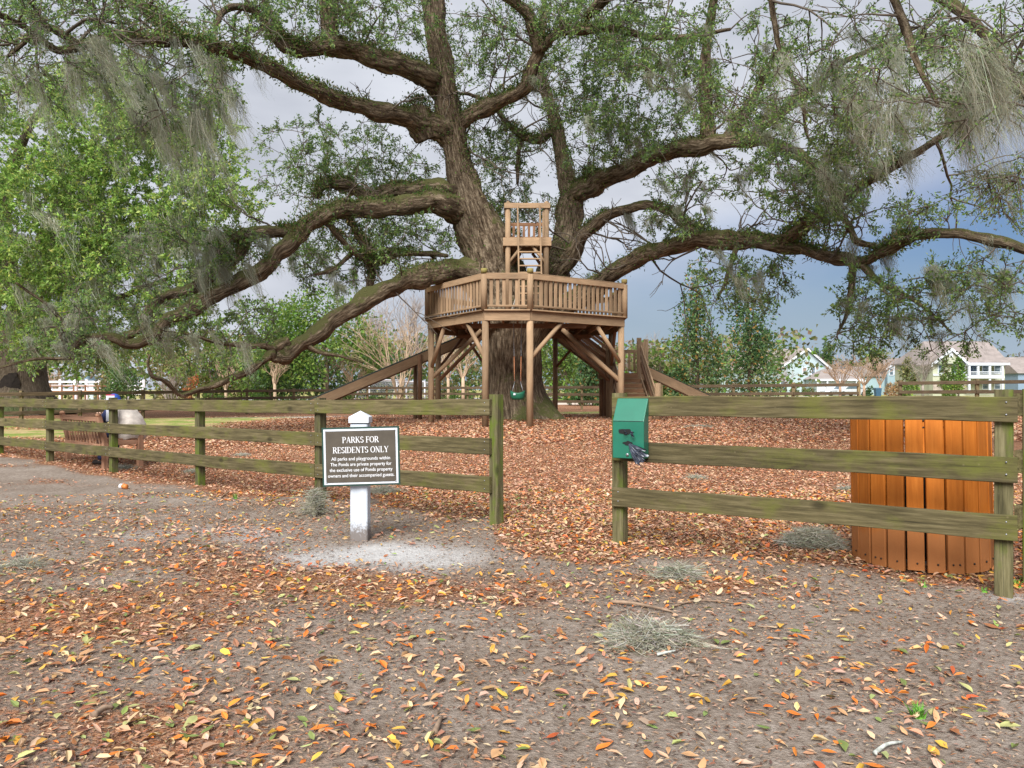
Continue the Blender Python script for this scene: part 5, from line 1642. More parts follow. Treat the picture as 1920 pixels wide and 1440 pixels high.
LIMBS = [
 # main left leader
 (M_TRUNK, 22, [(968, 600, TZ, 120), (945, 550, TZ, 112), (925, 505, TZ, 104), (906, 450, 23.1, 93), (888, 400, 22.9, 80), (872, 355, 22.8, 62), (862, 317, 22.7, 51), (853, 280, 22.6, 48), (843, 220, 22.4, 50), (834, 160, 22.2, 46), (824, 100, 22, 42), (815, 50, 21.9, 42), (814, 0, 21.8, 40), (810, -60, 21.7, 36), (790, -160, 21.4, 28), (770, -280, 21, 20), (760, -400, 20.6, 10)]),
 # right leader
 (M_TRUNK, 20, [(985, 600, TZ + .3, 88.0), (1018, 550, TZ + .5, 70.4), (1040, 508, TZ + .6, 57.6), (1056, 465, 24, 49.6), (1066, 420, 24.1, 46.4), (1071, 375, 24.2, 44.8), (1063, 335, 24.3, 32.0), (1052, 285, 24.4, 26.4), (1041, 230, 24.5, 23.2), (1026, 180, 24.5, 20.8), (1012, 140, 24.5, 19.2), (1004, 100, 24.5, 15.2), (1018, 50, 24.5, 12.0), (1022, -10, 24.5, 9.6), (1035, -90, 24.5, 6.4)]),
 # A upper left
 (M_BARK, 16, [(870, 300, 22.8, 21.1), (848, 268, 22.6, 40.8), (812, 238, 22.2, 42.2), (762, 222, 21.8, 38.0), (700, 206, 21, 32.3), (640, 190, 20.2, 29.5), (590, 170, 19.4, 28.1), (540, 146, 18.6, 26.0), (490, 120, 17.8, 23.9), (440, 100, 17.1, 21.1), (390, 86, 16.4, 19.7), (330, 76, 15.8, 22.5), (250, 73, 15.1, 19.7), (190, 72, 14.6, 16.9), (150, 88, 14.2, 14.7), (105, 94, 13.8, 13.4), (60, 60, 13.4, 12.0), (0, 28, 13, 9.9), (-70, 5, 12.6, 7.7), (-150, -10, 12.2, 4.9)]),
 (M_BARK, 10, [(150, 88, 14.2, 18), (110, 60, 14, 14), (75, 52, 13.8, 12), (40, 85, 13.5, 9), (15, 105, 13.3, 6)]),
 (M_BARK, 12, [(318, 60, 15.8, 20), (285, 30, 15.8, 18), (258, 8, 15.8, 16), (235, -30, 15.6, 12), (210, -80, 15.4, 8)]),
 # cut stub by the fork
 (M_TRUNK, 14, [(800, 262, 22.3, 40), (792, 240, 22.2, 46), (786, 214, 22.1, 50), (785, 205, 22.1, 44)]),
 # B top left
 (M_BARK, 16, [(848, 205, 22.5, 23.8), (832, 172, 22.3, 42.8), (795, 138, 21.8, 43.6), (745, 122, 21.3, 39.6), (690, 106, 20.8, 36.5), (640, 88, 20.3, 34.8), (600, 89, 19.9, 30.1), (560, 95, 19.5, 26.1), (530, 84, 19.2, 22.1), (510, 60, 19, 19.0), (482, 26, 18.7, 15.8), (450, 12, 18.4, 12.7), (422, 20, 18.2, 11.1), (405, 48, 18, 8.7), (400, 80, 17.9, 5.6)]),
 (M_TRUNK, 16, [(624, 100, 20.2, 36), (619, 60, 20.1, 32), (617, 20, 20, 31), (615, -30, 19.9, 30), (611, -110, 19.7, 24), (600, -220, 19.4, 14)]),
 (M_BARK, 10, [(560, 92, 19.5, 16), (530, 60, 19.2, 12), (500, 10, 18.9, 11), (480, -50, 18.6, 8)]),
 # C up right from the leader
 (M_BARK, 14, [(838, 262, 22.6, 14.4), (862, 234, 22.4, 28.8), (900, 206, 22.1, 28.8), (950, 186, 21.7, 26.6), (985, 160, 21.4, 24.5), (1000, 125, 21.2, 23.0), (1014, 92, 21, 21.6), (1048, 62, 20.7, 18.7), (1100, 55, 20.3, 15.8), (1160, 55, 19.9, 13.7), (1220, 70, 19.5, 11.5), (1290, 68, 19, 8.6), (1370, 55, 18.5, 5.8)]),
 (M_BARK, 12, [(1014, 95, 21, 28), (1000, 52, 20.8, 24), (985, 20, 20.6, 22), (950, -6, 20.4, 21), (905, -40, 20.2, 18), (860, -110, 20, 12)]),
 (M_BARK, 10, [(1040, 240, 24.5, 16), (1010, 262, 24.3, 15), (980, 255, 24.1, 14), (955, 235, 23.9, 11), (930, 205, 23.7, 9), (890, 180, 23.5, 7), (860, 176, 23.4, 4)]),
 (M_BARK, 10, [(975, 258, 24.2, 10), (972, 300, 24.2, 8), (970, 345, 24.2, 5)]),
 # D right upper
 (M_BARK, 16, [(1050, 415, 24.3, 24.0), (1066, 385, 24.2, 40.0), (1085, 362, 24, 42.4), (1112, 344, 23.7, 38.4), (1160, 325, 23.2, 34.4), (1210, 300, 22.6, 32.8), (1260, 282, 22, 32.0), (1310, 275, 21.4, 32.0), (1360, 266, 20.9, 28.8), (1420, 263, 20.3, 22.4), (1470, 276, 19.8, 20.8), (1510, 300, 19.4, 19.2), (1545, 335, 19, 17.6), (1562, 366, 18.7, 14.4), (1566, 395, 18.5, 10.4)]),
 (M_TRUNK, 14, [(1328, 275, 21.3, 30.6), (1326, 235, 21.2, 26.1), (1323, 190, 21, 24.3), (1322, 150, 20.8, 21.6), (1326, 80, 20.5, 18.0), (1335, 20, 20.2, 15.3), (1345, -50, 19.9, 11.7), (1360, -150, 19.5, 6.3)]),
 (M_BARK, 12, [(1355, 268, 21, 25.5), (1378, 240, 20.8, 22.1), (1398, 212, 20.6, 18.7), (1420, 170, 20.3, 15.3), (1442, 125, 20, 11.9), (1470, 80, 19.7, 7.6)]),
 (M_BARK, 12, [(1405, 266, 20.4, 22.1), (1436, 232, 20, 17.8), (1488, 192, 19.4, 17.0), (1530, 160, 18.9, 14.4), (1572, 122, 18.4, 11.9), (1640, 90, 17.7, 9.3), (1720, 50, 17, 6.0)]),
 (M_TRUNK, 10, [(1112, 350, 23.8, 18), (1106, 330, 23.7, 16), (1102, 322, 23.7, 12)]),
 (M_BARK, 8, [(1440, -40, 15.5, 11), (1452, 40, 15.6, 10), (1462, 95, 15.7, 9), (1482, 140, 15.8, 9), (1506, 188, 15.9, 8), (1512, 250, 16, 5), (1545, 290, 16, 4), (1585, 322, 16, 3)]),
 # E middle right
 (M_BARK, 12, [(1030, 520, 23.8, 40.0), (1070, 480, 23.4, 32.0), (1094, 442, 23, 25.6), (1122, 415, 22.6, 22.4), (1160, 396, 22.2, 19.2), (1210, 385, 21.7, 16.0), (1250, 395, 21.3, 14.4), (1280, 418, 20.9, 16.0), (1315, 440, 20.6, 14.4)]),
 # F lowest right
 (M_BARK, 16, [(1030, 590, 23.8, 47.9), (1080, 562, 23.4, 42.4), (1130, 526, 22.9, 36.9), (1180, 492, 22.3, 32.1), (1240, 468, 21.6, 30.1), (1310, 451, 20.7, 32.9), (1380, 450, 19.8, 35.6), (1450, 456, 18.9, 30.8), (1510, 468, 18.2, 24.7), (1570, 484, 17.5, 22.6), (1610, 492, 17, 21.9), (1650, 475, 16.5, 21.2), (1700, 448, 15.9, 20.5), (1750, 437, 15.4, 20.5), (1810, 440, 14.9, 19.2), (1870, 453, 14.4, 19.8), (1930, 470, 13.9, 19.2), (2010, 485, 13.3, 17.1), (2100, 478, 12.7, 12.3), (2200, 450, 12.2, 6.8)]),
 (M_BARK, 12, [(1470, 452, 18.6, 30.6), (1495, 436, 18.2, 27.2), (1525, 412, 17.8, 22.1), (1570, 375, 17.2, 20.4), (1620, 346, 16.5, 18.7), (1680, 306, 15.7, 17.0), (1722, 284, 15.1, 15.3), (1790, 240, 14.3, 11.9), (1850, 200, 13.6, 9.3), (1930, 150, 12.8, 6.0)]),
 (M_BARK, 8, [(1600, 492, 17.1, 16), (1596, 540, 16.9, 12), (1588, 590, 16.7, 8), (1570, 625, 16.5, 4)]),
 (M_BARK, 8, [(1615, 495, 16.9, 15), (1650, 530, 16.4, 11), (1700, 555, 15.9, 9), (1745, 585, 15.4, 6), (1785, 625, 15, 3)]),
 (M_BARK, 8, [(1560, 380, 17.3, 12), (1590, 420, 17, 11), (1605, 450, 16.8, 14), (1640, 462, 16.5, 12)]),
 (M_BARK, 8, [(1385, 455, 19.7, 14), (1372, 490, 19.4, 10), (1360, 530, 19.1, 7), (1345, 560, 18.9, 4)]),
 # G low left, with its parallel branches
 (M_BARK, 18, [(935, 445, 23.3, 22.2), (905, 416, 23.1, 48.8), (870, 396, 22.7, 53.2), (832, 383, 22.2, 45.8), (780, 381, 21.7, 37.7), (720, 392, 21.1, 34.0), (660, 391, 20.5, 32.6), (610, 401, 20, 33.3), (570, 430, 19.6, 31.8), (530, 466, 19.2, 31.1), (500, 500, 18.9, 31.1), (450, 530, 18.5, 30.3), (400, 556, 18.1, 28.9), (350, 582, 17.7, 27.4), (312, 603, 17.4, 24.4), (280, 636, 17.1, 21.5), (245, 645, 16.9, 19.2), (200, 632, 16.6, 17.8), (160, 636, 16.3, 15.5), (132, 656, 16.1, 11.1), (120, 640, 16, 6.7), (105, 612, 15.9, 3.7)]),
 (M_BARK, 14, [(895, 390, 23, 20.4), (870, 372, 22.8, 35.7), (842, 360, 22.6, 34.9), (800, 352, 22.5, 32.3), (740, 358, 22.3, 28.9), (695, 368, 22.2, 23.8), (655, 350, 22.1, 22.9), (620, 343, 22, 18.7), (600, 352, 21.9, 15.3), (592, 372, 21.9, 11.9)]),
 (M_BARK, 14, [(560, 436, 19.6, 27.2), (512, 434, 19.3, 24.0), (462, 440, 19, 21.6), (425, 452, 18.8, 20.0), (400, 470, 18.6, 16.0), (388, 490, 18.5, 9.6)]),
 (M_BARK, 14, [(470, 442, 19.1, 20.8), (445, 478, 18.9, 20.0), (405, 512, 18.6, 20.0), (350, 545, 18.3, 20.0), (305, 558, 18, 18.4), (278, 585, 17.8, 16.8), (265, 615, 17.6, 16.0), (225, 632, 17.3, 15.2), (180, 640, 17, 12.0), (140, 635, 16.8, 8.8), (115, 600, 16.6, 7.2), (80, 565, 16.4, 6.4), (50, 545, 16.2, 4.8), (30, 530, 16, 3.2)]),
 (M_BARK, 10, [(150, 640, 16.3, 12), (135, 665, 16.2, 11), (125, 672, 16.1, 9), (80, 672, 15.8, 6), (40, 678, 15.5, 5), (0, 690, 15.2, 4)]),
 (M_BARK, 8, [(650, 405, 20.5, 14), (672, 440, 20.8, 15), (690, 470, 21, 18), (697, 500, 21.2, 18), (692, 540, 21.3, 14)]),
 (M_BARK, 8, [(610, 410, 20, 12), (640, 450, 20.3, 12), (675, 480, 20.8, 14), (695, 490, 21.1, 14)]),
 (M_BARK, 8, [(697, 495, 21.2, 16), (740, 478, 21.6, 14), (790, 475, 22, 11), (840, 480, 22.4, 7)]),
 (M_BARK, 8, [(660, 475, 20.7, 10), (625, 505, 20.5, 9), (590, 515, 20.3, 5)]),
 # H lowest left
 (M_BARK, 18, [(960, 545, 23.6, 31.0), (925, 526, 23.3, 55.8), (890, 515, 22.9, 55.8), (850, 510, 22.3, 48.0), (790, 517, 21.6, 40.3), (740, 536, 21, 35.6), (690, 561, 20.4, 34.1), (640, 591, 19.8, 32.6), (600, 620, 19.3, 31.0), (560, 650, 18.8, 31.0), (532, 667, 18.5, 29.4), (515, 668, 18.3, 23.2), (508, 660, 18.2, 10.8)]),
 (M_BARK, 10, [(540, 640, 18.6, 22), (520, 650, 18.4, 20), (498, 672, 18.1, 15), (468, 695, 17.8, 14), (430, 711, 17.4, 13), (390, 725, 17, 12), (350, 739, 16.6, 10), (337, 740, 16.5, 9), (322, 726, 16.3, 8), (305, 712, 16.1, 8), (286, 706, 15.9, 7), (278, 685, 15.8, 5), (281, 664, 15.7, 4)]),
 (M_BARK, 8, [(515, 655, 18.3, 15), (490, 648, 18.1, 12), (450, 648, 17.8, 9), (400, 640, 17.4, 8), (360, 628, 17.1, 5), (320, 622, 16.8, 3)]),
 (M_BARK, 8, [(570, 645, 18.9, 14), (600, 660, 19, 9), (640, 668, 19.1, 6), (680, 680, 19.2, 3)]),
 # limbs that come forward over the camera's right, mostly above the frame
 (M_BARK, 12, [(1100, 30, 20.3, 20), (1200, -60, 18, 24), (1350, -120, 15.5, 26), (1520, -120, 13, 26), (1680, -60, 11.2, 24), (1800, 20, 10.2, 20), (1880, 110, 9.6, 14), (1935, 200, 9.3, 9)]),
 (M_BARK, 10, [(1640, -80, 11.6, 20), (1690, 30, 11.2, 16), (1720, 120, 10.9, 11), (1760, 200, 10.7, 7)]),
]
for (mt, sg, pts) in LIMBS:
    limb('limb', pts, oak, sk, mt, sg)
OAK_R = [
 (150, 30, 180, 60, 12.5, 15.5, 56), (60, 110, 90, 90, 12.5, 14.5, 28), (300, 160, 130, 90, 14, 18, 49), (420, 50, 140, 70, 16, 20, 42),
 (560, 30, 110, 50, 18, 21, 40), (700, 35, 100, 55, 19, 22, 50), (560, 300, 90, 90, 21, 26, 40), (640, 300, 90, 60, 22, 26, 55), (720, 315, 90, 35, 22, 26, 35),
 (700, 260, 60, 40, 22, 26, 14), (640, 450, 130, 55, 20, 24, 70), (770, 440, 90, 45, 21, 25, 45), (620, 510, 60, 40, 20, 22, 18), (900, 80, 90, 80, 20, 24, 60),
 (950, 320, 55, 90, 23, 27, 60), (925, 240, 50, 80, 22, 26, 30), (935, 440, 40, 45, 24, 27, 28), (1005, 390, 40, 50, 24, 27, 18),
 (1090, 120, 90, 110, 20, 25, 80), (1180, 180, 110, 130, 19, 24, 95), (1110, 30, 130, 45, 18, 22, 60), (1230, 80, 100, 80, 16, 20, 60), (1120, 260, 70, 60, 21, 24, 26), (1215, 240, 60, 50, 20, 23, 20),
 (1285, 370, 60, 70, 19, 22, 26), (1250, 420, 40, 40, 20, 22, 10), (1400, 130, 130, 120, 14, 19, 57), (1440, 230, 80, 40, 17, 20, 17), (1560, 140, 150, 130, 12, 16, 57),
 (1700, 110, 180, 110, 9.5, 13, 52), (1850, 130, 100, 130, 8.5, 11, 36), (1480, 330, 110, 55, 16, 19, 45), (1540, 370, 60, 70, 16, 18, 36), (1650, 250, 110, 70, 13, 16, 26), (1600, 300, 80, 50, 14.5, 17, 13),
 (1640, 415, 110, 45, 15, 17, 19), (1760, 400, 60, 30, 14, 15.5, 5), (1400, 500, 80, 40, 18, 19.5, 20), (1345, 545, 40, 60, 18.5, 19.5, 9), (1440, 540, 45, 40, 18, 19, 7),
 (1630, 570, 70, 60, 15, 17, 24), (1740, 570, 90, 70, 14, 16, 31), (1620, 630, 60, 30, 15, 17, 12), (1780, 640, 60, 25, 14, 15.5, 6), (1820, 520, 80, 50, 13.5, 15, 16), (1885, 560, 50, 50, 12.5, 14, 14), (1880, 350, 50, 50, 9.5, 12, 20),
 (220, 590, 160, 60, 16, 19, 45), (420, 600, 130, 55, 17, 20, 14), (430, 650, 170, 45, 16, 19, 14), (130, 640, 100, 50, 15.5, 17.5, 26), (340, 470, 150, 60, 17.5, 20, 45),
 (-120, 60, 120, 150, 11, 14, 28), (2050, 200, 130, 200, 9, 13, 31), (2050, 520, 120, 80, 12, 14, 22), (700, -120, 500, 100, 16, 23, 90), (1500, -140, 400, 110, 10, 17, 46),
]
paths, leafd, SPR, NODES = grow(OAK_R, sk, 0.086, 17, 5, 0.40, OAK_PAL, [3, 4, 3, 1.2, 2.5])
tubes_obj('twigs', paths, M_TWIG, oak, 4, 'stuff')
foliage_obj('crown', leafd, oak)
# dark secondary branches, forking two or three times
r_b = np.random.default_rng(77)
bp, brd = sk.arr()
cand = np.where((brd > 0.035) & (brd < 0.30) & (bp[:, 2] > 4.6))[0]
bl = []
def fork(p0, d0, L, r, lev):
    k = 7
    pts_ = [np.array(p0)]; d_ = np.array(d0)
    for i in range(k - 1):
        d_ = d_ + r_b.normal(0, 0.22, 3) + np.array([0, 0, 0.03]); d_ /= np.linalg.norm(d_)
        pts_.append(pts_[-1] + d_ * L / (k - 1))
    bl.append((np.array(pts_), np.linspace(r, max(0.006, r * 0.45), k)))
    if lev:
        for q in range(3):
            s0 = pts_[r_b.integers(2, k)]
            nd_ = d_ + r_b.normal(0, 0.6, 3); nd_ /= np.linalg.norm(nd_)
            fork(s0, nd_, L * r_b.uniform(0.5, 0.8), max(0.008, r * 0.55), lev - 1)
for k in r_b.choice(cand, 105, replace=False):
    nd_ = r_b.normal(0, 1, 3); nd_[2] = nd_[2] * 0.7 + 0.25; nd_ /= np.linalg.norm(nd_)
    fork(bp[k], nd_, r_b.uniform(0.9, 2.2), min(0.038, brd[k] * 0.5), 2)
tubes_obj('branchlets', bl, M_TWIG, oak, 5, 'stuff')
# resurrection fern and ivy on the tops of the limbs
LP, LR = sk.arr()
sel = (LR > 0.09)
LP, LR = LP[sel], LR[sel]
hi = LP[:, 2] > 4.2
LP, LR = LP[hi], LR[hi]
nf = 170
A = np.repeat(LP, nf, axis=0); AR = np.repeat(LR, nf); N = len(A)
ang = rng.normal(0, 1.05, N)
dxy = rng.normal(0, 1, (N, 3)); dxy[:, 2] = 0; dxy = unit(dxy)
nrm = dxy * np.sin(ang)[:, None] + np.array([0, 0, 1.0]) * np.cos(ang)[:, None]
pos = A + nrm * (AR * 1.0 + 0.01)[:, None] + rng.normal(0, 0.13, (N, 3)) * np.array([1, 1, 0.25])
keep = fbm(pos[:, 0] * 1.0 + pos[:, 2], pos[:, 1] + pos[:, 2] * 0.6, 0.9, 5, 3) > 0.40
pos, nrm = pos[keep], nrm[keep]; N = len(pos)
cols = pick_cols([(0.14, 0.20, 0.05), (0.20, 0.17, 0.08), (0.10, 0.20, 0.04), (0.32, 0.27, 0.14), (0.06, 0.07, 0.025)], [3.2, 2.2, 3.2, 1.2, 1.2], N, 0.25)
foliage_obj('fern_growth', (pos, unit(nrm * 0.8 + rng.normal(0, 0.6, (N, 3))), rng.normal(0, 1, (N, 3)), rng.uniform(0.05, 0.12, N), rng.uniform(0.022, 0.045, N), cols), oak)
# Spanish moss on the oak
def moss_regions(regs, nodes):
    A, L = [], []
    pxn = nodes[:, 0] / nodes[:, 1] * FPX + 960; pyn = HORIZON - (nodes[:, 2] - CAM_H) / nodes[:, 1] * FPX
    for (cx, cy, rx, ry, n, l0, l1) in regs:
        ins = np.where(((pxn - cx) / rx) ** 2 + ((pyn - cy) / ry) ** 2 < 1)[0]
        if not len(ins): continue
        k = rng.choice(ins, n)
        A.append(nodes[k] + rng.normal(0, 0.06, (n, 3))); L.append(rng.uniform(l0, l1, n))
    return np.concatenate(A), np.concatenate(L)
MOSS_R = [(300, 90, 160, 50, 13, 0.8, 2.6), (330, 200, 120, 90, 13, 0.8, 2.2), (100, 100, 120, 70, 7, 0.7, 1.8), (300, 470, 160, 70, 13, 0.6, 1.6), (430, 450, 90, 60, 9, 0.7, 1.9), (450, 540, 110, 50, 6, 0.4, 1.1),
          (230, 600, 150, 60, 10, 0.5, 1.3), (100, 600, 110, 80, 10, 0.5, 1.4), (420, 640, 140, 40, 5, 0.3, 0.8), (560, 520, 120, 60, 4, 0.3, 0.9), (620, 480, 60, 50, 4, 0.5, 1.2),
          (970, 170, 50, 40, 4, 0.2, 0.6), (1200, 200, 120, 120, 14, 0.3, 1.1), (1230, 390, 60, 40, 5, 0.4, 1.1), (1330, 330, 100, 80, 8, 0.3, 0.9), (1420, 140, 140, 120, 14, 0.3, 1.1),
          (1560, 150, 160, 120, 19, 0.4, 1.3), (1720, 130, 170, 110, 23, 0.5, 1.5), (1850, 190, 110, 120, 21, 0.7, 1.9), (1640, 300, 120, 70, 12, 0.4, 1.2), (1480, 320, 100, 60, 6, 0.3, 1.0), (1400, 490, 90, 40, 6, 0.4, 1.1),
          (1700, 470, 130, 50, 9, 0.5, 1.5), (1640, 570, 80, 60, 5, 0.4, 1.2), (1750, 570, 90, 70, 6, 0.4, 1.3), (1870, 480, 80, 40, 5, 0.4, 1.2),
          (330, 190, 70, 40, 7, 2.2, 3.4), (300, 170, 60, 40, 5, 1.8, 2.8), (400, 200, 50, 40, 5, 1.4, 2.2), (120, 110, 70, 40, 6, 1.2, 2.2), (230, 90, 60, 30, 4, 1.0, 2.0), (450, 110, 60, 30, 4, 1.0, 1.8), (1800, 130, 90, 70, 11, 1.4, 2.2), (1740, 180, 90, 60, 7, 1.0, 1.8)]
ma, ml = moss_regions(MOSS_R, NODES[0])
moss_obj('hanging_moss', ma, ml, 100, oak, (0.30, 0.0, -1), 0.075, 0.0048)

# ---- the old oak at the far left and its bright crown
LB = Vector((-23.2, 36.0, gz(-23.2, 36.0)))
oak2 = thing('live_oak', LB, 'old live oak with a wide hollow trunk at the left edge', 'tree', 'live oaks')
oak['group'] = 'live oaks'
sk2 = Skeleton()
tr2 = [(LB.x - .6, LB.y, LB.z - .3, 2.3), (LB.x - .7, LB.y, LB.z + .3, 1.75), (LB.x - .8, LB.y, LB.z + 1.2, 1.45), (LB.x - .8, LB.y, LB.z + 2.4, 1.35), (LB.x - .6, LB.y, LB.z + 3.6, 1.2), (LB.x - .2, LB.y, LB.z + 5, 0.8), (LB.x + .5, LB.y, LB.z + 7, .55), (LB.x + 1.5, LB.y, LB.z + 9.5, .35), (LB.x + 2.2, LB.y, LB.z + 12, .12)]
t2 = smooth_path(tr2, 4)
m = MB(); m.tube([Vector(p[:3]) for p in t2], [max(.08, p[3]) for p in t2], 36, rough=0.05, seed=4.0, lobes=lambda i, a: 1 + max(0, 1 - i / 9) * (0.2 * math.sin(4 * a) + .1 * math.sin(7 * a + 1)))
m.build('trunk', M_BARK2, oak2); sk2.add(t2[:, :3], t2[:, 3])
hn = Vector((0.45, -0.89, 0)); hs = Vector((0.89, 0.45, 0))
hc_ = Vector((LB.x - .75, LB.y, LB.z + 1.35)) + hn * 1.40
m = MB(); vs = [hc_ + hn * .06]
rh = random.Random(4)
for k in range(18):
    a_ = 2 * math.pi * k / 18
    vs.append(hc_ + hs * (.42 * math.cos(a_) * rh.uniform(.75, 1.15)) + Vector((0, 0, .75 * math.sin(a_) * rh.uniform(.8, 1.1))) - hn * .02)
m.add(vs, [(0, 1 + k, 1 + (k + 1) % 18) for k in range(18)])
m.build('hollow', plain('hollow_shade_paint', (0.02, 0.015, 0.012), 0.95, 0.3, 8, bstr=0.5), oak2)  # shallow dark patch on the bark; its colour stands in for a recess's shade
for pts in ([(40, 620, 35.5, 40), (90, 540, 34, 26), (170, 470, 32.5, 20), (260, 430, 31, 14), (380, 400, 30, 8)],
            [(30, 600, 35.5, 40), (80, 450, 34, 24), (150, 330, 33, 18), (240, 250, 32, 13), (330, 210, 31, 8)],
            [(20, 560, 35.5, 36), (10, 400, 34, 24), (40, 270, 33, 16), (100, 170, 32, 9)],
            [(45, 630, 35.5, 30), (120, 600, 33.5, 18), (220, 560, 32, 12), (320, 520, 31, 7)],
            [(10, 620, 35.5, 30), (-60, 500, 33, 20), (-160, 380, 31, 10)]):
    limb('limb', pts, oak2, sk2, M_BARK2, 10)
OAK2_R = [(110, 250, 190, 130, 27, 35, 172), (290, 330, 160, 110, 27, 33, 149), (90, 420, 140, 120, 27, 34, 161), (260, 480, 170, 90, 27, 33, 126), (60, 590, 100, 70, 27, 33, 69), (400, 390, 70, 70, 27, 31, 41),
          (190, 170, 130, 60, 27, 33, 57), (330, 250, 90, 60, 27, 32, 41), (170, 620, 120, 50, 28, 33, 46), (-150, 350, 180, 250, 27, 34, 103), (330, 590, 90, 50, 28, 33, 34)]
BR_PAL = [(0.20, 0.33, 0.075), (0.31, 0.47, 0.11), (0.42, 0.56, 0.17), (0.49, 0.53, 0.14), (0.12, 0.21, 0.07)]
paths, leafd, _, NODES2 = grow(OAK2_R, sk2, 0.15, 26, 5, 0.85, BR_PAL, [3, 4, 3, 1.2, 2], r0=0.03)
tubes_obj('twigs', paths, M_TWIG, oak2, 3, 'stuff')
foliage_obj('crown', leafd, oak2)
ma, ml = moss_regions([(60, 520, 140, 140, 60, 0.8, 2.2), (250, 480, 160, 90, 46, 0.8, 2.2), (120, 300, 180, 120, 30, 0.8, 1.8)], NODES2[0])
moss_obj('hanging_moss', ma, ml, 40, oak2, (0.3, 0, -1), 0.2, 0.009)
# ------------------------------------------------------------------ background trees and shrubs
def crown_points(n, c, rx, ry, rz, lobes=9, shell=0.35, seed=0):
    """points spread through an uneven crown made of overlapping lumps"""
    r_ = np.random.default_rng(seed)
    cen_ = r_.normal(0, 0.52, (lobes, 3)); cen_ /= np.maximum(1, np.linalg.norm(cen_, axis=1, keepdims=True) / 0.72)
    rad = r_.uniform(0.26, 0.46, lobes)
    k = r_.choice(lobes, n, p=rad ** 2 / (rad ** 2).sum())
    d = unit(r_.normal(0, 1, (n, 3)))
    rr = rad[k] * (1 - shell * r_.random(n) ** 1.2) * (1 + 0.15 * r_.normal(0, 1, n))
    p = cen_[k] + d * rr[:, None]
    return np.array(c) + p * np.array([rx, ry, rz]), d

def bg_tree(name, px, base_py, Z, top_py, wpx, label, cat, pal, wts, n=2600, leaf=0.3, trunk=0.16, lobes=10, crown_low=0.25, mat=None, group=None, seed=1, conic=False, depth=None, bark=None):
    x = (px - 960) / FPX * Z
    g = gz(x, Z)
    top = CAM_H - (top_py - HORIZON) / FPX * Z
    H = top - g
    w = wpx / FPX * Z / 2
    root = thing(name, (x, Z, g), label, cat, group)
    cz = g + H * (crown_low + (1 - crown_low) / 2); rz = H * (1 - crown_low) / 2
    pts, d = crown_points(n, (x, Z, cz), w * 1.25, (depth or w) * 1.25, rz * 1.2, lobes, 0.45, seed)
    if conic:
        t = np.clip((pts[:, 2] - (g + H * crown_low)) / (H * (1 - crown_low)), 0, 1)
        sc = (1.65 - 1.1 * t)
        pts[:, 0] = x + (pts[:, 0] - x) * sc; pts[:, 1] = Z + (pts[:, 1] - Z) * sc
    pts[:, 2] = np.maximum(pts[:, 2], g + 0.08)
    N = len(pts)
    cols = pick_cols(pal, wts, N, 0.2)
    Ls = leaf * rng.uniform(0.6, 1.3, N)
    if trunk:
        m = MB()
        ps = [(x, Z, g - .15), (x + w * .04, Z, g + H * .3), (x - w * .05, Z, g + H * .6), (x + w * .02, Z, g + H * .88)]
        s = smooth_path(ps, 3)
        m.tube([Vector(p) for p in s], list(np.linspace(trunk, trunk * .25, len(s))), 8, rough=.1, seed=seed)
        m.build('trunk', bark or M_BARK2, root)
        pth = []
        r_ = np.random.default_rng(seed + 50)
        for k in range(14):
            a = np.array(s[min(len(s) - 1, 2 + k % (len(s) - 2))]); b = pts[r_.integers(0, N)]
            t = np.linspace(0, 1, 5)[:, None]
            q = a * (1 - t) + b * t + np.array([0, 0, 0.12 * np.linalg.norm(b - a)]) * (t * (1 - t) * 4)
            pth.append((q, np.linspace(trunk * .38, trunk * .08, 5)))
        tubes_obj('branches', pth, bark or M_BARK2, root, 5, 'stuff')
    foliage_obj('crown', (pts, unit(d + rng.normal(0, 0.7, (N, 3))), rng.normal(0, 0.6, (N, 3)) + np.array([0, 0, .8]), Ls, Ls * rng.uniform(0.45, 0.7, N), cols), root, mat)
    return root

G_BRIGHT = [(0.135, 0.243, 0.047), (0.216, 0.351, 0.068), (0.095, 0.162, 0.041), (0.324, 0.405, 0.095)]
G_DARK = [(0.06, 0.12, 0.045), (0.098, 0.18, 0.06), (0.15, 0.24, 0.075), (0.045, 0.083, 0.038)]
G_OLIVE = [(0.15, 0.175, 0.062), (0.225, 0.237, 0.088), (0.312, 0.275, 0.138), (0.112, 0.138, 0.05)]
G_MAG = [(0.056, 0.12, 0.048), (0.088, 0.176, 0.064), (0.16, 0.256, 0.096), (0.416, 0.256, 0.08), (0.256, 0.384, 0.16)]
G_STRAW = [(0.42, 0.32, 0.18), (0.5, 0.4, 0.22), (0.34, 0.24, 0.13)]
grp = 'trees and bushes behind the treehouse'
bg_tree('broadleaf_tree', 610, 735, 52, 548, 190, 'bright green rounded tree under the lowest left limb', 'tree', G_BRIGHT, [3, 3, 2, 1], 7000, 0.26, 0.16, 14, 0.12, group=grp, seed=3)
bg_tree('broadleaf_tree', 505, 735, 54, 575, 160, 'mid green tree behind the tip of the lowest left limb', 'tree', G_BRIGHT, [4, 2, 3, .5], 5500, 0.26, 0.14, 12, 0.15, group=grp, seed=4)
bg_tree('broadleaf_tree', 590, 735, 56, 640, 220, 'dark green low tree mass beside the left slide', 'tree', G_DARK, [3, 3, 2, 1], 5000, 0.26, 0.12, 14, 0.05, group=grp, seed=5)
bg_tree('broadleaf_tree', 395, 735, 57, 640, 140, 'loose green bush left of the drooping branch tip', 'tree', G_OLIVE + G_BRIGHT[:2], [2, 2, 2, 1, 3, 2], 4000, 0.24, 0.1, 12, 0.06, group=grp, seed=6)
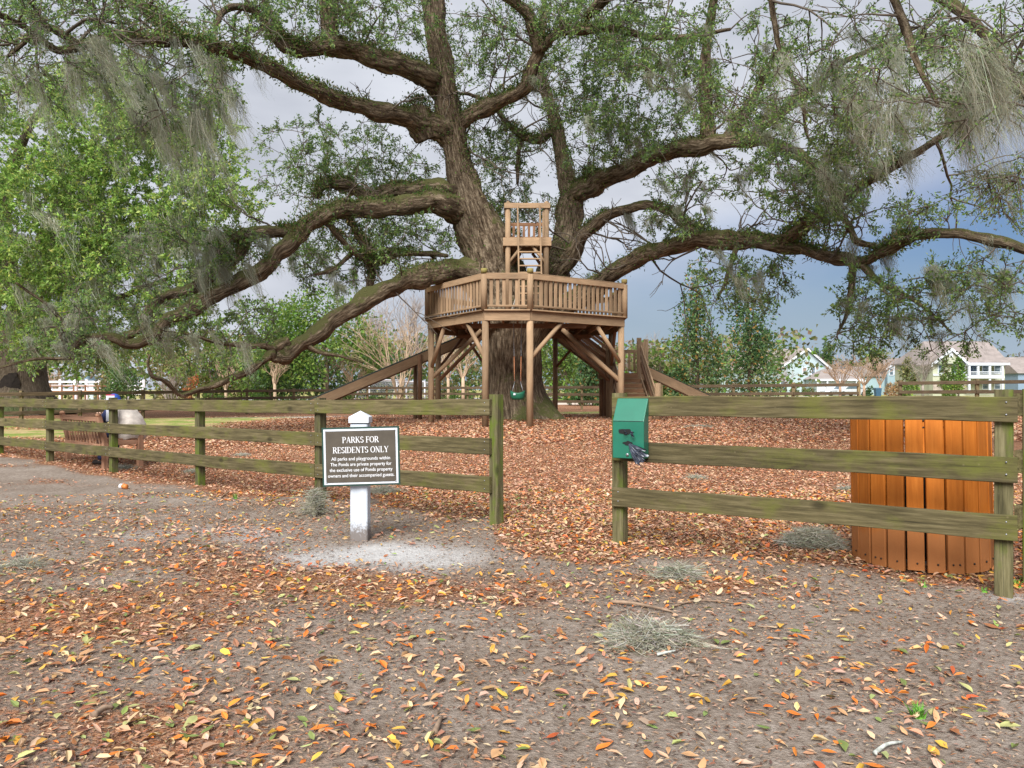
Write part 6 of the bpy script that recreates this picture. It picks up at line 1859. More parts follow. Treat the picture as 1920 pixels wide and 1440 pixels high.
bg_tree('leafy_shrub', 237, 735, 55, 660, 66, 'upright leafy shrub at the right end of the white fence', 'shrub', G_DARK[:3] + G_BRIGHT[:1], [2, 3, 3, 2], 2600, 0.2, 0.07, 9, 0.03, group=grp, seed=7)
bg_tree('leafy_shrub', 205, 735, 58, 690, 44, 'straw-tinged shrub just right of the white fence', 'shrub', G_OLIVE, [2, 3, 3, 1], 1200, 0.2, 0.05, 8, 0.0, group=grp, seed=8)
bg_tree('broadleaf_tree', 330, 735, 62, 655, 100, 'pale olive tree behind the drooping branch tip', 'tree', G_OLIVE, [2, 3, 3, 1], 2600, 0.26, 0.1, 10, 0.08, group=grp, seed=9)
bg_tree('leafy_shrub', 358, 735, 53.5, 693, 24, 'small copper-leaved shrub under the left limb', 'shrub', [(0.38, 0.14, 0.05), (0.45, 0.2, 0.09), (0.28, 0.11, 0.05)], [2, 2, 1], 500, 0.18, 0.04, 6, 0.1, group=grp, seed=10)
bg_tree('broadleaf_tree', 450, 735, 60, 640, 140, 'yellow-green bush behind the two pale-trunked trees', 'tree', G_OLIVE + G_BRIGHT, [2, 2, 2, 1, 2, 2, 1, 1], 3600, 0.26, 0.1, 12, 0.04, group=grp, seed=12)
bg_tree('broadleaf_tree', 690, 735, 58, 640, 110, 'deep green tree between the slide and the bare shrub', 'tree', G_DARK, [2, 3, 3, 1], 3200, 0.26, 0.1, 10, 0.06, group=grp, seed=13)
bg_tree('broadleaf_tree', 1060, 735, 60, 625, 90, 'soft green tree seen right of the oak trunk under the platform', 'tree', G_BRIGHT + G_DARK[1:3], [2, 2, 3, .5, 2, 2], 3600, 0.26, 0.12, 10, 0.05, group=grp, seed=14)
bg_tree('broadleaf_tree', 830, 735, 66, 620, 150, 'grey-green tree behind the bare shrubs left of the platform posts', 'tree', G_OLIVE + G_DARK[:2], [2, 2, 2, 1, 2, 2], 2600, 0.3, 0.12, 12, 0.05, group=grp, seed=15)
bg_tree('magnolia_tree', 1112, 742, 44, 660, 72, 'low glossy magnolia seen between the platform posts', 'tree', G_MAG, [3, 3, 2, 1, 2], 3200, 0.22, 0.1, 10, 0.06, group='magnolias', seed=16)
bg_tree('magnolia_tree', 1306, 740, 43, 500, 70, 'tall slim magnolia with bronze leaf undersides, left of the pair', 'tree', G_MAG, [3, 3, 2, 1.3, 1.5], 4200, 0.20, 0.13, 22, 0.04, group='magnolias', seed=17, conic=True)
bg_tree('magnolia_tree', 1404, 740, 44, 508, 72, 'tall darker magnolia, right of the pair beside the blue house', 'tree', G_MAG, [4, 3, 1.6, .7, 1.2], 4600, 0.20, 0.13, 22, 0.03, group='magnolias', seed=21, conic=True)
bg_tree('magnolia_tree', 1270, 742, 42, 690, 44, 'low spreading magnolia skirt beside the right slide', 'tree', G_MAG, [3, 3, 2, 1.3, 2], 2400, 0.2, 0.08, 9, 0.02, group='magnolias', seed=19)
bg_tree('broadleaf_tree', 1240, 735, 75, 655, 60, 'pale green tree just left of the tall magnolias', 'tree', G_OLIVE + G_BRIGHT[:2], [2, 2, 2, 1, 2, 2], 1600, 0.34, 0.12, 9, 0.04, group=grp, seed=20)

# clipped shrubs along the path
sp = [(385, 47.2, 738, 0.9), (418, 47.0, 739, 0.8), (487, 47, 738, 1.0), (503, 46.6, 739, .7), (545, 46.8, 738, .9), (565, 47, 738, .8), (586, 46.4, 738, .8), (660, 46.5, 740, .9), (690, 46, 740, .8), (708, 46.3, 740, .8), (795, 46.6, 740, .6), (830, 46.2, 741, .8), (848, 46, 741, .7), (872, 46.5, 741, .7), (1070, 46, 740, .6)]
wh = ['leftmost clipped shrub by the drooping branch tip', 'clipped shrub second from the left beyond the fence', 'rounded shrub under the lowest limb, left one of two', 'small shrub under the lowest limb, right one of two', 'rounded shrub left of the slide foot, leftmost of three',
      'rounded shrub left of the slide foot, middle of three', 'rounded shrub left of the slide foot, nearest the slide', 'low shrub just beyond the slide, leftmost of three', 'low shrub just beyond the slide, middle of three', 'low shrub just beyond the slide, rightmost of three',
      'low shrub right of the slide support posts', 'low shrub between the left platform posts', 'dark low shrub right of the left platform posts', 'low shrub left of the front platform post', 'small shrub seen just right of the oak trunk']
for i, ((px, Z, by, h), lb) in enumerate(zip(sp, wh)):
    x = (px - 960) / FPX * Z
    tp = HORIZON - (gz(x, Z) + h - CAM_H) / Z * FPX
    bg_tree('clipped_shrub', px, by, Z, tp, 30 * h + 4, lb, 'shrub', [(0.09, 0.17, 0.04), (0.14, 0.24, 0.06), (0.06, 0.11, 0.03)], [2, 2, 1], 420, 0.13, 0, 7, 0.0, group='clipped shrubs beyond the far fence', seed=40 + i)

# bare pale trees and shrubs
def bare_tree(px, Z, top_py, wpx, label, trunk_r=0.06, trunk_frac=0.0, stems=7, seed=0, levels=4, mat=None, name='bare_tree', twr=0.010, group='bare trees and shrubs'):
    r_ = random.Random(seed)
    x = (px - 960) / FPX * Z; g = gz(x, Z)
    H = CAM_H - (top_py - HORIZON) / FPX * Z - g
    W = wpx / FPX * Z / 2
    root = thing(name, (x, Z, g), label, 'tree', group)
    paths_ = []
    def br(p, d, L, r, lev):
        k = 5
        pts = [np.array(p)]
        dd = np.array(d)
        for i in range(k - 1):
            dd = dd + np.array([r_.gauss(0, .10), r_.gauss(0, .10), r_.gauss(0.03, .06)]); dd /= np.linalg.norm(dd)
            pts.append(pts[-1] + dd * L / (k - 1))
        paths_.append((np.array(pts), np.linspace(r, max(twr * .6, r * .55), k)))
        if lev > 0:
            for q in range(r_.choice([2, 3, 3])):
                s = pts[r_.choice([2, 3, 4])]
                nd_ = dd * .9 + np.array([r_.gauss(0, .42), r_.gauss(0, .42), r_.gauss(0.1, .25)]); nd_ /= np.linalg.norm(nd_)
                br(s, nd_, L * r_.uniform(.55, .8), max(twr, r * .58), lev - 1)
    z0 = g
    if trunk_frac:
        m = MB(); m.tube([(x, Z, g - .1), (x + .02, Z, g + H * trunk_frac * .5), (x, Z, g + H * trunk_frac + .05)], [trunk_r * 1.15, trunk_r, trunk_r * .9], 8, rough=.1, seed=seed)
        m.build('trunk', mat or M_PALEBARK, root); z0 = g + H * trunk_frac
    hh = H * (1 - trunk_frac)
    for k in range(stems):
        a = 2 * math.pi * k / stems + r_.uniform(-.3, .3)
        lean = r_.uniform(.25, 1.0) * W / max(hh, .1)
        d = np.array([math.cos(a) * lean, math.sin(a) * lean, 1.0]); d /= np.linalg.norm(d)
        br((x + .05 * math.cos(a), Z + .05 * math.sin(a), z0 - .05), d, hh * .48 * r_.uniform(.8, 1.1), trunk_r * .6, levels)
    tubes_obj('branches', paths_, mat or M_PALEBARK, root, 3, 'stuff')
    return root
M_TANTWIG = plain('tan_twig', (0.36, 0.24, 0.16), 0.9, 0.2, 2)
M_GREYTWIG = plain('grey_twig', (0.30, 0.25, 0.22), 0.9, 0.2, 2)
bare_tree(748, 47, 592, 150, 'pale bare multi-stemmed tree left of the platform posts', 0.11, 0.10, 9, 5, 4)
bare_tree(840, 50, 610, 120, 'pale bare tree between the left platform posts', 0.10, 0.35, 7, 8, 4)
bare_tree(868, 46, 640, 80, 'orange-tinted bare tree behind the front platform post', 0.11, 0.45, 6, 11, 4)
bare_tree(423, 50, 672, 60, 'small pale-trunked bare tree, left of two under the limb', 0.10, 0.4, 6, 14, 3)
bare_tree(515, 50, 665, 70, 'small pale-trunked bare tree, right of two under the limb', 0.11, 0.45, 6, 17, 3)
bare_tree(665, 52, 655, 70, 'bare tan shrub in front of the deep green tree', 0.07, 0.05, 7, 20, 3, M_TANTWIG)
bare_tree(320, 56, 690, 70, 'grey bare shrub behind the drooping branch tip', 0.06, 0.0, 9, 23, 3, M_GREYTWIG)
bare_tree(780, 60, 540, 130, 'tall thin grey bare tree behind the platform\'s left corner', 0.13, 0.3, 7, 26, 4, M_GREYTWIG)
bare_tree(700, 62, 560, 110, 'tall grey bare tree above the left slide', 0.12, 0.3, 6, 29, 4, M_GREYTWIG)
bare_tree(1575, 88, 668, 130, 'broad tan bare tree in front of the blue house\'s garage', 0.15, 0.28, 9, 32, 4, M_TANTWIG, twr=0.016)
bare_tree(1620, 86, 664, 110, 'broad tan bare tree right of the blue house\'s garage', 0.15, 0.28, 9, 35, 4, M_TANTWIG, twr=0.016)
bare_tree(1650, 94, 672, 80, 'tan bare tree between the blue and the teal house', 0.13, 0.3, 8, 38, 4, M_TANTWIG, twr=0.016)
bare_tree(1473, 90, 690, 50, 'thin grey bare tree in front of the blue house gable', 0.08, 0.35, 6, 41, 3, M_GREYTWIG, twr=0.014)
bare_tree(1730, 80, 668, 80, 'dark-trunked bare tree in front of the teal house', 0.12, 0.3, 7, 44, 4, M_GREYTWIG, twr=0.014)
bare_tree(1228, 110, 632, 60, 'faint bare tree on the skyline left of the magnolias', 0.16, 0.35, 7, 47, 3, M_GREYTWIG, twr=0.02)
bare_tree(100, 70, 690, 60, 'pinkish bare tree behind the white fence', 0.1, 0.2, 8, 50, 3, M_TANTWIG, twr=0.016)

# evergreens and shrubs near the houses
bg_tree('conifer_tree', 1700, 738, 84, 672, 26, 'slim yellowish conifer in front of the teal house', 'tree', G_OLIVE, [2, 3, 2, 1], 800, 0.32, 0.1, 8, 0.03, group='conifers by the houses', seed=61, conic=True)
bg_tree('conifer_tree', 1770, 738, 88, 680, 24, 'slim green conifer at the left of the yellow-green house', 'tree', G_OLIVE + G_BRIGHT[:2], [2, 2, 1, 1, 3, 2], 800, 0.32, 0.1, 8, 0.03, group='conifers by the houses', seed=62, conic=True)
bg_tree('conifer_tree', 1797, 738, 86, 676, 26, 'slim green conifer before the porch of the yellow-green house', 'tree', G_BRIGHT, [3, 2, 2, 1], 900, 0.32, 0.1, 8, 0.03, group='conifers by the houses', seed=63, conic=True)
bg_tree('leafy_shrub', 1703, 738, 60, 720, 36, 'low bright bush behind the far fence at the gateway', 'shrub', G_BRIGHT, [3, 3, 2, 1], 700, 0.22, 0, 7, 0.0, group='bushes by the houses', seed=64)
bg_tree('leafy_shrub', 1790, 738, 60, 718, 40, 'low bright bush in front of the yellow-green house', 'shrub', G_BRIGHT, [3, 3, 2, 1], 700, 0.22, 0, 7, 0.0, group='bushes by the houses', seed=65)
bg_tree('leafy_shrub', 1628, 738, 90, 724, 14, 'narrow dark bush beside the blue cart', 'shrub', G_DARK, [3, 3, 2, 1], 300, 0.25, 0, 5, 0.0, group='bushes by the houses', seed=66)
for i, (px, w, lb) in enumerate(((1456, 14, 'left of the blue house corner'), (1492, 12, 'at the left under the two windows'), (1512, 14, 'right under the two windows'), (1528, 16, 'at the garage corner'))):
    bg_tree('clipped_shrub', px, 738, 100, 726, w, 'small clipped foundation shrub ' + lb, 'shrub', G_OLIVE + G_DARK[:2], [2, 2, 2, 1, 2, 2], 260, 0.25, 0, 5, 0.0, group='foundation shrubs of the blue house', seed=70 + i)
bg_tree('ornamental_grass', 1668, 738, 62, 723, 12, 'left tan tuft of ornamental grass in the gateway', 'grass', G_STRAW, [2, 2, 1], 350, 0.2, 0, 5, 0.0, group='tan grass tufts in the gateway', seed=75)
bg_tree('ornamental_grass', 1679, 738, 60, 722, 14, 'right tan tuft of ornamental grass in the gateway', 'grass', G_STRAW, [2, 2, 1], 350, 0.2, 0, 5, 0.0, group='tan grass tufts in the gateway', seed=76)
# distant pines with trunks
for i, (px, Z, top, w, lb, pal) in enumerate(((1635, 140, 655, 70, 'distant round pine crown above the tan bare trees', G_BRIGHT), (1545, 150, 640, 30, 'distant dark slim pine right of the blue gable', G_DARK), (1690, 150, 668, 60, 'distant pine behind the teal house', G_DARK),
                                             (1205, 140, 650, 40, 'distant pine on the skyline right of the staircase', G_OLIVE), (1265, 150, 640, 50, 'distant green pine behind the tall magnolias', G_BRIGHT))):
    bg_tree('pine_tree', px, 735, Z, top, w, lb, 'tree', pal, [2, 2, 2, 1], 1100, 0.55, 0.22, 8, 0.3, group='distant pines', seed=80 + i)

# far wood: a mass nobody could count
def far_wood(name, x0, x1, y0, y1, h0, h1, n, pal, wts, leaf, label):
    x = rng.uniform(x0, x1, n); y = rng.uniform(y0, y1, n)
    hh = h0 + (h1 - h0) * fbm(x, y * 0.2, 0.06, 91, 4)
    z = rng.random(n) ** 0.8 * hh
    pos = np.stack([x, y, z + 0.2], 1)
    L = leaf * rng.uniform(.6, 1.4, n)
    me = leaves_mesh(name, pos, rng.normal(0, 1, (n, 3)), rng.normal(0, 1, (n, 3)), L, L * .6, pick_cols(pal, wts, n, 0.2), M_LEAF)
    o = mesh_obj(name, me, None); o['kind'] = 'stuff'; tag(o, label, 'woods')
far_wood('distant_woods', -120, 30, 72, 84, 3.5, 9.0, 26000, G_OLIVE + G_BRIGHT[:3] + [(0.3, 0.24, 0.18)], [2, 2, 3, 1, 2, 1.5, 2, 3], 0.55, 'mixed grey-green woods filling the background left of the trunk')
far_wood('distant_woods', 20, 260, 150, 175, 5.0, 11.0, 22000, [(0.25, 0.22, 0.2), (0.3, 0.26, 0.23), (0.13, 0.16, 0.08), (0.2, 0.19, 0.16)], [2, 2, 2, 2], 0.8, 'hazy grey-brown woods behind the houses')

# ------------------------------------------------------------------ houses
M_ROOF = plain('brown_shingle', (0.25, 0.215, 0.20), 0.95, 0.12, 1.2, bstr=0.4)
M_GLASS = plain('window_glass', (0.10, 0.14, 0.17), 0.15, 0.2, 1, spec=0.7)
def siding(name, col):
    m, nt, b = new_mat(name)
    tcn = nd(nt, 'ShaderNodeTexCoord')
    wv = nd(nt, 'ShaderNodeTexWave', {'Vector': tcn.outputs['Object'], 'Scale': 1.6, 'Distortion': 0.0}, wave_type='BANDS', bands_direction='Z', wave_profile='SAW')
    c = ramp(nt, wv.outputs['Fac'], [(0.0, tuple(k * 0.86 for k in col)), (0.12, col), (1.0, col)])
    n1 = noise(nt, tcn.outputs['Object'], 0.7, 4, 0.6)
    c = mixc(nt, 0.4, c, ramp(nt, n1, [(0.3, (0.88, 0.88, 0.88)), (0.7, (1.08, 1.08, 1.08))]), 'MULTIPLY')
    nt.links.new(c, b.inputs['Base Color']); b.inputs['Roughness'].default_value = 0.8
    return m
M_BLUE = siding('pale_blue_siding', (0.36, 0.45, 0.48))
M_TEAL = siding('teal_siding', (0.28, 0.39, 0.43))
M_LIME = siding('pale_yellow_green_siding', (0.42, 0.44, 0.33))
M_GREYB = siding('grey_blue_siding', (0.20, 0.28, 0.38))
M_STONE = plain('stone_base', (0.33, 0.28, 0.24), 0.9, 0.25, 2)

def window(root, c, w, h, ny=-1):
    """double-hung window on a wall facing the camera; c centre on the wall face"""
    m = MB()
    t = 0.11
    for (dx, dz, sx, sz) in ((0, h / 2 + t / 2, w + 2 * t, t), (0, -h / 2 - t / 2, w + 2 * t, t), (-w / 2 - t / 2, 0, t, h), (w / 2 + t / 2, 0, t, h)):
        m.box((c[0] + dx, c[1] - 0.05, c[2] + dz), (sx, 0.1, sz))
    f = m.build('window', M_WHITE, root)
    for s in (-1, 1):
        m = MB(); m.box((c[0], c[1] - 0.03, c[2] + s * (h / 4 + .012)), (w, 0.03, h / 2 - .03)); m.build('pane', M_GLASS, f)
    m = MB(); m.box((c[0], c[1] - 0.045, c[2]), (w, 0.05, 0.05)); m.build('glazing_bar', M_WHITE, f)

def X(px, Z): return (px - 960) / FPX * Z
def Zh(py, Z): return CAM_H - (py - HORIZON) / FPX * Z

def blue_house():
    Z = 112; g = gz(45, Z)
    root = thing('house', (X(1505, Z), Z + 5, g), 'pale blue house with a brown roof and gable end with two windows', 'house', 'houses across the road')
    xl, xr, xa = X(1464, Z), X(1549, Z), X(1513, Z)
    za, ze, zer = Zh(656, Z), Zh(690, Z), Zh(687, Z)
    m = MB(); m.prism([(xl, Z, g - .2), (xr, Z, g - .2), (xr, Z, zer), (xa, Z, za), (xl, Z, ze)], (-6, 12, 0)); m.build('wall', M_BLUE, root)
    def slab(nm, a, b, d, t, mat):
        a, b, d = Vector(a), Vector(b), Vector(d)
        nrm = (b - a).cross(d).normalized(); nrm = nrm if nrm.z > 0 else -nrm
        m = MB(); m.prism([a, b, b + nrm * t, a + nrm * t], d); return m.build(nm, mat, root)
    o = Vector((0.15, -.35, .05))
    dpt = Vector((-6.4, 12.7, 0))
    def ext(p, q, k): p, q = Vector(p), Vector(q); return q + (q - p).normalized() * k
    A = Vector((xa, Z, za + .06)); L = ext((xa, Z, za + .06), (xl, Z, ze + .06), .6); Rr = ext((xa, Z, za + .06), (xr, Z, zer + .06), 1.6)
    slab('roof_slope', A + o, L + o, dpt, .2, M_ROOF); slab('roof_slope', A + o, Rr + o, dpt, .2, M_ROOF)
    for q in (L, Rr):
        d = (q - A)
        m = MB(); m.prism([A + Vector((0, -.42, -.1)), q + Vector((0, -.42, -.1)), q + Vector((0, -.42, .22)), A + Vector((0, -.42, .22))], (0, .06, 0)); m.build('gable_trim', M_WHITE, root)
    for px in (1508.5, 1524.5): window(root, (X(px, Z), Z, Zh(695.5, Z)), .5, .95)
    window(root, (X(1456, Z) + .9, Z, Zh(722, Z)), .6, 1.2)
    # garage wing
    gx0, gx1 = X(1531, 108), X(1612, 108); ge = Zh(711, 108)
    m = MB(); m.box(((gx0 + gx1) / 2, 111, (g + ge) / 2), (gx1 - gx0, 6, ge - g + .3)); m.build('garage_wall', M_BLUE, root)
    m = MB(); m.add([(gx0 - .4, 107.5, ge), (gx1 + .4, 107.5, ge), (gx1 - .6, 111, Zh(692, 111)), (gx0 + 2.2, 111, Zh(692, 111)), (gx0 - .4, 114.5, ge), (gx1 + .4, 114.5, ge)],
                    [(0, 1, 2, 3), (1, 5, 2), (5, 4, 3, 2), (4, 0, 3), (0, 4, 5, 1)]); m.build('garage_roof', M_ROOF, root)
    m = MB(); m.box(((gx0 + gx1) / 2, 107.45, ge - .1), (gx1 - gx0 + .8, .1, .28)); m.build('eave_trim', M_WHITE, root)
    for px in (1542, 1562, 1590):
        m = MB(); m.box((X(px, 108), 107.97, g + 1.1), (2.0 if px != 1542 else 1.0, .06, 2.1)); m.build('garage_door' if px != 1542 else 'door', M_WHITE, root)
    for px in (1533, 1551, 1576, 1606):
        m = MB(); m.box((X(px, 107.6), 107.6, (g + ge) / 2 - .1), (.22, .22, ge - g)); m.build('porch_column', M_WHITE, root)
blue_house()

def teal_house():
    Z = 120; g = gz(60, Z)
    root = thing('house', (X(1700, Z), Z + 4, g), 'teal house half hidden by bare trees between its neighbours', 'house', 'houses across the road')
    for (x0, x1, xa, za, ze, d) in ((1664, 1700, 1688, 674, 690, 0), (1698, 1734, 1716, 682, 702, -1.5)):
        xl, xr, xm = X(x0, Z), X(x1, Z), X(xa, Z)
        m = MB(); m.prism([(xl, Z + d, g - .2), (xr, Z + d, g - .2), (xr, Z + d, Zh(ze, Z)), (xm, Z + d, Zh(za, Z)), (xl, Z + d, Zh(ze, Z))], (0, 9, 0)); m.build('wall', M_TEAL, root)
        for q in (xl, xr):
            a = Vector((xm, Z + d - .3, Zh(za, Z) + .05)); b = Vector((q, Z + d - .3, Zh(ze, Z) + .05)); b = b + (b - a).normalized() * .5
            m = MB(); m.prism([a, b, b + Vector((0, 0, .22)), a + Vector((0, 0, .22))], (0, 9.6, 0)); rf = m.build('roof_slope', M_ROOF, root)
            m = MB(); m.prism([a + Vector((0, -.06, -.12)), b + Vector((0, -.06, -.12)), b + Vector((0, -.06, .2)), a + Vector((0, -.06, .2))], (0, .05, 0)); m.build('trim', M_WHITE, rf)
    for (px, py, w, h) in ((1671, 697, .5, 1.0), (1680, 693, .5, 1.4), (1710, 706, .6, 1.2), (1724, 706, .6, 1.2)):
        window(root, (X(px, Z), Z if px < 1698 else Z - 1.5, Zh(py, Z)), w, h)
    m = MB(); m.box((X(1626, 118), 121, g + 1.4), (5.5, 6, 3.0)); m.build('garage_wall', M_TEAL, root)
    m = MB(); m.prism([(X(1626, 118) - 3, 117.7, g + 2.9), (X(1626, 118) + 3, 117.7, g + 2.9), (X(1626, 118), 117.7, g + 4.6)], (0, 6.5, 0)); m.build('garage_roof', M_ROOF, root)
    m = MB(); m.box((X(1620, 118), 117.95, g + 1.15), (.5, .06, 2.3)); m.build('corner_board', M_WHITE, root)
teal_house()

def lime_house():
    Z = 104; g = gz(60, Z)
    root = thing('house', (X(1825, Z), Z + 5, g), 'yellow-green two-storey house with white balcony and wide brown roof', 'house', 'houses across the road')
    xl, xr = X(1747, Z), X(1884, Z)
    ze = Zh(681, Z); dep = 10
    zr = Zh(642, Z + 4)
    xg = xr + 2.2
    # main block, its right gable wall turned a little to the camera
    m = MB(); m.prism([(xl, Z, g - .2), (xr, Z, g - .2), (xr + 1.6, Z + dep, g - .2), (xl, Z + dep, g - .2)], (0, 0, ze - g + .2)); m.build('wall', M_LIME, root)
    m = MB(); m.prism([(xr, Z, ze), (xr + 1.6, Z + dep, ze), (xr + .8, Z + dep / 2, zr)], (-.2, .03, 0)); m.build('gable_wall', M_LIME, root)
    m = MB()
    a, b = Vector((xl - .4, Z - .5, ze - .05)), Vector((xr + .25, Z - .5, ze - .05)); c, d = Vector((xr + 1.05, Z + dep / 2, zr)), Vector((xl + 1.6, Z + dep / 2, zr)); e, f = Vector((xr + 1.9, Z + dep + .4, ze)), Vector((xl - .4, Z + dep + .4, ze))
    m.add([a, b, c, d, e, f] + [q + Vector((0, 0, .22)) for q in (a, b, c, d, e, f)], [(6, 7, 8, 9), (9, 8, 10, 11), (0, 3, 2, 1), (3, 5, 4, 2), (0, 1, 7, 6), (1, 2, 8, 7), (2, 4, 10, 8), (4, 5, 11, 10), (6, 9, 11), (0, 5, 3), (5, 0, 6, 11)])
    m.build('roof', M_ROOF, root)
    m = MB(); m.box(((xl + xr) / 2, Z - .55, ze - .12), (xr - xl + .7, .08, .3)); m.build('eave_trim', M_WHITE, root)
    # front gable bay
    bl, br_, bm = X(1749, Z - 1), X(1812, Z - 1), X(1783, Z - 1)
    gb = Zh(682, Z - 1); ga = Zh(656, Z - 1)
    m = MB(); m.prism([(bl, Z - 1, g - .2), (br_, Z - 1, g - .2), (br_, Z - 1, gb), (bm, Z - 1, ga), (bl, Z - 1, gb)], (0, .96, 0)); bay = m.build('front_gable', M_LIME, root)
    for q in (bl, br_):
        p0 = Vector((bm, Z - 1.3, ga + .05)); p1 = Vector((q, Z - 1.3, gb + .05)); p1 = p1 + (p1 - p0).normalized() * .5
        m = MB(); m.prism([p0, p1, p1 + Vector((0, 0, .2)), p0 + Vector((0, 0, .2))], (0, 4.0, 0)); rf = m.build('gable_roof', M_ROOF, root)
        m = MB(); m.prism([p0 + Vector((0, -.06, -.2)), p1 + Vector((0, -.06, -.2)), p1 + Vector((0, -.06, .22)), p0 + Vector((0, -.06, .22))], (0, .05, 0)); m.build('rake_board', M_WHITE, rf)
    m = MB(); m.box((bm, Z - 1.04, Zh(665, Z - 1)), (.5, .06, .7)); m.build('gable_vent', M_WHITE, root)
    m = MB(); m.box(((bl + br_) / 2, Z - 1.3, gb - .05), (br_ - bl + .5, .55, .12)); m.build('pent_roof', M_SLIDE, root)
    for px in (1763, 1789, 1804): window(root, (X(px, Z - 1), Z - 1, Zh(692, Z - 1)), .55, 1.05)
    m = MB(); m.box(((bl + br_) / 2, Z - 1.06, Zh(727, Z - 1)), (br_ - bl, .1, 1.5)); m.build('stone_base', M_STONE, root)
    m = MB(); m.box(((bl + br_) / 2, Z - 1.08, Zh(703, Z - 1)), (br_ - bl, .12, .2)); m.build('band_board', M_WHITE, root)
    # two-storey porch
    pl, pr = X(1817, Z - 2), X(1882, Z - 2)
    for (py, t) in ((707, .35), (683, .3)):
        m = MB(); m.box(((pl + pr) / 2, Z - 1.02, Zh(py, Z - 2)), (pr - pl + .2, 1.96, t)); m.build('porch_floor' if py > 700 else 'porch_beam', M_WHITE, root)
    for px in (1818, 1834.5, 1856.5, 1880):
        for (t, b) in ((684, 706), (708, 738)):
            m = MB(); m.box((X(px, Z - 2), Z - 1.9, (Zh(t, Z - 2) + Zh(b, Z - 2)) / 2), (.24, .24, Zh(t, Z - 2) - Zh(b, Z - 2) - .36)); m.build('porch_column', M_WHITE, root)
    rl = part_group('balcony_railing', ((pl + pr) / 2, Z - 1.9, Zh(706, Z - 2)), root)
    for py in (697, 704.5): bar('rail', (pl, Z - 1.95, Zh(py, Z - 2)), (pr, Z - 1.95, Zh(py, Z - 2)), .06, .08, M_WHITE, rl)
    k = pl + .12
    while k < pr:
        bar('baluster', (k, Z - 1.95, Zh(704, Z - 2)), (k, Z - 1.95, Zh(697.5, Z - 2)), .035, .035, M_WHITE, rl, up=(0, 1, 0)); k += .15
    m = MB(); m.box((X(1825.5, Z), Z - .03, Zh(696, Z)), (.75, .06, 1.55)); dr = m.build('door', plain('dark_blue_door', (0.06, 0.09, 0.17), .5), root)
    m = MB(); m.box((X(1825.5, Z), Z - .07, Zh(694, Z)), (.42, .03, 1.0)); m.build('pane', M_GLASS, dr)
    for (px, py) in ((1847, 692), (1869.5, 692), (1847, 722), (1869.5, 722)): window(root, (X(px, Z), Z, Zh(py, Z)), .72, 1.05)
    for (px, py) in ((1840, 692), (1862, 692)):
        m = MB(); m.box((X(px, Z) - .05, Z - .03, Zh(py, Z)), (.25, .04, 1.2)); m.build('shutter', M_OLIVEP, root)
    # narrow pair of windows on the side wall
    for k in (.45, .56):
        q = Vector((xr + 1.6 * k + .03, Z + dep * k, Zh(694, Z + dep * k)))
        m = MB(); m.box(q, (.12, .8, 1.1)); w_ = m.build('window', M_WHITE, root)
        m = MB(); m.box(q + Vector((.05, 0, 0)), (.06, .62, .95)); m.build('pane', M_GLASS, w_)
M_OLIVEP = plain('olive_shutter', (0.20, 0.20, 0.09), .7)
lime_house()

def edge_house():
    Z = 125; g = gz(85, Z)
    root = thing('house', (X(1935, Z), Z + 4, g), 'grey-blue house just showing at the right edge', 'house', 'houses across the road')
    x0, x1 = X(1909, Z), X(1990, Z)
    m = MB(); m.box(((x0 + x1) / 2, Z + 4, (g + Zh(700, Z)) / 2), (x1 - x0, 8, Zh(700, Z) - g)); m.build('wall', M_GREYB, root)
    m = MB(); m.prism([(x0 - .3, Z - .4, Zh(700, Z)), (x0 - .3, Z + 8.4, Zh(700, Z)), (x0 - .3, Z + 4, Zh(668, Z))], (x1 - x0 + .6, 0, 0)); m.build('roof', M_ROOF, root)
    window(root, (X(1930, Z), Z, Zh(712, Z)), .8, 1.3)
edge_house()

def white_shed():
    Z = 74; g = gz(-42, Z)
    root = thing('shed', (X(166, Z), Z, g), 'small grey-roofed shed peeping over the white fence', 'shed')
    x0, x1 = X(156, Z), X(177, Z)
    m = MB(); m.box(((x0 + x1) / 2, Z + 1, g + 1.0), (x1 - x0 - .2, 2, 2.0)); m.build('wall', M_WHITE, root)
    m = MB(); m.prism([(x0 - .1, Z - .2, g + 2.0), (x1 + .1, Z - .2, g + 2.0), ((x0 + x1) / 2, Z - .2, g + 2.55)], (0, 2.4, 0)); m.build('roof', M_GREYB, root)
white_shed()

def car(px, Z, label, mat):
    x = X(px, Z); g = gz(x, Z)
    root = thing('parked_car', (x, Z, g), label, 'car', 'cars on the blue house\'s drive')
    L = 4.4; w = 1.75
    prof = [(-2.2, .35), (-2.15, .75), (-1.3, .9), (-.75, 1.35), (.8, 1.4), (1.5, .95), (2.1, .85), (2.2, .4), (2.1, .28), (-2.1, .28)]
    m = MB(); m.prism([(x + a, Z - w / 2, g + b) for a, b in prof], (0, w, 0)); m.build('body', mat, root)
    m = MB(); m.prism([(x + a, Z - w / 2 - .01, g + b) for a, b in ((-1.1, .93), (-.68, 1.28), (.72, 1.32), (1.25, .97))], (0, .02, 0)); m.build('side_window', M_GLASS, root)
    for a in (-1.35, 1.35):
        m = MB(); m.tube([(x + a, Z - w / 2 - .02, g + .32), (x + a, Z - w / 2 + .2, g + .32)], .32, 14, smooth=False); wl = m.build('wheel', M_SLIDE, root)
        m = MB(); m.tube([(x + a, Z - w / 2 - .03, g + .32), (x + a, Z - w / 2 - .021, g + .32)], .18, 10, smooth=False); m.build('rim', M_CHAIN, wl)
car(1572, 102, 'white car on the drive, nearer the blue gable', M_WHITE)
car(1595, 100, 'silver car on the drive, nearer the gateway', plain('silver_paint', (0.5, 0.52, 0.55), .35))

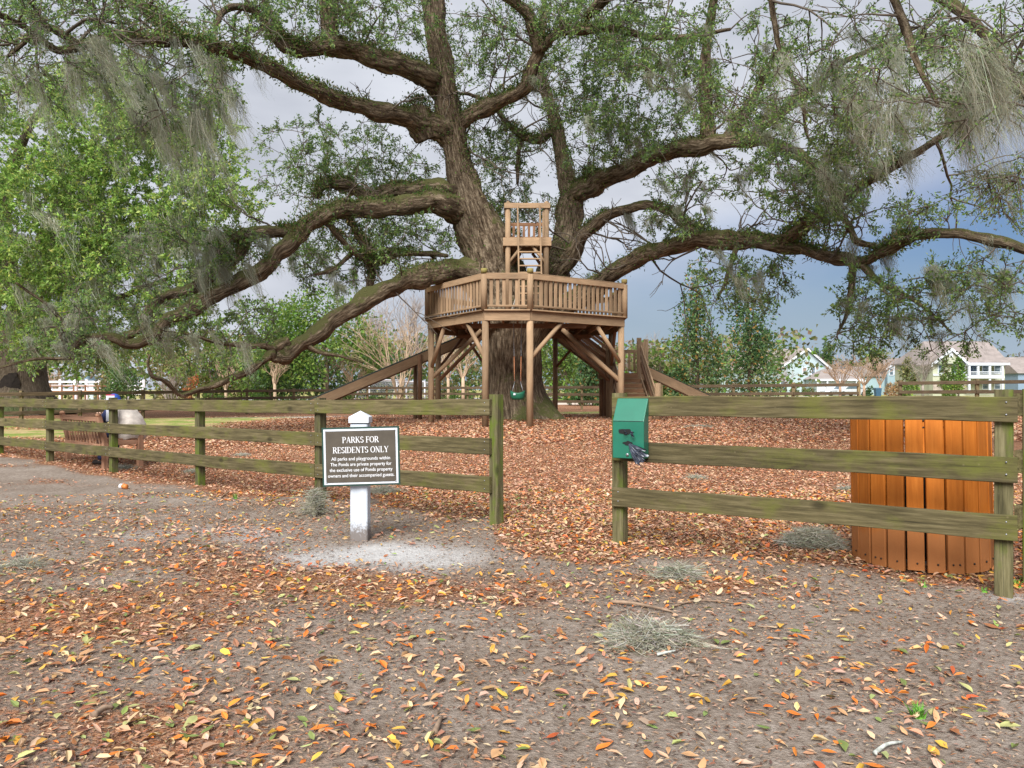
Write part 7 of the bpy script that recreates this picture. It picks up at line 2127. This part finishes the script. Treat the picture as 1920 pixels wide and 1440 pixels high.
def cart():
    Z = 82; x = X(1645.5, Z); g = gz(x, Z)
    root = thing('wheeled_cart', (x, Z, g), 'dark blue wheeled refuse cart standing in the gateway view', 'cart')
    mt = plain('blue_cart_plastic', (0.045, 0.10, 0.17), .5)
    m = MB(); b_, t_ = .24, .31
    m.add([(x - b_, Z - b_, g + .05), (x + b_, Z - b_, g + .05), (x + b_, Z + b_, g + .05), (x - b_, Z + b_, g + .05), (x - t_, Z - t_, g + .95), (x + t_, Z - t_, g + .95), (x + t_, Z + t_, g + .95), (x - t_, Z + t_, g + .95)],
          [(3, 2, 1, 0), (4, 5, 6, 7), (0, 1, 5, 4), (1, 2, 6, 5), (2, 3, 7, 6), (3, 0, 4, 7)]); m.build('body', mt, root)
    m = MB(); m.prism([(x - .34, Z - .34, g + .955), (x - .34, Z + .38, g + .955), (x - .34, Z + .36, g + 1.02), (x - .34, Z, g + 1.06), (x - .34, Z - .34, g + .99)], (.68, 0, 0)); m.build('lid', mt, root)
    for s in (-1, 1):
        m = MB(); m.tube([(x + s * .26, Z + .26, g + .1), (x + s * .31, Z + .26, g + .1)], .1, 12); m.build('wheel', M_SLIDE, root)
cart()
# ------------------------------------------------------------------ fallen leaves
def scatter(x0, x1, y0, y1, dens):
    """jittered points in the wedge the camera sees (with a margin)"""
    n = int((x1 - x0) * (y1 - y0) * dens)
    x = rng.uniform(x0, x1, n); y = rng.uniform(y0, y1, n)
    k = np.abs(x) < y * 0.74 + 1.2
    return x[k], y[k]

DRY = [(0.46, 0.255, 0.155), (0.34, 0.16, 0.095), (0.57, 0.38, 0.26), (0.52, 0.20, 0.075), (0.20, 0.10, 0.062), (0.52, 0.33, 0.19), (0.42, 0.15, 0.075)]
FRONT = [(0.66, 0.20, 0.035), (0.64, 0.37, 0.07), (0.52, 0.30, 0.15), (0.19, 0.24, 0.07), (0.34, 0.14, 0.06), (0.58, 0.42, 0.25), (0.50, 0.11, 0.035), (0.40, 0.40, 0.16)]

def litter_obj(name, x, y, L, W, pal, wts, label, lift=0.004, tilt=0.35, oval=False):
    n = len(x)
    z = hgt(x, y) + lift + rng.random(n) * 0.012
    a = rng.random(n) * 2 * np.pi
    el = rng.normal(0, tilt * 0.6, n)
    d = np.stack([np.cos(a) * np.cos(el), np.sin(a) * np.cos(el), np.abs(np.sin(el))], 1)
    nr = rng.normal(0, tilt, (n, 3)) + np.array([0, 0, 1.0])
    cols = pick_cols(pal, wts, n, 0.16)
    pos = np.stack([x, y, z], 1)
    me = oval_leaves_mesh(name, pos, d, nr, L, W, cols, M_LITTER) if oval else leaves_mesh(name, pos, d, nr, L, W, cols, M_LITTER, curl=0.08)
    o = mesh_obj(name, me, None); o['kind'] = 'stuff'
    return tag(o, label, 'leaves')

# the deep carpet behind the fences
bx, by = scatter(-11, 9, 5.0, 15, 1100)
k = rng.random(len(bx)) < np.clip(litter_at(bx, by) * 1.25 - 0.25, 0, 1)
bx, by = bx[k], by[k]; n = len(bx)
L = rng.uniform(0.026, 0.062, n)
litter_obj('leaf_litter', bx, by, L, L * rng.uniform(.32, .5, n), DRY, [4, 2.5, 3, 1.6, 2, 2, 1], 'deep carpet of dry brown oak leaves behind the near fences')
bx, by = scatter(-20, 17, 15, 31, 330)
k = rng.random(len(bx)) < litter_at(bx, by)
k &= rng.random(len(bx)) > np.maximum(turf_at(bx, by), sand_at(bx, by))
bx, by = bx[k], by[k]; n = len(bx)
L = rng.uniform(0.06, 0.11, n)
litter_obj('leaf_litter', bx, by, L, L * rng.uniform(.35, .55, n), DRY, [4, 2.5, 3, 1.6, 2, 2, 1], 'dry leaf carpet around the foot of the oak and treehouse')
# scattered leaves on the open soil in front
bx, by = scatter(-6, 6, 2.0, 9, 620)
p = 0.14 + 0.86 * np.clip(litter_at(bx, by) * 1.2, 0, 1)
k = (rng.random(len(bx)) < p) & (rng.random(len(bx)) > sand_at(bx, by) * 0.85)
bx, by = bx[k], by[k]; n = len(bx)
L = rng.uniform(0.022, 0.066, n)
litter_obj('leaf_litter', bx, by, L, L * rng.uniform(.34, .52, n), FRONT + DRY[:3], [2.2, 2.0, 2.4, .8, 1.2, 2.0, .35, 1.0, 2.4, 1.2, 2.0], 'scattered orange and tan leaves on the open soil in front', 0.003, 0.28, True)
# crumbs of leaf and bark
bx, by = scatter(-6, 6, 2.0, 8, 3400)
p = 0.36 + 0.6 * litter_at(bx, by)
k = (rng.random(len(bx)) < p) & (rng.random(len(bx)) > sand_at(bx, by) * 0.8)
bx, by = bx[k], by[k]; n = len(bx)
L = rng.uniform(0.012, 0.034, n)
litter_obj('leaf_crumbs', bx, by, L, L * rng.uniform(.15, .5, n), [(0.20, 0.12, 0.08), (0.32, 0.20, 0.13), (0.12, 0.075, 0.055), (0.46, 0.33, 0.22), (0.36, 0.15, 0.07)], [3, 3, 2, 2, 1], 'fine brown crumbs of leaf and bark on the front soil', 0.002, 0.2)

# the leaves that show largest, one by one, belong to the ground
def leaf_model(seed, col, wide):
    r_ = random.Random(seed)
    L, W = 1.0, wide
    prof = [0.0, 0.55, 0.95, 1.0, 0.72, 0.34, 0.0]
    vs, fs = [], []
    bend = r_.uniform(-.10, .22); fold = r_.uniform(.05, .28); tw = r_.uniform(-.25, .25)
    for i, w in enumerate(prof):
        t = i / 6 - 0.5
        zc = bend * (1 - (2 * t) ** 2) * .5
        for s in (-1, 0, 1):
            ww = s * W / 2 * w * (1 + r_.uniform(-.08, .08))
            vs.append((t * L, ww + .04 * math.sin(t * 5 + seed), zc + abs(s) * fold * W * .5 * w + tw * t * ww))
    for i in range(6):
        for q in (0, 1):
            a = i * 3 + q; fs.append((a, a + 1, a + 4, a + 3))
    me = bpy.data.meshes.new('fallen_leaf'); me.from_pydata(vs, [], fs)
    me.polygons.foreach_set('use_smooth', [True] * len(fs))
    at = me.attributes.new('col', 'FLOAT_COLOR', 'POINT')
    buf = []
    for i in range(len(vs)):
        f = (1 + r_.uniform(-.08, .08)) * (0.8 if i % 3 == 1 else 1.0)
        buf += [col[0] * f, col[1] * f, col[2] * f, 1]
    at.data.foreach_set('color', buf)
    me.materials.append(M_LITTER)
    me.update()
    return me
models = []
r_ = random.Random(3)
for i in range(44):
    c = r_.choices(FRONT, [3.0, 2.4, 2.0, 1.0, .9, 1.6, .5, 1.2])[0]
    v = r_.uniform(.85, 1.15)
    models.append(leaf_model(i, (min(.8, c[0] * v), c[1] * v, c[2] * v), r_.uniform(.28, .46)))
cnt = 0
while cnt < 300:
    y = 2.1 + 1.9 * r_.random() ** 0.9; x = r_.uniform(-.72, .72) * y
    if r_.random() > 0.25 + float(litter_at(x, y)): continue
    o = bpy.data.objects.new('fallen_leaf', models[r_.randrange(len(models))])
    COL.objects.link(o)
    s = r_.uniform(.042, .086)
    M = Matrix.Translation((x, y, gz(x, y) + .012)) @ Matrix.Rotation(r_.uniform(0, 6.28), 4, 'Z') @ Matrix.Rotation(r_.gauss(0, .16), 4, 'X') @ Matrix.Rotation(r_.gauss(0, .14), 4, 'Y') @ Matrix.Diagonal((s, s, s, 1))
    place(o, M, ground)
    cnt += 1

# a tuft of fresh grass and a few green sprigs
def tuft(px, py, n, h, label, spread=.03):
    c = on_ground(px, py)
    m = MB()
    m.tube([c - Vector((0, 0, .01)), c + Vector((0, 0, .006))], [spread * 0.9, spread * 0.5], 10)
    for i in range(n):
        a = r_.uniform(0, 6.28); b = c + Vector((r_.uniform(-.62, .62) * spread, r_.uniform(-.62, .62) * spread, 0))
        ln = Vector((math.cos(a) * .6, math.sin(a) * .6, 1)).normalized()
        hh = h * r_.uniform(.6, 1.15); s = Vector((-math.sin(a), math.cos(a), 0)) * .0028
        m.add([b - s, b + s, b + ln * hh * .6 + s * .8, b + ln * hh * .6 - s * .8, b + ln * hh + Vector((math.cos(a), math.sin(a), -.3)) * hh * .18], [(0, 1, 2, 3), (3, 2, 4)])
    o = m.build('grass_tuft', plain('fresh_grass', (0.10, 0.26, 0.025), .6, .2, 8), None, Matrix.Translation(c))
    tag(o, label, 'grass', 'small green tufts on the soil')
tuft(1721, 1345, 60, .055, 'bright green grass tuft among orange leaves lower right')
tuft(442, 935, 20, .07, 'thin green grass tuft at the middle fence post\'s foot')
tuft(1732, 1100, 14, .04, 'small green sprig just in front of the orange bin')
tuft(1905, 1100, 22, .07, 'green grass beside the right fence post\'s foot', .05)
tuft(1845, 1110, 12, .035, 'tiny green sprig left of the right fence post')
